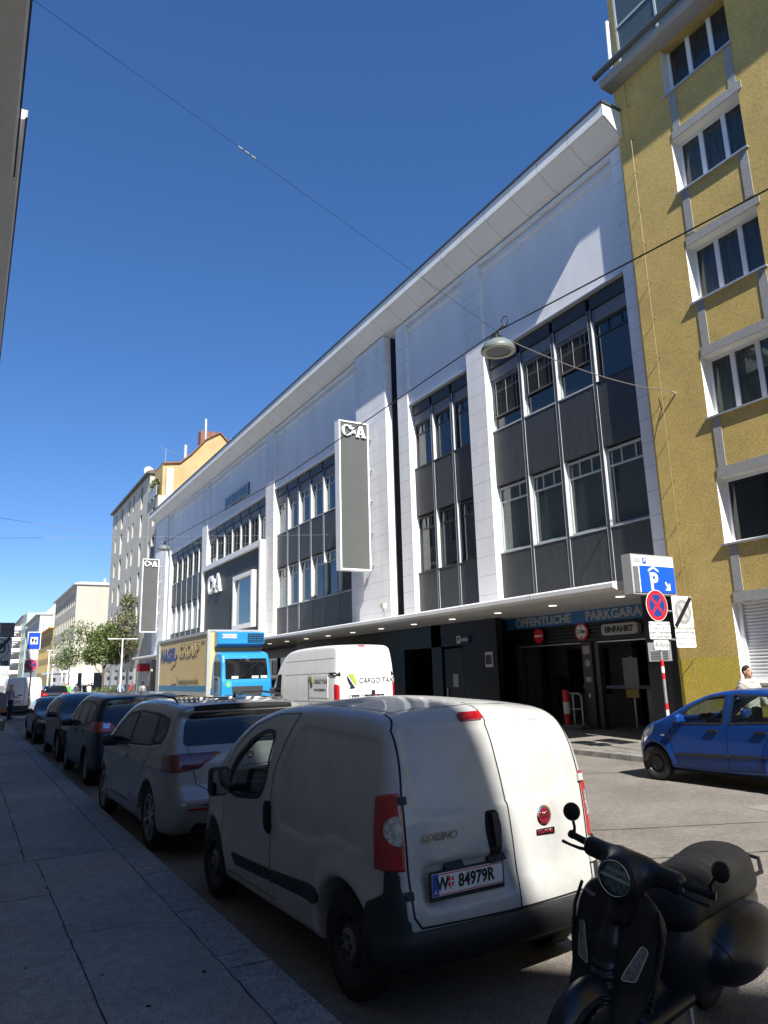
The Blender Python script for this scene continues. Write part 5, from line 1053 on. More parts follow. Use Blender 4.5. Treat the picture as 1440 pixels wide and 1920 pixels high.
# blade signs of the store
def blade(name, label, y0, z0, z1, x0, x1, m=gsv):
    e = empty(name, ((x0 + x1) / 2, y0, z0), label, 'sign')
    mb = MB().box(x0 + .06, x1 - .06, y0 + .02, y0 + .38, z0 + .06, z1 - .06); mb.build('panel', m, e, world=True)
    fr = MB()
    for q in ((x0, x0 + .06, z0, z1), (x1 - .06, x1, z0, z1), (x0 + .06, x1 - .06, z0, z0 + .06), (x0 + .06, x1 - .06, z1 - .06, z1)): fr.box(q[0], q[1], y0 - .015, y0 + .4, q[2], q[3])
    fr.build('frame', white_p, e, world=True); h = (x1 - x0) * .30
    logo_CA((x0 + (x1 - x0) * .09, y0 + .019, z1 - .26 - h), (1, 0, 0), (0, 0, 1), h * 1.18, .09, white_p, e)
    for k in range(5):
        z = z0 + .3 + (z1 - z0 - .9) * k / 4; b_ = MB().box(x1, x1 + .12, y0 + .12, y0 + .26, z - .1, z + .1).tube([(x1 + .06, y0 + .19, z), (14.5, y0 + .19, z)], .035, 8); b_.build('bracket', steel, e, world=True)
    return e
blade('blade_sign', 'large grey vertical blade sign with white letters in the middle of the store front', 25.6, 6.0, 12.35, 12.72, 14.12)
blade('blade_sign', 'smaller looking grey blade sign with white letters at the far end of the store', 64.6, 5.9, 12.3, 12.75, 14.15)
# small camera mast on the canopy
cmm = empty('cctv_camera', (13.6, 23.8, 3.85), 'small grey box camera on a short mast on the canopy near the blade sign', 'camera')
MB().tube([(13.6, 23.8, 3.85), (13.6, 23.8, 4.35)], .025, 8).tube([(13.6, 23.8, 3.85), (13.85, 24.1, 4.3)], .012, 6).build('mast', steel, cmm, world=True); MB().box(13.52, 13.68, 23.65, 23.9, 4.3, 4.48).build('housing', mat('beige', (.5, .48, .4), .5), cmm, world=True)
# P box sign at the end of the canopy
ps = empty('parking_sign', (13.35, 11.0, 3.45), 'blue and white parking sign box with big P at the near canopy end', 'sign')
MB().box(12.66, 14.08, 11.0, 11.26, 3.46, 4.36).build('box', mat('sign box side', (.45, .46, .46), .4, metal=.3), ps, world=True)
MB().box(12.70, 14.04, 10.985, 10.999, 3.50, 4.32).build('white_face', whitem, ps, world=True)
MB().box(12.90, 14.04, 10.975, 10.984, 3.50, 4.10).build('blue_face', bluem, ps, world=True); MB().box(12.70, 12.86, 10.975, 10.984, 3.50, 4.08).build('side_face', mat('weathered grey', (.12, .12, .13), .6), ps, world=True)
text('P', .52, (13.32, 10.97, 3.74), (1, 0, 0), (0, 0, 1), whitem, ps, bold=.018)
outline([(-.17, 0), (0, .085), (.17, 0), (.17, .05), (0, .135), (-.17, .05)], (13.33, 10.974, 3.965), (1, 0, 0), (0, 0, 1), .005, whitem, ps, 'roof_symbol')
outline([(0, .17), (.035, .20), (.13, .10), (.13, .16), (.17, .16), (.17, .0), (.01, .0), (.01, .04), (.085, .04)], (13.68, 10.974, 3.56), (1, 0, 0), (0, 0, 1), .005, whitem, ps, 'arrow')
MB().box(12.73, 12.96, 10.975, 10.984, 4.18, 4.27).build('name_panel', mat('pale grey', (.35, .37, .38), .5), ps, world=True)
MB().box(13.02, 13.13, 10.975, 10.984, 4.15, 4.28).build('emblem_plate', bluem, ps, world=True); text('P', .10, (13.075, 10.973, 4.215), (1, 0, 0), (0, 0, 1), whitem, ps, bold=.004)
# garage banner and signs on the shutter housing
gbn = empty('garage_banner', (16.3, 17, 3.25), 'long blue banner reading oeffentliche Parkgarage above the garage entrance', 'sign')
MB().box(16.26, 16.37, 13.15, 19.85, 3.23, 3.597).build('board', mat('banner blue', '2F6CA8', .45), gbn, world=True)
lt_ = mat('banner letters', (.42, .42, .40), .5)
text('ÖFFENTLICHE', .37, (16.255, 18.0, 3.41), (0, -1, 0), (0, 0, 1), lt_, gbn, bold=.012, stretch=1.13); text('PARKGARAGE', .37, (16.255, 14.74, 3.41), (0, -1, 0), (0, 0, 1), lt_, gbn, bold=.012, stretch=1.13)
def xdisc(mb, x, y, z, r, t=.02, m=0, seg=36): mb.lathe([(r, 0), (r, -t), (0, -t)], (x, y, z), 0, seg, m)
ne = empty('no_entry_sign', (16.3, 18.2, 2.95), 'round red no entry sign on the shutter housing over the left garage door', 'sign')
m_ = MB(); xdisc(m_, 16.37, 18.2, 2.95, .24, .12); m_.build('housing', black, ne, world=True); m_ = MB(); xdisc(m_, 16.245, 18.2, 2.95, .235, .01); m_.build('face', redm, ne, world=True); MB().box(16.225, 16.233, 18.03, 18.37, 2.92, 2.98).build('bar', whitem, ne, world=True)
hs_ = empty('height_limit_sign', (16.3, 16.35, 2.98), 'round red ringed height limit sign between the two garage doors', 'sign')
m_ = MB(); xdisc(m_, 16.37, 16.35, 2.98, .27, .05); m_.build('ring', redm, hs_, world=True); m_ = MB(); xdisc(m_, 16.315, 16.35, 2.98, .215, .008); m_.build('face', whitem, hs_, world=True); text('2,10m', .17, (16.30, 16.35, 2.98), (0, -1, 0), (0, 0, 1), blackm, hs_, bold=.003, stretch=.85)
for sz in (-1, 1): outline([(-.05, sz * .19), (.05, sz * .19), (0, sz * .13)], (16.306, 16.35, 2.98), (0, -1, 0), (0, 0, 1), .004, blackm, hs_, 'arrow')
ei = empty('einfahrt_sign', (16.3, 14.75, 2.95), 'white lightbox sign with black word EINFAHRT above the right garage door', 'sign')
m_ = MB().prism(rrect(14.08, 15.42, 2.80, 3.12, .1), 0, 16.2, 16.37); m_.build('lightbox', mat('lightbox white', (.42, .42, .41), .5), ei, world=True); text('EINFAHRT', .23, (16.195, 14.76, 2.955), (0, -1, 0), (0, 0, 1), blackm, ei, bold=.01, stretch=1.0)
pk_ = empty('pay_station_sign', (15.1, 20.95, 2.95), 'small blue and white sign P KASSA on the dark wall', 'sign')
MB().box(15.15, 15.19, 20.55, 21.3, 2.84, 3.14).build('board', mat('kassa blue', '123C66', .5), pk_, world=True); MB().box(15.14, 15.149, 21.06, 21.28, 2.86, 3.12).build('white_field', whitem, pk_, world=True)
text('P', .24, (15.135, 21.17, 2.98), (0, -1, 0), (0, 0, 1), blackm, pk_, bold=.008); text('KASSA', .16, (15.145, 20.82, 2.97), (0, -1, 0), (0, 0, 1), whitem, pk_, bold=.004, stretch=.8)
po_ = MB().box(15.17, 15.19, 19.32, 19.72, 2.0, 2.5); po_ = po_.build('poster', [mat('poster white', (.55, .55, .54), .6)], None); po_.location = (0, 0, 0); tag(po_, 'small framed notice with white border on the dark wall beside the garage', 'poster')
MB().box(15.155, 15.169, 19.37, 19.67, 2.10, 2.40).build('picture', mat('poster dark', (.04, .045, .05), .5, var=.6, vs=9), po_)
paperm = mat('notice paper', (.40, .36, .36), .7, var=.25, vs=28)
for y, z, w2, h2, r_ in ((16.25, 2.42, .13, .12, 0), (16.25, 1.55, .1, .07, 0)): MB().box(16.352, 16.359, y - w2, y + w2, z - h2, z + h2).build('notice', paperm, store, world=True)
m_ = MB(); xdisc(m_, 16.358, 16.24, 2.03, .11, .006); m_.build('notice', paperm, store, world=True); MB().box(16.35, 16.358, 16.22, 16.28, 1.02, 1.14).build('switch', whitem, store, world=True)
# bollard rail, ticket machines, information post inside the entrance
br_ = empty('bollard_guard', (16.0, 16.5, .12), 'red and white steel bollard guard in front of the garage column', 'bollard')
MB().lathe([(.10, 0), (.10, .35)], (15.95, 16.85, .2), 2, 20).build('red_band', redm, br_, world=True); MB().lathe([(.10, .70), (.10, 1.05), (0, 1.06)], (15.95, 16.85, .2), 2, 20).build('red_band', redm, br_, world=True); MB().lathe([(.099, .34), (.099, .71)], (15.95, 16.85, .2), 2, 20).build('white_band', whitem, br_, world=True)
MB().tube([(16.0, 16.80, 1.15), (16.0, 16.35, 1.15), (16.0, 16.25, 1.05), (16.0, 16.25, .12)], .03, 10).tube([(16.0, 16.6, .12), (16.0, 16.6, 1.15)], .03, 10).tube([(16.0, 16.8, .70), (16.0, 16.27, .70)], .025, 8).build('rail', steel, br_, world=True); MB().box(15.8, 16.2, 16.15, 17.0, .12, .24).build('foot', mat('concrete', (.14, .14, .13), .8), br_, world=True, bevel=.02)
tk = empty('ticket_machine', (17.2, 14.6, .12), 'grey ticket machine with yellow edge standing inside the garage entrance', 'machine')
MB().box(16.9, 17.3, 14.2, 14.6, .12, 1.25).build('case', mat('machine grey', (.20, .20, .21), .5), tk, world=True, bevel=.02); MB().box(16.86, 16.899, 14.17, 14.21, .12, 1.25).build('yellow_edge', mat('yellow edge', (.6, .42, .02), .5), tk, world=True)
ip = empty('information_post', (16.8, 14.95, .12), 'steel post with grey notice board and small yellow plate in the entrance', 'sign')
MB().tube([(16.8, 14.95, .12), (16.8, 14.95, 2.2)], .03, 10).build('post', steel, ip, world=True); MB().box(16.73, 16.765, 14.68, 15.22, 1.30, 2.15).build('notice_board', mat('board grey', (.22, .22, .22), .6, var=.1, vs=20), ip, world=True); MB().box(16.73, 16.765, 14.72, 15.18, 1.02, 1.26).build('yellow_plate', mat('yellow plate', (.30, .20, .03), .5), ip, world=True)
bm2 = empty('barrier_machine', (17.3, 12.9, .12), 'slanted grey barrier cabinet with bright yellow edge at the right of the entrance', 'machine')
MB().prism([(17.15, .12), (17.55, .12), (17.55, 1.75), (17.15, 1.75)], 1, 12.75, 13.15).build('cabinet', MATS['machine grey'], bm2, world=True, bevel=.02); MB().box(17.10, 17.148, 13.10, 13.17, .12, 1.76).build('yellow_edge', MATS['yellow edge'], bm2, world=True)
tw_ = MB().box(14.43, 14.449, 11.62, 12.28, 2.0, 2.45).build('tow_away_sign', whitem); tag(tw_, 'white tow away notice with small car drawings on the black corner pier', 'sign')
for i, yy in enumerate((12.1, 11.86)): outline([(0, 0), (.18, 0), (.17, .05), (.13, .06), (.10, .10), (.04, .10), (.02, .05), (0, .04)], (14.429, yy, 2.30), (0, -1, 0), (0, 0, 1), .004, blackm, tw_, 'symbol', world=False)
for k in range(4): MB().box(14.424, 14.429, 11.7, 12.2, 2.05 + k * .055, 2.07 + k * .055).build('small_print', mat('faint print', (.2, .2, .2), .6), tw_)
# slim sign post with no stopping sign at the right kerb
def bands(e, ms, x, y, zs, r): 
    for i, z in enumerate(zs): MB().lathe([(r, 0), (r, .13)], (x, y, z), 2, 14).build('reflective_band', ms[i % len(ms)], e, world=True)
def nostop(e, x, y, z, r=.33):
    m_ = MB(); disc(m_, (x, y, z), r, 0, .006, 0, 40); m_.build('sign_rim', whitem, e, world=True); m_ = MB(); disc(m_, (x, y - .0062, z), r * .96, 0, .002, 0, 40); m_.build('red_ring', redm, e, world=True)
    m_ = MB(); disc(m_, (x, y - .0084, z), r * .72, 0, .002, 0, 40); m_.build('blue_field', mat('sign dark blue', '1B3C7C', .4), e, world=True)
    c = MB()
    for a in (45, 135): 
        u = Vector((math.cos(R(a)), 0, math.sin(R(a)))); w_ = Vector((-u.z, 0, u.x)) * r * .085; C0 = Vector((x, y - .0118 - (.0006 if a > 90 else 0), z)); L_ = r * .76
        c.add([C0 - u * L_ - w_, C0 + u * L_ - w_, C0 + u * L_ + w_, C0 - u * L_ + w_], [(0, 1, 2, 3)])
    c.build('red_cross', redm, e, world=True, fixn=False)
def plateb(e, x0, x1, z0, z1, y, lines, ts, name='text_plate', m=whitem, tm=blackm, bold=0.):
    MB().prism(rrect(x0, x1, z0, z1, .03, 3), 1, y - .004, y + .002).build(name, m, e, world=True)
    for i, l in enumerate(lines): text(l, ts, ((x0 + x1) / 2, y - .006, z1 - (i + .62) * (z1 - z0) / (len(lines) + .25)), (1, 0, 0), (0, 0, 1), tm, e, depth=.001, bold=bold, stretch=.95)
sp_ = empty('no_stopping_post', (12.62, 10.36, .12), 'leaning grey post with no stopping sign and Anfang plate at the right kerb', 'sign post')
MB().tube([(12.60, 10.40, .12), (12.60, 10.40, 3.2)], .032, 14).build('pole', steel, sp_, world=True); bands(sp_, [redm, whitem, redm], 12.60, 10.40, (.75, .88, 1.01, 1.62, 1.75, 1.88), .0335)
nostop(sp_, 12.58, 10.36, 3.14); plateb(sp_, 12.27, 12.92, 2.33 + .11, 2.80, 10.36, ('Mo-Fr (werkt.) 6-18h', 'Sa (werkt.) 8-12h', 'ausgen. Ladetätigkeit', 'mit Lastfahrzeugen'), .082); plateb(sp_, 12.37, 12.82, 2.22, 2.42, 10.36, ('-Anfang-',), .15)
MB().tube([(12.60, 10.40, 3.05), (13.35, 10.40, 3.02)], .02, 8).tube([(12.60, 10.40, 2.45), (13.35, 10.40, 2.42)], .02, 8).build('cross_arm', steel, sp_, world=True)
MB().prism(rrect(13.06, 13.70, 2.68, 3.36, .04, 4), 1, 10.354, 10.36).build('end_zone_plate', whitem, sp_, world=True)
m_ = MB(); disc(m_, (13.38, 10.352, 3.02), .27, 0, .003, 0, 32); m_.build('grey_disc', mat('grey ring', (.27, .27, .27), .5), sp_, world=True); m_ = MB(); disc(m_, (13.38, 10.348, 3.02), .19, 0, .002, 0, 32); m_.build('inner_disc', mat('grey inner', (.40, .40, .40), .5), sp_, world=True)
for a, m0, w0, y0 in ((45, MATS['grey ring'], .04, 10.344), (135, MATS['grey ring'], .04, 10.3435), (48, blackm, .05, 10.340)):
    u = Vector((math.cos(R(a)), 0, math.sin(R(a)))); w_ = Vector((-u.z, 0, u.x)) * w0; C0 = Vector((13.38, y0, 3.02)); L_ = .18 if m0 != blackm else .42
    MB().add([C0 - u * L_ - w_, C0 + u * L_ - w_, C0 + u * L_ + w_, C0 - u * L_ + w_], [(0, 1, 2, 3)]).build('bar', m0, sp_, world=True, fixn=False)
plateb(sp_, 13.07, 13.70, 2.26, 2.66, 10.36, ('gebührenpflichtige', 'Kurzparkz. 1,5 Std.', 'Mo-Fr v. 9-22h'), .085)
# school path sign post further left
wp = empty('pedestrian_sign_post', (3.10, 44.0, .12), 'slim post on the kerb bulge with blue pedestrians sign and no stopping disc', 'sign post')
MB().tube([(3.10, 44.0, .1), (3.10, 44.0, 4.6)], .038, 12).build('pole', steel, wp, world=True); bands(wp, [redm, whitem, redm], 3.10, 44.0, (.95, 1.08, 1.21, 1.75, 1.88, 2.01), .041)
MB().box(2.80, 3.46, 43.92, 43.94, 3.66, 4.62).build('white_rim', whitem, wp, world=True); MB().box(2.84, 3.42, 43.90, 43.918, 3.70, 4.58).build('blue_face', mat('hospital blue', '0B3FB4', .4), wp, world=True); MB().box(2.95, 3.31, 43.88, 43.898, 3.95, 4.33).build('white_field', whitem, wp, world=True)
for xx, sc_ in ((3.06, 1.), (3.21, .85)):
    outline([(a * sc_, b_ * sc_) for a, b_ in ((-.02, 0), (-.02, .12), (-.05, .12), (-.06, .24), (-.025, .26), (-.03, .31), (0, .34), (.03, .31), (.025, .26), (.06, .24), (.05, .12), (.02, .12), (.02, 0))], (xx, 43.879, 3.98), (1, 0, 0), (0, 0, 1), .004, blackm, wp, 'figure')
plateb(wp, 2.78, 3.38, 3.14, 3.62, 43.93, ('Mo-Fr 7-17h', 'ausgenommen', 'Schulbetrieb', 'Zufahrt frei'), .085); MB().box(2.76, 3.42, 43.95, 43.97, 2.45, 3.12).build('backing', mat('grey back', (.18, .18, .19), .5), wp, world=True); nostop(wp, 3.06, 43.92, 2.84, .33)
# end of zone 30 sign cut by the left picture edge
zn = empty('end_of_zone_sign', (.60, 20.5, .12), 'grey end of 30 zone sign cut off by the left picture edge', 'sign post')
MB().tube([(.66, 20.55, .1), (.66, 20.55, 3.4)], .035, 12).build('pole', steel, zn, world=True); bands(zn, [redm, whitem], .66, 20.55, (1.6, 1.73, 1.86), .037)
MB().prism(rrect(.30, .96, 2.33, 3.02, .03, 3), 1, 20.47, 20.49).build('zone_plate', mat('zone grey', (.62, .63, .65), .5), zn, world=True)
m_ = MB().lathe([(.25, 0), (.25, -.004), (.235, -.004), (.235, 0)], (.66, 20.468, 2.74), 1, 36, cap=False); m_.build('ring', mat('zone dark', (.03, .03, .035), .5), zn, world=True)
text('30', .36, (.66, 20.462, 2.745), (1, 0, 0), (0, 0, 1), MATS['zone dark'], zn, bold=.004); text('Zone', .24, (.66, 20.462, 2.42), (1, 0, 0), (0, 0, 1), MATS['zone dark'], zn, bold=.006)
u = Vector((.62, 0, .78)); w_ = Vector((-u.z, 0, u.x)) * .035; C0 = Vector((.64, 20.455, 2.68)); MB().add([C0 - u * .44 - w_, C0 + u * .44 - w_, C0 + u * .44 + w_, C0 - u * .44 + w_], [(0, 1, 2, 3)]).build('diagonal_bar', blackm, zn, world=True, fixn=False)
bk = MB().box(.20, 1.0, 20.56, 20.58, 3.03, 3.40).box(.20, 1.0, 20.53, 20.56, 3.24, 3.27).box(.64, .68, 20.53, 20.56, 3.03, 3.2395); bk.build('sign_back', MATS['grey back'], zn, world=True)
# hanging street lamps and their wires
def hang_lamp(P, label, grp=True):
    e = empty('hanging_street_lamp', P, label, 'street lamp', group='lamps hung on wires over the street' if grp else None); P = Vector(P)
    prof = [(.30, -.02), (.305, .0), (.29, .05), (.24, .12), (.15, .18), (.06, .20), (0, .205)]
    MB().lathe(prof + [], tuple(P), 2, 40).build('shade', mat('lamp shade grey', (.13, .16, .165), .5), e, world=True, smooth=True)
    MB().lathe([(.30, 0), (.295, -.03), (.22, -.035), (.215, -.01), (0, -.005)], tuple(P), 2, 40).build('diffuser', mat('lamp diffuser', (.42, .42, .36), .4), e, world=True, smooth=True)
    b_ = MB().tube([P + Vector((0, 0, .2)), P + Vector((0, 0, .36))], .03, 8).tube([P + Vector((-.06, -.28, .34)), P + Vector((0, 0, .36)), P + Vector((.06, .28, .34))], .018, 6).box(P.x - .07, P.x + .07, P.y - .05, P.y + .05, P.z + .2, P.z + .28); b_.build('hanger', mat('lamp metal', (.12, .12, .12), .4, metal=.6), e, world=True)
    pts = [P + Vector((.0, -.22 + .09 * math.sin(a), .36 + .09 * (1 - math.cos(a)))) for a in np.linspace(0, 2 * math.pi, 20)]; MB().tube(pts, .009, 5).build('cable_loop', black, e, world=True)
    return e
LP = (7.63, 9.05, 7.36); hang_lamp(LP, 'nearest hanging street lamp with grey shade in front of the store windows'); LP2 = (7.5, 33.3, 7.75); hang_lamp(LP2, 'distant hanging street lamp by the far end of the store')
def wire(name, label, pts, r, m, sag=0.):
    Q = []
    for a, b_ in zip(pts[:-1], pts[1:]):
        a, b_ = Vector(a), Vector(b_)
        for i in range(16): t = i / 16; Q.append(a.lerp(b_, t) - Vector((0, 0, sag * 4 * t * (1 - t))))
    Q.append(Vector(pts[-1])); o = MB().tube(Q, r, 6).build(name, m); tag(o, label, 'cable'); return o
wm = mat('wire', (.03, .03, .032), .5, metal=.4); wlm = mat('light wire', (.30, .30, .31), .4, metal=.5)
up = lambda p, d=.36: (p[0], p[1], p[2] + d)
wire('span_wire', 'thin wire rising from the near street lamp across the sky to the upper left', [(-.75, 8.35, 10.45), up(LP)], .003, wm)
ins = MB()
for i in range(3): ins.tube([Vector((-.75, 8.35, 10.45)).lerp(Vector((7.63, 9.05, 7.72)), .418 + i * .012 + q) for q in (0, .008)], .015, 8)
tag(ins.build('wire_tensioner', steel), 'small knotted tensioner on the thin wire high in the sky', 'tensioner')
wire('supply_cable', 'thick black cable running above the street through both hanging lamps', [(8.75, 1.0, 8.1), (8.24, 4.42, 7.70), up(LP), (7.76, 19.4, 7.68), up(LP2, .3)], .012, wm)
wire('span_wire', 'slack cable from the near street lamp to the bolt on the yellow wall', [up(LP, .3), (14.28, 10.62, 8.36)], .010, mat('grey cable', (.16, .15, .14), .6), .18)
wire('camera_cable', 'short dark cable hanging on the yellow wall edge below the bolt', [(13.6, 10.5, 8.02), (14.25, 10.95, 8.0), (14.30, 11.1, 7.85), (14.3, 11.3, 7.35)], .011, wm)
wire('span_wire', 'pale thin wire crossing the far street low in the sky', [(-.5, 29.6, 7.05), (14.5, 30.5, 8.42)], .006, wlm); wire('span_wire', 'pale wire holding the distant street lamp', [(-.5, 32.0, 8.5), up(LP2, .3), (14.5, 36.5, 9.0)], .007, wlm)
# cardboard bag on the pavement
bgm = mat('brown paper', (.22, .17, .12), .8, var=.15, vs=9); bg_ = empty('paper_bag', (1.35, 32.6, .12), 'brown paper bag with white contents standing on the left pavement', 'bag')
MB().prism([(1.02, .12), (1.50, .12), (1.54, .50), (.98, .50)], 1, 32.4, 32.75).build('bag', bgm, bg_, world=True); MB().lathe([(.02, .12), (.14, .05), (.2, 0)], (1.25, 32.57, .5), 2, 9).build('contents', whitem, bg_, world=True)
# ---- truck facing the camera
tr = empty('box_truck', (10.5, 30.3, 0), 'blue box truck with cream coloured cold box facing the camera in the street', 'truck')
tan = mat('cream box panel', (.60, .45, .20), .5, var=.04, vs=1.5, dirt=.1); tbl = paint('truck blue', (.02, .22, .50), .35); tgr = mat('box frame grey', (.42, .43, .43), .45, metal=.3)
x0, x1, y0, y1, z0, z1 = 9.25, 11.78, 32.0, 41.7, 1.15, 3.93
MB().box(x0 + .03, x1 - .03, y0 + .03, y1, z0 + .05, z1 - .04).build('box', tan, tr, world=True)
fr = MB()
for q in ((x0, x0 + .16, y0, y0 + .14, z0, z1), (x1 - .16, x1, y0, y0 + .14, z0, z1), (x0, x1, y0 + .01, y0 + .12, z1 - .005, z1 + .08), (x0 - .01, x0 + .05, y0 + .14, y1, z1 - .10, z1 + .04), (x0 - .01, x0 + .05, y0 + .14, y1, z0 - .02, z0 + .14), (x0 - .015, x0 + .06, y1 - .5, y1, z0, z1)): fr.box(*q)
fr.build('box_frame', tgr, tr, world=True)
MB().box(x0 + .012, x0 + .03, y0 + .16, y1 - .52, z0 + .16, z0 + .42).build('blue_stripe', mat('stripe blue', (.04, .20, .38), .5), tr, world=True); MB().box(x0 + .18, x1 - .18, y0 + .012, y0 + .03, z0 + .02, z0 + .3).build('blue_stripe', tbl, tr, world=True)
MB().box(x0, x1, y1 + .01, y1 + .25, z0 - .1, z1 - .15).build('tail_lift', mat('tail lift grey', (.40, .41, .42), .5), tr, world=True)
nb = mat('lettering blue', (.008, .06, .25), .5); nk = mat('lettering outline', (.09, .08, .07), .5)
text('NAGEL-', .88, (x0 + .01, 39.1, 3.08), (0, -1, 0), (0, 0, 1), nb, tr, bold=.035, stretch=1.15, shear=.15); text('GROUP', .88, (x0 + .01, 35.2, 3.18), (0, -1, 0), (0, 0, 1), nk, tr, bold=.035, stretch=1.2, shear=.15); text('GROUP', .88, (x0 + .004, 35.2, 3.18), (0, -1, 0), (0, 0, 1), tan, tr, bold=-.002, stretch=1.2, shear=.15)
S_ = [(0, .45), (.1, .98), (.22, 1.05), (1.2, 1.05), (1.05, .72), (.62, .72), (.50, .45)]
for dx, dy, fl in ((0, .0, 1), (.35, -.42, -1)):
    P_s = [(a if fl > 0 else 1.35 - a, b_ if fl > 0 else .9 - b_) for a, b_ in S_]; P_s = P_s if fl > 0 else P_s[::-1]
    outline([(a * .9 + dx * .3, b_ * .62 + dy) for a, b_ in P_s], (x0 + .012, 38.6, 2.15), (0, -1, 0), (0, 0, 1), .006, nk, tr, 'logo_line'); cx = sum(a for a, _ in P_s) / len(P_s); cy = sum(b_ for _, b_ in P_s) / len(P_s)
    outline([((cx + (a - cx) * .90) * .9 + dx * .3, (cy + (b_ - cy) * .86) * .62 + dy) for a, b_ in P_s], (x0 + .005, 38.6, 2.15), (0, -1, 0), (0, 0, 1), .006, tan, tr, 'logo_fill')
text('Connecting the world of food', .30, (x0 + .01, 35.2, 1.78), (0, -1, 0), (0, 0, 1), nk, tr, bold=.002); text('F 5952', .2, (x0 + .01, 32.75, 3.5), (0, -1, 0), (0, 0, 1), nk, tr)
# refrigeration unit
MB().prism([(31.45, 3.35), (31.45, 3.88), (31.99, 3.88), (31.99, 3.20)], 0, 9.55, 11.72).build('cooling_unit', tbl, tr, world=True, bevel=.03)
rg = MB()
for k in range(6): rg.box(10.92 + k * .125, 11.02 + k * .125, 31.42, 31.449, 3.42, 3.82)
rg.build('cooling_grille', gap, tr, world=True); rg = MB()
for k in range(5): rg.box(10.9, 11.68, 31.40, 31.419, 3.46 + k * .08, 3.475 + k * .08)
rg.build('grille_bar', tbl, tr, world=True); MB().box(9.75, 10.4, 31.42, 31.449, 3.60, 3.78).build('name_plate', whitem, tr, world=True); text('FRIGOBLOCK', .11, (10.07, 31.415, 3.69), (1, 0, 0), (0, 0, 1), nb, tr, bold=.002)
# cab
def f_cab(P):
    x, y, z = P[:, 0] - 10.55, P[:, 1], P[:, 2]; pr = chaikin([(31.9, .7), (30.42, .7), (30.33, 1.0), (30.34, 1.65), (30.42, 1.9), (30.60, 2.75), (30.78, 2.98), (31.9, 3.02)], 1)
    return smax(poly_sdf(y, z, pr), np.abs(x) - 1.13 + .05 * np.clip(z - 1.9, 0, 2) , .14)
Cb = Shape(f_cab, (9.3, 30.2, .6), (11.8, 32, 3.1)); cabr = empty('cab', (0, 0, 0), None, None); cabr.parent = tr; cabr.location = (-tr.location.x, -tr.location.y, 0); del cabr['_org']
smesh('cab_body', f_cab, (9.3, 30.2, .62), (11.8, 32.0, 3.1), .05, tbl, cabr)
bg3 = blackglass
Cb.patch('windscreen', 'B', smooth_poly([(9.62, 2.68), (11.48, 2.68), (11.50, 1.82), (9.60, 1.82)], 1), bg3, cabr, off=.006, res=.08); Cb.patch('grille', 'B', smooth_poly([(9.85, 1.52), (11.25, 1.52), (11.15, .85), (9.95, .85)], 1), mat('truck grille', (.03, .032, .035), .5, bump=.5, bs=20), cabr, off=.02, res=.08)
Cb.patch('side_window', 'L', smooth_poly([(30.68, 2.60), (31.45, 2.62), (31.45, 1.85), (30.95, 1.75), (30.62, 1.95)], 1), bg3, cabr, off=.006, res=.08); Cb.ribbon('door_gap', 'L', [(30.55, 2.65), (30.5, 1.0)], .02, gap, cabr); Cb.ribbon('wiper', 'B', [(10.2, 1.84), (11.2, 2.60)], .02, gap, cabr, off=.04); Cb.ribbon('wiper', 'B', [(9.8, 1.84), (10.5, 1.98)], .02, gap, cabr, off=.04)
Cb.patch('lower_bumper', 'B', smooth_poly([(9.5, .98), (9.82, 1.1), (9.9, .8), (9.5, .75)], 1), plastic, cabr, off=.02)
for xx in (9.28, 11.85): MB().box(xx - .12, xx + .12, 30.45, 30.62, 1.95, 2.60).build('wing_mirror', plastic, cabr, bevel=.04)
for xx in (9.75, 11.3): 
    MB().box(xx - .22, xx + .22, 30.30, 30.36, .9, 1.08).build('headlamp', lampclear, cabr)
MB().lathe([(.13, 0), (.13, -.01), (0, -.011)], (9.72, 30.34, 1.62), 1, 20).build('green_badge', mat('green badge', (.08, .5, .2), .5), cabr); text('L', .16, (9.72, 30.325, 1.62), (1, 0, 0), (0, 0, 1), whitem, cabr, world=False, bold=.004)
for i, xx in enumerate((9.85, 10.75, 11.15)): MB().box(xx, xx + .3, 30.36, 30.37, 1.84, 1.95).build('dash_paper', mat('dash paper', (.5, .55, .45), .7), cabr)
MB().box(9.45, 11.65, 30.45, 41.0, .75, 1.1).build('chassis', gap, tr, world=True)
for yc in (31.3, 38.2):
    for xx, s_ in ((9.62, -1), (11.45, 1)): w_ = wheel(tr, xx - tr.location.x, yc - tr.location.y, .46, .3, s_, 'steel', n=8)
MB().box(9.3, 9.36, 33.0, 37.2, .55, 1.0).build('side_guard', tgr, tr, world=True)
# ================================================================ black motor scooter, front right
sco = empty('motor_scooter', (2.42, 2.55, 0), 'matt black motor scooter with round headlamp and mirrors in the right foreground', 'scooter', rz=R(107))
sco.rotation_euler = (0, 0, 0); sco.matrix_world = Matrix.Translation((2.54, 2.81, 0)) @ Matrix.Rotation(R(104), 4, 'Z') @ Matrix.Rotation(R(-9.5), 4, 'Y') @ Matrix.Scale(.97, 4)
mb_ = mat('matt black paint', (.011, .012, .014), .36, spec=.45, var=.1, vs=9); mb2 = mat('satin black blue', (.009, .011, .015), .30, spec=.4); leather = mat('black leather', (.010, .010, .011), .6, spec=.3, bump=.12, bs=160)
def f_shield(P):
    x, y, z = P[:, 0], P[:, 1], P[:, 2]
    ys = -.155 - 1.3 * x ** 2 - .24 * (z - .40) + .05 * sst(.5, .3, z)
    w_ = .235 - .30 * np.clip(z - .76, 0, 1) ** 1.2 * (z > .76) * 1.6 - .28 * np.clip(.62 - z, 0, 1) ** 1.15
    return smax(np.abs(y - ys) * .9 - .019, np.maximum(smax(np.abs(x) - w_, z - .935, .16), .26 - z), .03)
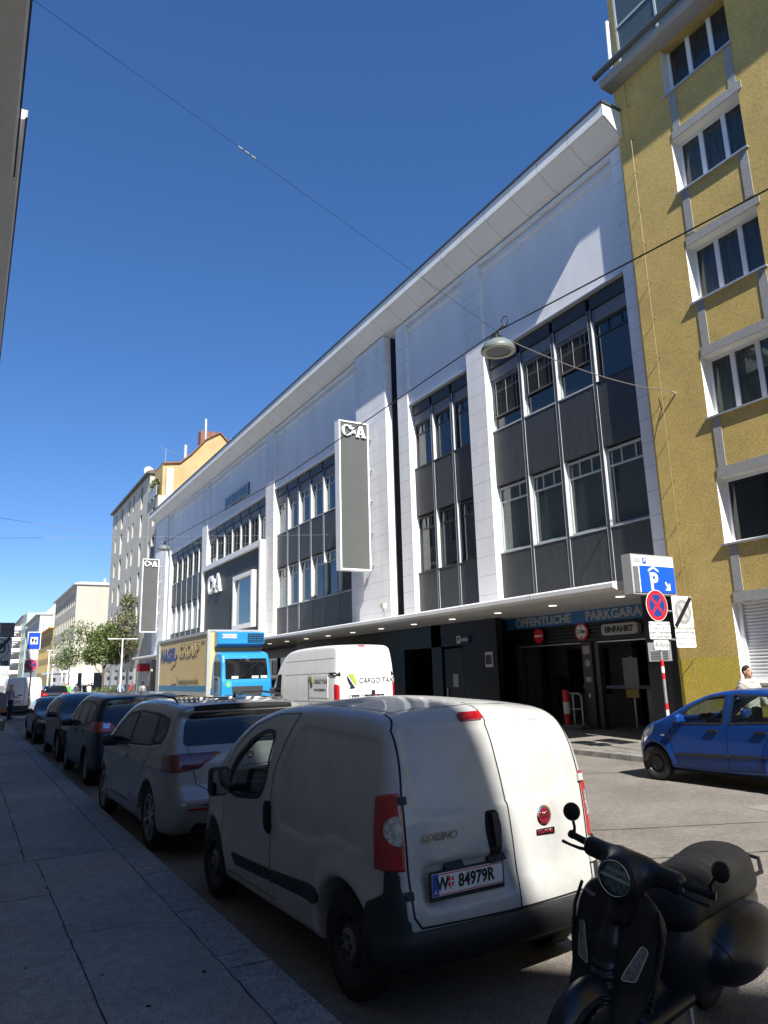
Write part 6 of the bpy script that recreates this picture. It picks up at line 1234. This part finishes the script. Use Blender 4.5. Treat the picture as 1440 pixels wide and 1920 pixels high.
smesh('leg_shield', f_shield, (-.27, -.45, .24), (.27, -.02, .96), .0115, mb_, sco)
def f_tie(P):
    a = capsule(P, (0, -.285, .93), (0, -.20, .66), .034, .050); b_ = capsule(P, (0, -.20, .66), (0, -.135, .42), .050, .062)
    d = smin(a, b_, .04); z = P[:, 2]; return d + .006 * np.clip(np.sin(z * 150) * 2, -1, 1) * sst(.60, .56, z) * sst(.42, .45, z)
smesh('horn_cover', f_tie, (-.08, -.36, .34), (.08, -.03, .99), .009, mb_, sco)
def f_fender(P):
    x, y, z = P[:, 0], P[:, 1], P[:, 2]; r = np.hypot(y * .92 - .0, z - .235)
    d = ellip(P, (0, -.01, .30), (.105, .30, .25)); return smax(smax(d, .235 - z - .25 * y, .03), -np.maximum(r - .245, np.abs(x) - .07), .015)
smesh('front_fender', f_fender, (-.13, -.33, .15), (.13, .31, .57), .012, mb2, sco)
def f_head(P):
    lamp = np.maximum(ellip(P, (0, -.215, 1.0), (.105, .135, .108)), P[:, 1] + .125); lamp = smin(lamp, capsule(P, (0, -.14, 1.0), (0, -.22, 1.0), .089, .10), .02)
    d = smin(lamp, capsule(P, (0, -.235, .97), (0, -.205, .80), .062, .05), .05); d = smax(d, P[:, 1] + .128, .008)
    for s_ in (-1, 1):
        a = rbox(np.stack([P[:, 0] - s_ * .155, (P[:, 1] + .275) * math.cos(.25) - s_ * P[:, 0] * 0, P[:, 2] - 1.035 + .0 * P[:, 0]], 1), (0, 0, 0), (.105, .042, .047), .035); d = smin(d, a, .075)
    return d
smesh('headset', f_head, (-.3, -.42, .76), (.3, -.1, 1.14), .0105, mb_, sco)
# headlamp: rim, reflector with fittings, lens
hl = MB().lathe([(.089, -.01), (.091, .012), (.085, .022), (.080, .018), (.079, .004)], (0, -.125, 1.0), 1, 48, cap=False).build('headlamp_rim', gap, sco, smooth=True); MB().lathe([(.083, .0215), (.080, .025), (.077, .022)], (0, -.125, 1.0), 1, 48, cap=False).build('chrome_ring', chrome, hl, smooth=True)
MB().lathe([(.079, .004), (.06, -.022), (0, -.035)], (0, -.125, 1.0), 1, 40).build('reflector', mat('reflector', (.45, .47, .50), .25, metal=.7, var=.8, vs=55), hl, smooth=True)
li = MB(); li.box(-.077, .077, -.128, -.112, .992, 1.004); li.box(-.05, .05, -.135, -.12, 1.02, 1.04)
for k in range(5): li.box(-.05 + k * .022, -.036 + k * .022, -.135, -.121, .945, .975)
hb_ = li.build('light_bar', mat('light bar', (.75, .8, .85), .3), hl); 
gl2 = glass('lens glass', (.02, .02, .02), alpha=.05, ior=1.5)
MB().lathe([(.081, .012), (.06, .026), (.03, .033), (0, .035)], (0, -.125, 1.0), 1, 40).build('lens', gl2, hl, smooth=True, fixn=True)
# grips, levers, bar-end mirrors, switch gear
for s_ in (-1, 1):
    MB().tube([(s_ * .24, -.29, 1.035), (s_ * .365, -.325, 1.03)], [.019, .018], 14).build('grip', rubber, sco, smooth=True); MB().tube([(s_ * .365, -.325, 1.03), (s_ * .385, -.33, 1.03)], .021, 12).build('bar_end', mb2, sco, smooth=True)
    MB().tube([(s_ * .225, -.25, 1.02), (s_ * .27, -.235, 1.015), (s_ * .33, -.245, 1.008), (s_ * .385, -.262, 1.003)], [.009, .009, .0075, .009], 8).build('brake_lever', mb2, sco, smooth=True)
    MB().tube([(s_ * .362, -.325, 1.045), (s_ * .358, -.318, 1.075), (s_ * .375, -.318, 1.115)], [.010, .008, .008], 8).build('mirror_stem', mb2, sco, smooth=True)
    mp_ = MB().lathe([(0, .016), (.025, .013), (.043, .004), (.047, -.006), (.044, -.010)], (0, 0, 0), 1, 32).build('mirror', mb2, sco, smooth=True); mp_.location = (s_ * .392, -.325, 1.145); mp_.rotation_euler = (R(12), 0, R(s_ * 14))
    g_ = MB().lathe([(.0435, -.0105), (0, -.0106)], (0, 0, 0), 1, 32).build('mirror_glass', MATS['mirror glass'], mp_)
    MB().box(s_ * .13 - .03, s_ * .13 + .03, -.236, -.226, 1.03, 1.048).build('switch_panel', gap, sco, bevel=.003)
    # indicator lamp in the shield
    Sh = Shape(f_shield, (-.27, -.45, .24), (.27, -.02, .96)); pl = [(s_ * .105, .60), (s_ * .150, .625), (s_ * .135, .725), (s_ * .115, .755), (s_ * .095, .75), (s_ * .088, .63)]
    pl = [(s_ * .145, .68), (s_ * .172, .67), (s_ * .175, .565), (s_ * .10, .535), (s_ * .115, .60)]
    io = Sh.patch('indicator', 'F', smooth_poly([(s_ * .150, .69), (s_ * .178, .675), (s_ * .148, .545), (s_ * .092, .535), (s_ * .098, .56)], 1), mat('indicator lens', (.16, .165, .17), .12, coat=1., var=.5, vs=70), sco, off=.006, th=.01, res=.01)
    Sh.ribbon('indicator_rim', 'F', smooth_poly([(s_ * .152, .694), (s_ * .182, .678), (s_ * .150, .541), (s_ * .087, .530), (s_ * .095, .56)], 1), .005, chrome, sco, off=.007, closed=True, step=.008)
    for k in range(4): MB().box(min(s_ * .11, s_ * .125) + s_ * k * .012, max(s_ * .11, s_ * .125) + s_ * k * .012, -.20, -.19, .56 + k * .012, .60 + k * .012)
    # side grille and chrome edge of the shield
    MB().tube([(s_ * .205, -.275, .86), (s_ * .236, -.27, .74), (s_ * .225, -.25, .60), (s_ * .19, -.225, .45), (s_ * .14, -.20, .32)], .009, 8).build('edge_trim', mat('shield edge trim', (.05, .045, .04), .35, metal=.5), sco, smooth=True)
    gr = MB()
    for k in range(9): z = .40 + k * .032; gr.box(min(s_ * (.175 + k * .006), s_ * (.20 + k * .005)), max(s_ * (.175 + k * .006), s_ * (.20 + k * .005)), -.285, -.255, z, z + .022)
    gr.build('air_grille', gap, sco)
Sh.ribbon('shield_seam', 'F', [(.088, .93), (.10, .70), (.085, .42)], .004, gap, sco, off=.003); Sh.ribbon('shield_seam', 'F', [(-.085, .80), (-.09, .70), (-.075, .42)], .004, gap, sco, off=.003)
# script badge and hexagon emblem
H_, _g = Sh.hit('F', [(.155, .83), (0, .90)])
text('Vespa', .034, Vector(H_[0]) + Vector((0, .006, 0)), (-1, .28, 0), (0, -.2, 1), chrome, sco, depth=.001, world=False, shear=.4)
eo = MB().prism([(-.021, -.028), (.021, -.028), (.021, .022), (.010, .030), (-.021, .030)], 1, -.258 + .03, -.262 + .037); eo.v = [(a, b_ - .005, c + .885) for a, b_, c in eo.v]; eo = eo.build('emblem', mat('emblem blue', (.06, .22, .36), .3, metal=.3), sco, bevel=.002)
text('P', .034, (0, -.228, .893), (-1, 0, 0), (0, -.2, 1), chrome, eo, depth=.001, world=False, bold=.001)
# floor, tunnel, rear body, cowls, seat, tail
smesh('floorboard', lambda P: smin(rbox(P, (0, -.56, .285), (.185, .26, .035), .03), capsule(P, (0, -.30, .32), (0, -.75, .34), .06), .05), (-.22, -.86, .2), (.22, -.2, .44), .018, mb_, sco)
def f_rear(P):
    x, y, z = P[:, 0], P[:, 1], P[:, 2]
    d = smin(ellip(P, (0, -1.18, .50), (.20, .50, .29)), capsule(P, (0, -.86, .38), (0, -.86, .66), .13, .12), .10); d = smin(d, ellip(P, (0, -1.58, .60), (.13, .20, .14)), .08)
    for s_ in (-1, 1): d = smin(d, ellip(P, (s_ * .175, -1.27, .50), (.125, .37, .20)), .035)
    return smax(smax(d, .26 - z, .05), z - .80, .03)
smesh('rear_body', f_rear, (-.33, -1.82, .22), (.33, -.68, .84), .016, mb2, sco)
Rb = Shape(f_rear, (-.35, -1.85, .2), (.35, -.65, .86))
for sd in 'LR': Rb.ribbon('cowl_seam', sd, [(-.86, .34), (-.95, .30), (-1.2, .33), (-1.55, .40), (-1.7, .55)], .005, gap, sco, off=.003); Rb.ribbon('cowl_seam', sd, [(-.93, .62), (-1.0, .45), (-.95, .30)], .005, gap, sco, off=.003)
def f_seat(P):
    x, y, z = P[:, 0], P[:, 1], P[:, 2]
    d = smin(ellip(P, (0, -.99, .805), (.165, .27, .105)), ellip(P, (0, -1.36, .85), (.155, .30, .10)), .10); d = smin(d, rbox(P, (0, -1.15, .755), (.160, .42, .075), .07), .06)
    d = smin(d, ellip(P, (0, -.80, .72), (.125, .12, .11)), .06)
    d = d + .0035 * np.sin(y * 95) * sst(.80, .84, z) * sst(-1.22, -1.18, y) * sst(.125, .115, np.abs(x)); return smax(d, .655 - z, .03)
smesh('seat', f_seat, (-.2, -1.72, .62), (.2, -.62, .98), .0115, leather, sco)
St = Shape(f_seat, (-.2, -1.72, .6), (.2, -.62, 1.0))
St.ribbon('seat_piping', 'T', [(-.105, -.76), (-.125, -.95), (-.125, -1.12), (-.08, -1.23), (0, -1.25), (.08, -1.23), (.125, -1.12), (.125, -.95), (.105, -.76)], .006, gap, sco, off=.003)
MB().tube([(-.12, -1.45, .78), (-.15, -1.6, .80), (-.08, -1.76, .82), (.08, -1.76, .82), (.15, -1.6, .80), (.12, -1.45, .78)], .012, 8).build('grab_rail', mb2, sco, smooth=True)
ft = wheel(sco, 0, 0, .235, .115, -1, 'alloy', rimr=.155, n=5); ft.location = (0, 0, .238); rt = wheel(sco, 0, 0, .235, .12, -1, 'alloy', rimr=.155, n=5); rt.location = (0, -1.375, .238)
MB().tube([(.075, 0, .24), (.075, -.06, .5)], .03, 10).build('front_fork', mb2, sco, smooth=True); MB().tube([(.17, -1.1, .24), (.18, -1.75, .36)], [.05, .06], 14).build('exhaust', mat('exhaust silver', (.4, .4, .41), .35, metal=.8), sco, smooth=True)
MB().box(-.14, .12, -1.5, -1.0, .17, .36).build('engine', interior, sco, bevel=.03); MB().tube([(-.12, -.85, .28), (-.2, -.80, .02)], .012, 8).build('side_stand', steel, sco)

# the handlebar assembly is turned on the steering column
Mo_ = Matrix.Translation((2.54, 2.81, 0)) @ Matrix.Rotation(R(104), 4, 'Z') @ Matrix.Rotation(R(-13), 4, 'Y') @ Matrix.Scale(.97, 4); Mn_ = sco.matrix_world.copy(); Mn_ = Matrix.Translation((2.54, 2.81, 0)) @ Matrix.Rotation(R(104), 4, 'Z') @ Matrix.Rotation(R(-9.5), 4, 'Y') @ Matrix.Scale(.97, 4)
for c_ in sco.children:
    if c_.name.split('.')[0] in ('headset', 'headlamp_rim', 'grip', 'bar_end', 'brake_lever', 'mirror_stem', 'mirror', 'switch_panel'): c_.matrix_basis = Mn_.inverted() @ Mo_ @ c_.matrix_basis
Bm_ = Matrix.Translation((0, -.78, -.055)) @ Matrix.Diagonal((1.16, 1.14, 1.0, 1.0)) @ Matrix.Translation((0, .78, 0))
for c_ in sco.children:
    if c_.name.split('.')[0] in ('rear_body', 'seat', 'cowl_seam', 'seat_piping', 'grab_rail'): c_.matrix_basis = Bm_ @ c_.matrix_basis
# ================================================================ people
skinm = mat('skin', (.46, .26, .18), .55, var=.08, vs=20)
def person(loc, rz, label, top, trous, hair, h=.02, pose='stand', H=1.76, shoes=(.03, .03, .03), group=None, hood=False, sleeve=True, bald=False, dress=False):
    e = empty('person', loc, label, 'person', rz=rz, group=group); k = H / 1.76
    st = {'stand': 0., 'walk': 1.}[pose] if pose in ('stand', 'walk') else 0.
    # joints (x right, y forward, z up)
    hip = [(s * .09, 0, .93) for s in (-1, 1)]; kn = [(s * .10, (s * .16 if st else .02) + .03, .50) for s in (-1, 1)]; an = [(s * .10, (s * .30 - .04 if st else -.02), .09) for s in (-1, 1)]
    sh = [(s * .185, 0, 1.42) for s in (-1, 1)]
    if pose == 'hold': el = [(s * .25, .06, 1.15) for s in (-1, 1)]; wr_ = [(s * .16, .30, 1.10) for s in (-1, 1)]
    else: el = [(s * .245, -s * .10 * st - .02, 1.14) for s in (-1, 1)]; wr_ = [(s * .25, -s * .16 * st + .10, .90) for s in (-1, 1)]
    S1 = lambda P: P / k
    def limbs(P, J, r): 
        d = None
        for s in (0, 1):
            for a, b_ in zip(J[:-1], J[1:]):
                q = capsule(P, a[s], b_[s], r[J.index(a)], r[J.index(b_)]); d = q if d is None else smin(d, q, .02)
        return d
    def f_skin(P):
        P = S1(P); d = smin(ellip(P, (0, .0, 1.655), (.075, .096, .112)), ellip(P, (0, .02, 1.60), (.055, .075, .07)), .03)
        d = smin(d, capsule(P, (0, -.015, 1.58), (0, -.01, 1.44), .056, .062), .03); d = smin(d, capsule(P, (0, .088, 1.665), (0, .112, 1.635), .010, .015), .012)
        d = smin(d, capsule(P, (-.02, .092, 1.598), (.02, .092, 1.598), .007), .006)
        for s in (-1, 1):
            d = smin(d, ellip(P, (s * .078, -.005, 1.645), (.012, .024, .033)), .008); d = np.maximum(d, -(np.linalg.norm(P - np.array((s * .032, .098, 1.667)), axis=1) - .013))
            d = smin(d, capsule(P, (s * .05, .082, 1.69), (s * .018, .09, 1.69), .006), .006)
        d = smin(d, rbox(P, (0, 0, 1.2), (.12, .06, .2), .05), .05)
        for s in (0, 1):
            d = smin(d, capsule(P, sh[s], el[s], .04, .036), .02); d = smin(d, capsule(P, el[s], wr_[s], .038, .025), .02); w0 = np.array(wr_[s]); dr = np.array(wr_[s]) - np.array(el[s]); dr /= np.linalg.norm(dr); side = np.array((0, 1., 0)) if pose != 'hold' else np.array((0, 0, 1.)); side = side - dr * (side @ dr); side /= np.linalg.norm(side)
            cen = w0 + dr * .055; d = smin(d, capsule(P, w0, cen + dr * .01, .024, .030), .01); nrm = np.cross(dr, side)
            for i, (off, ln) in enumerate(((-.027, .060), (-.009, .072), (.009, .076), (.027, .066))):
                b0 = cen + side * off + dr * .02; m1 = b0 + dr * ln * .55; m2 = m1 + dr * ln * .35 - nrm * (.018 if s else -.018); d = smin(d, capsule(P, b0, m1, .0088, .0085), .006); d = smin(d, capsule(P, m1, m2, .0085, .0075), .003)
            d = smin(d, capsule(P, w0 + dr * .02 + side * .024, w0 + dr * .065 + side * .052, .010, .008), .01)
        for s in (0, 1): d = smin(d, capsule(P, hip[s], kn[s], .06, .045), .03); d = smin(d, capsule(P, kn[s], an[s], .045, .03), .02)
        return d * k
    def f_top(P):
        P = S1(P); d = smin(rbox(P, (0, -.005, 1.28), (.185, .105, .17), .09), rbox(P, (0, 0, 1.05), (.165, .11, .16), .09), .06); d = smin(d, capsule(P, (-.14, 0, 1.40), (.14, 0, 1.40), .075), .05)
        for s in (0, 1):
            d = smin(d, capsule(P, sh[s], el[s], .068, .056), .04)
            if sleeve: d = smin(d, capsule(P, el[s], wr_[s], .056, .043), .02)
        d = d + .004 * np.sin(P[:, 2] * 55 + 4 * np.sin(P[:, 0] * 14)) ; 
        if hood: d = smin(d, smax(np.hypot(np.linalg.norm((P[:, :2] - np.array((0, -.04))) / np.array((1, 1.15)), axis=1) - .095, P[:, 2] - 1.475) - .038, P[:, 1] - .11, .02), .03)
        if dress: d = smin(d, capsule(P, (0, 0, 1.0), (0, 0, .60), .15, .19), .06)
        d = np.maximum(d, -capsule(P, (0, .015, 1.48), (0, .03, 1.7), .064, .08)); return smax(d, .90 - P[:, 2] if not dress else .5 - P[:, 2], .02) * k
    def f_tr(P):
        P = S1(P); d = rbox(P, (0, 0, .95), (.155, .10, .09), .08)
        for s in (0, 1): d = smin(d, capsule(P, hip[s], kn[s], .092, .065), .03); d = smin(d, capsule(P, kn[s], an[s], .065, .052), .02)
        return smax(d, .085 - P[:, 2], .01) * k
    def f_hair(P):
        P = S1(P); d = ellip(P, (0, -.014, 1.675), (.085, .101, .108)); cut = smax(.035 - (P[:, 2] - 1.675) + .85 * (P[:, 1]) , -.5 + 0 * P[:, 0], .02)
        return (smax(d, smax(P[:, 1] * .9 - (P[:, 2] - 1.70) * .9 - .05, 1.585 - P[:, 2], .02), .02) + .003 * np.sin(P[:, 0] * 120) * np.sin(P[:, 2] * 90 + P[:, 1] * 60)) * k
    B = lambda a, b_: ([v * k for v in a], [v * k for v in b_])
    bd = smesh('body', f_skin, *B((-.36, -.4, .02), (.36, .5, 1.80)), h * .8, skinm, e)
    tm = mat('cloth %02d%02d%02d' % tuple(int(c * 99) for c in top), top, .85, var=.06, vs=12); qm = mat('cloth %02d%02d%02d' % tuple(int(c * 99) for c in trous), trous, .85, var=.1, vs=12)
    smesh('top', f_top, *B((-.42, -.4, .45), (.42, .5, 1.6)), h, tm, e)
    if not dress: smesh('trousers', f_tr, *B((-.25, -.5, .05), (.25, .5, 1.08)), h, qm, e)
    if not bald: smesh('hair', f_hair, *B((-.13, -.16, 1.5), (.13, .12, 1.82)), min(h, .012), mat('hair %02d' % int(hair[0] * 99), hair, .7, bump=.6, bs=90), e)
    for s in (0, 1):
        a = an[s]; smesh('shoe', lambda P: ellip(P / k, (a[0], a[1] + .05, .05), (.048, .135, .055)) * k, *B((a[0] - .08, a[1] - .13, -.01), (a[0] + .08, a[1] + .22, .13)), h, mat('shoe %02d' % int(shoes[0] * 99), shoes, .6), e)
    return e
pm = person((13.3, 8.98, .12), R(172), 'man in a white hoodie walking on the right pavement behind the blue car', (.46, .445, .41), (.04, .045, .05), (.02, .014, .01), h=.012, pose='walk', hood=True, H=1.72)
for s in (-1, 1):
    ey = MB().lathe([(0, .006), (.007, .004), (.010, 0)], (s * .032 * .977, .091 * .977, 1.667 * .977), 1, 12).build('eye', [mat('eye white', (.6, .58, .55), .3)], pm); MB().lathe([(0, .0075), (.0045, .0065)], (s * .032 * .977, .091 * .977, 1.667 * .977), 1, 10).build('iris', gap, ey)
pl_ = person((2.15, 42.4, 0.115), R(-65), 'bald man in a pale shirt holding a big grey carrier at the kerb bulge', (.42, .38, .45), (.02, .03, .06), (.1, .1, .1), h=.03, pose='hold', bald=True, sleeve=False, H=1.75)
cb_ = empty('carrier_box', (1.75, 42.5, .5), 'tall grey carrier with orange foot strip held by the man at the kerb bulge', 'box')
MB().box(1.38, 1.98, 42.05, 42.3, .52, 1.42).build('shell', mat('carrier grey', (.16, .17, .19), .6), cb_, world=True, bevel=.04); MB().box(1.37, 1.99, 42.04, 42.31, .50, .68).build('orange_strip', mat('orange strip', (.35, .14, .04), .6), cb_, world=True)
# far pedestrians in the square
white_c, green_c, blk_c, red_c, blu_c = (.6, .6, .58), (.10, .38, .10), (.02, .02, .022), (.45, .05, .05), (.20, .38, .62)
crowd = [((8.2, 72, .05), 20, 'pedestrian in bright green top beside the sparse young tree', green_c, (.1, .12, .2)), ((7.7, 70.5, .05), 160, 'pedestrian in pale top left of the one in green', (.5, .48, .4), (.3, .28, .25)), ((10.1, 73, .05), -40, 'pedestrian in loose white shirt in the middle of the square', white_c, (.5, .5, .48)),
         ((6.4, 66, .05), 60, 'dark clothed pedestrian with bare arms right of the distant white van', blk_c, blk_c), ((5.6, 64.5, .05), -70, 'pedestrian in black with salmon trousers next to the distant white van', (.03, .03, .05), (.5, .2, .12)), ((9.5, 77, .05), 10, 'pedestrian in dark clothes between the trees', (.05, .05, .06), (.08, .08, .1)),
         ((12.9, 73, .12), 200, 'pedestrian in light blue top near the street lamp', blu_c, (.05, .06, .1)), ((13.3, 70, .12), 80, 'pedestrian in red top under the red awning', red_c, (.05, .05, .06)), ((8.9, 80, .05), 100, 'pedestrian in cream dress far back in the square', (.5, .44, .34), (.4, .35, .3)), ((11.6, 82, .05), 0, 'pedestrian in navy far back behind the planter', (.03, .05, .12), (.05, .05, .06)), ((14.0, 68.6, .12), 30, 'pedestrian in dark jacket at the shop wall beyond the store', (.04, .04, .05), (.03, .03, .04))]
for loc, a, lb, c1, c2 in crowd: person(loc, R(a), lb, c1, c2, (.03, .02, .015), h=.055, pose='walk', H=1.7 + .08 * math.sin(a), group='pedestrians in the far square')
# ================================================================ trees and furniture of the square
def tree(loc, label, trunk_h, blobs, n, s, seed, mats=(0, 1), lean=(0, 0), tr=.12):
    e = empty('deciduous_tree', loc, label, 'tree', group='young trees in the far square'); rnd = random.Random(seed); mb = MB(); mb.tube([(0, 0, 0), (lean[0] * .3, 0, trunk_h * .5), (lean[0] * .6, lean[1], trunk_h), (lean[0], lean[1], trunk_h * 1.5)], [tr, tr * .8, tr * .65, tr * .35], 9)
    for c, r, _ in blobs:
        a = (lean[0] * .6, lean[1], trunk_h * rnd.uniform(.8, 1.1)); mb.tube([a, ((a[0] + c[0]) / 2 + rnd.uniform(-.3, .3), (a[1] + c[1]) / 2, (a[2] + c[2]) / 2 - .2), c], [tr * .45, tr * .3, tr * .1], 6)
        for _k in range(5): mb.tube([c, (c[0] + rnd.uniform(-1, 1) * r[0] * .9, c[1] + rnd.uniform(-1, 1) * r[1] * .9, c[2] + rnd.uniform(-.2, 1) * r[2] * .9)], [tr * .12, .01], 4)
    mb.build('trunk', bark, e, smooth=False, fixn=False); cr = MB()
    for i, (c, r, dens) in enumerate(blobs): leaves(cr, c, r, int(n * dens), s, mats, seed=seed * 31 + i)
    cr.build('crown', [leafA, leafB, leafC], e, fixn=False); return e
tree((11.9, 77, .1), 'dense green tree in the middle of the square behind the street lamp', 2.6, [((0, 0, 5.0), (2.0, 1.6, 1.7), 1), ((-1.1, .3, 4.2), (1.1, 1, .9), .4), ((1.3, 0, 4.4), (1.3, 1.1, 1.2), .6), ((.3, 0, 6.6), (1.3, 1.1, 1.1), .45), ((-.9, 0, 6.0), (1.0, .9, .9), .25)], 2600, .12, 5)
tree((9.0, 79, .1), 'sparse young tree with thin bright leaves left of the dense tree', 2.4, [((0, 0, 5.2), (1.9, 1.4, 2.1), .5), ((-.6, 0, 3.7), (1.3, 1, .9), .35), ((1.0, 0, 6.8), (1.5, 1.2, 1.2), .3), ((.2, 0, 4.3), (1.4, 1, 1.0), .3)], 1100, .12, 9, (0, 1), tr=.08)
tree((13.1, 74, .1), 'tall sparse brownish tree beside the far blade sign', 4.0, [((.2, 0, 7.4), (1.3, 1.1, 1.5), .6), ((.3, 0, 9.3), (.9, .8, 1.1), .35), ((-.3, 0, 6.0), (1.3, 1, 1.0), .4), ((.9, 0, 5.3), (1.0, .9, .9), .3)], 1300, .12, 13, (0, 2), tr=.10)
sl_w = empty('street_lamp', (12.35, 70, .1), 'white T shaped street lamp with two flat heads in the square', 'street lamp')
MB().tube([(12.35, 70, .1), (12.35, 70, 5.6)], [.09, .055], 12).build('pole', white_p, sl_w, world=True); MB().tube([(11.3, 70, 5.62), (13.4, 70, 5.62)], .03, 8).build('arm', white_p, sl_w, world=True)
for xx in (11.45, 13.25): MB().box(xx - .42, xx + .42, 69.85, 70.15, 5.58, 5.66).build('lamp_head', white_p, sl_w, world=True, bevel=.02)
for i, (x, y, hh) in enumerate(((7.9, 88, 5.2), (9.1, 96, 5.0), (8.9, 84, 3.0))):
    o = MB().tube([(0, 0, 0), (0, 0, hh)], .07, 8).box(-.3, .3, -.1, .1, hh, hh + .08).build('slim_pole', white_p); o.location = (x, y, .1); tag(o, ['slim white lamp pole far left in the square', 'slim white lamp pole farthest back in the square', 'short white pole left of the sparse tree'][i], 'pole')
aw = MB().prism([(68.2, 2.65), (68.2, 3.15), (68.6, 3.35), (69.2, 3.35), (69.6, 3.15), (69.6, 2.65)], 0, 13.6, 14.45).build('red_awning', mat('awning red', (.50, .01, .03), .6)); tag(aw, 'bright red awning on the shop wall just beyond the store', 'awning')
for i, (x, y, w0, z0, z1) in enumerate(((10.1, 86, 1.2, .8, 3.3), (11.7, 86, 1.3, 1.4, 3.4))):
    o = MB().box(-w0 / 2, w0 / 2, -.05, .05, z0, z1).tube([(-w0 / 2 + .1, 0, 0), (-w0 / 2 + .1, 0, z0)], .04, 6).tube([(w0 / 2 - .1, 0, 0), (w0 / 2 - .1, 0, z0)], .04, 6).build('display_board', white_p); o.location = (x, y, .1); o.rotation_euler = (0, 0, .3 * (i * 2 - 1)); tag(o, ['tilted white panel left of the dense tree trunk', 'upright white panel behind the dense tree trunk'][i], 'panel')
pt = empty('planter', (11.8, 75.5, .05), 'long planter with yellow green shrubs under the dense tree', 'planter'); MB().box(10.3, 13.2, 75.2, 75.9, .05, .55).build('trough', mat('trough', (.12, .12, .12), .8), pt, world=True)
mb = MB()
for k in range(6): leaves(mb, (10.6 + k * .48, 75.5, .95), (.32, .3, .45), 90, .09, (0, 1), seed=60 + k)
mb.build('shrub', [leafA, leafB], pt, world=True, fixn=False)
for i, (x, y) in enumerate(((8.9, 69.5), (9.5, 71), (10.6, 68.5), (11.3, 69.6))):   # bicycles
    b = empty('bicycle', (x, y, .05), ['pale bicycle parked left of the white shirted pedestrian', 'second bicycle parked at the square, in front of the sparse tree', 'bicycle parked in front of the planter', 'bicycle parked right of the planter nearest the lamp'][i], 'bicycle', rz=.4 + i * .5, group='bicycles parked in the far square')
    for yy in (-.5, .5): 
        m2 = MB(); m2.tube([(0, yy + .33 * math.cos(a), .34 + .33 * math.sin(a)) for a in np.linspace(0, 2 * math.pi, 19)], .02, 5); m2.build('wheel', gap, b)
    MB().tube([(0, -.5, .34), (0, -.15, .35), (0, .35, .85), (0, -.2, .85), (0, -.15, .35)], .022, 6).tube([(0, .5, .34), (0, .36, .95)], .02, 6).tube([(0, -.5, .34), (0, -.2, .85)], .018, 6).build('frame', [white_p, alu, redm, steel][i], b); MB().tube([(-.25, .3, .98), (0, .38, .98), (.25, .3, .98)], .016, 6).build('handlebar', steel, b); MB().box(-.07, .07, -.35, -.1, .90, .96).build('saddle', gap, b, bevel=.02)
kb = empty('litter_bin', (12.55, 63.0, .12), 'grey litter bin with orange band at the far kerb', 'bin'); MB().lathe([(.32, 0), (.36, 1.1), (.30, 1.3), (0, 1.34)], (12.9, 63, .12), 2, 24).build('drum', mat('bin grey', (.25, .26, .27), .5, metal=.3), kb, world=True); MB().lathe([(.345, .3), (.355, .55)], (12.9, 63, .12), 2, 24).build('band', mat('bin orange', (.55, .2, .04), .5), kb, world=True)
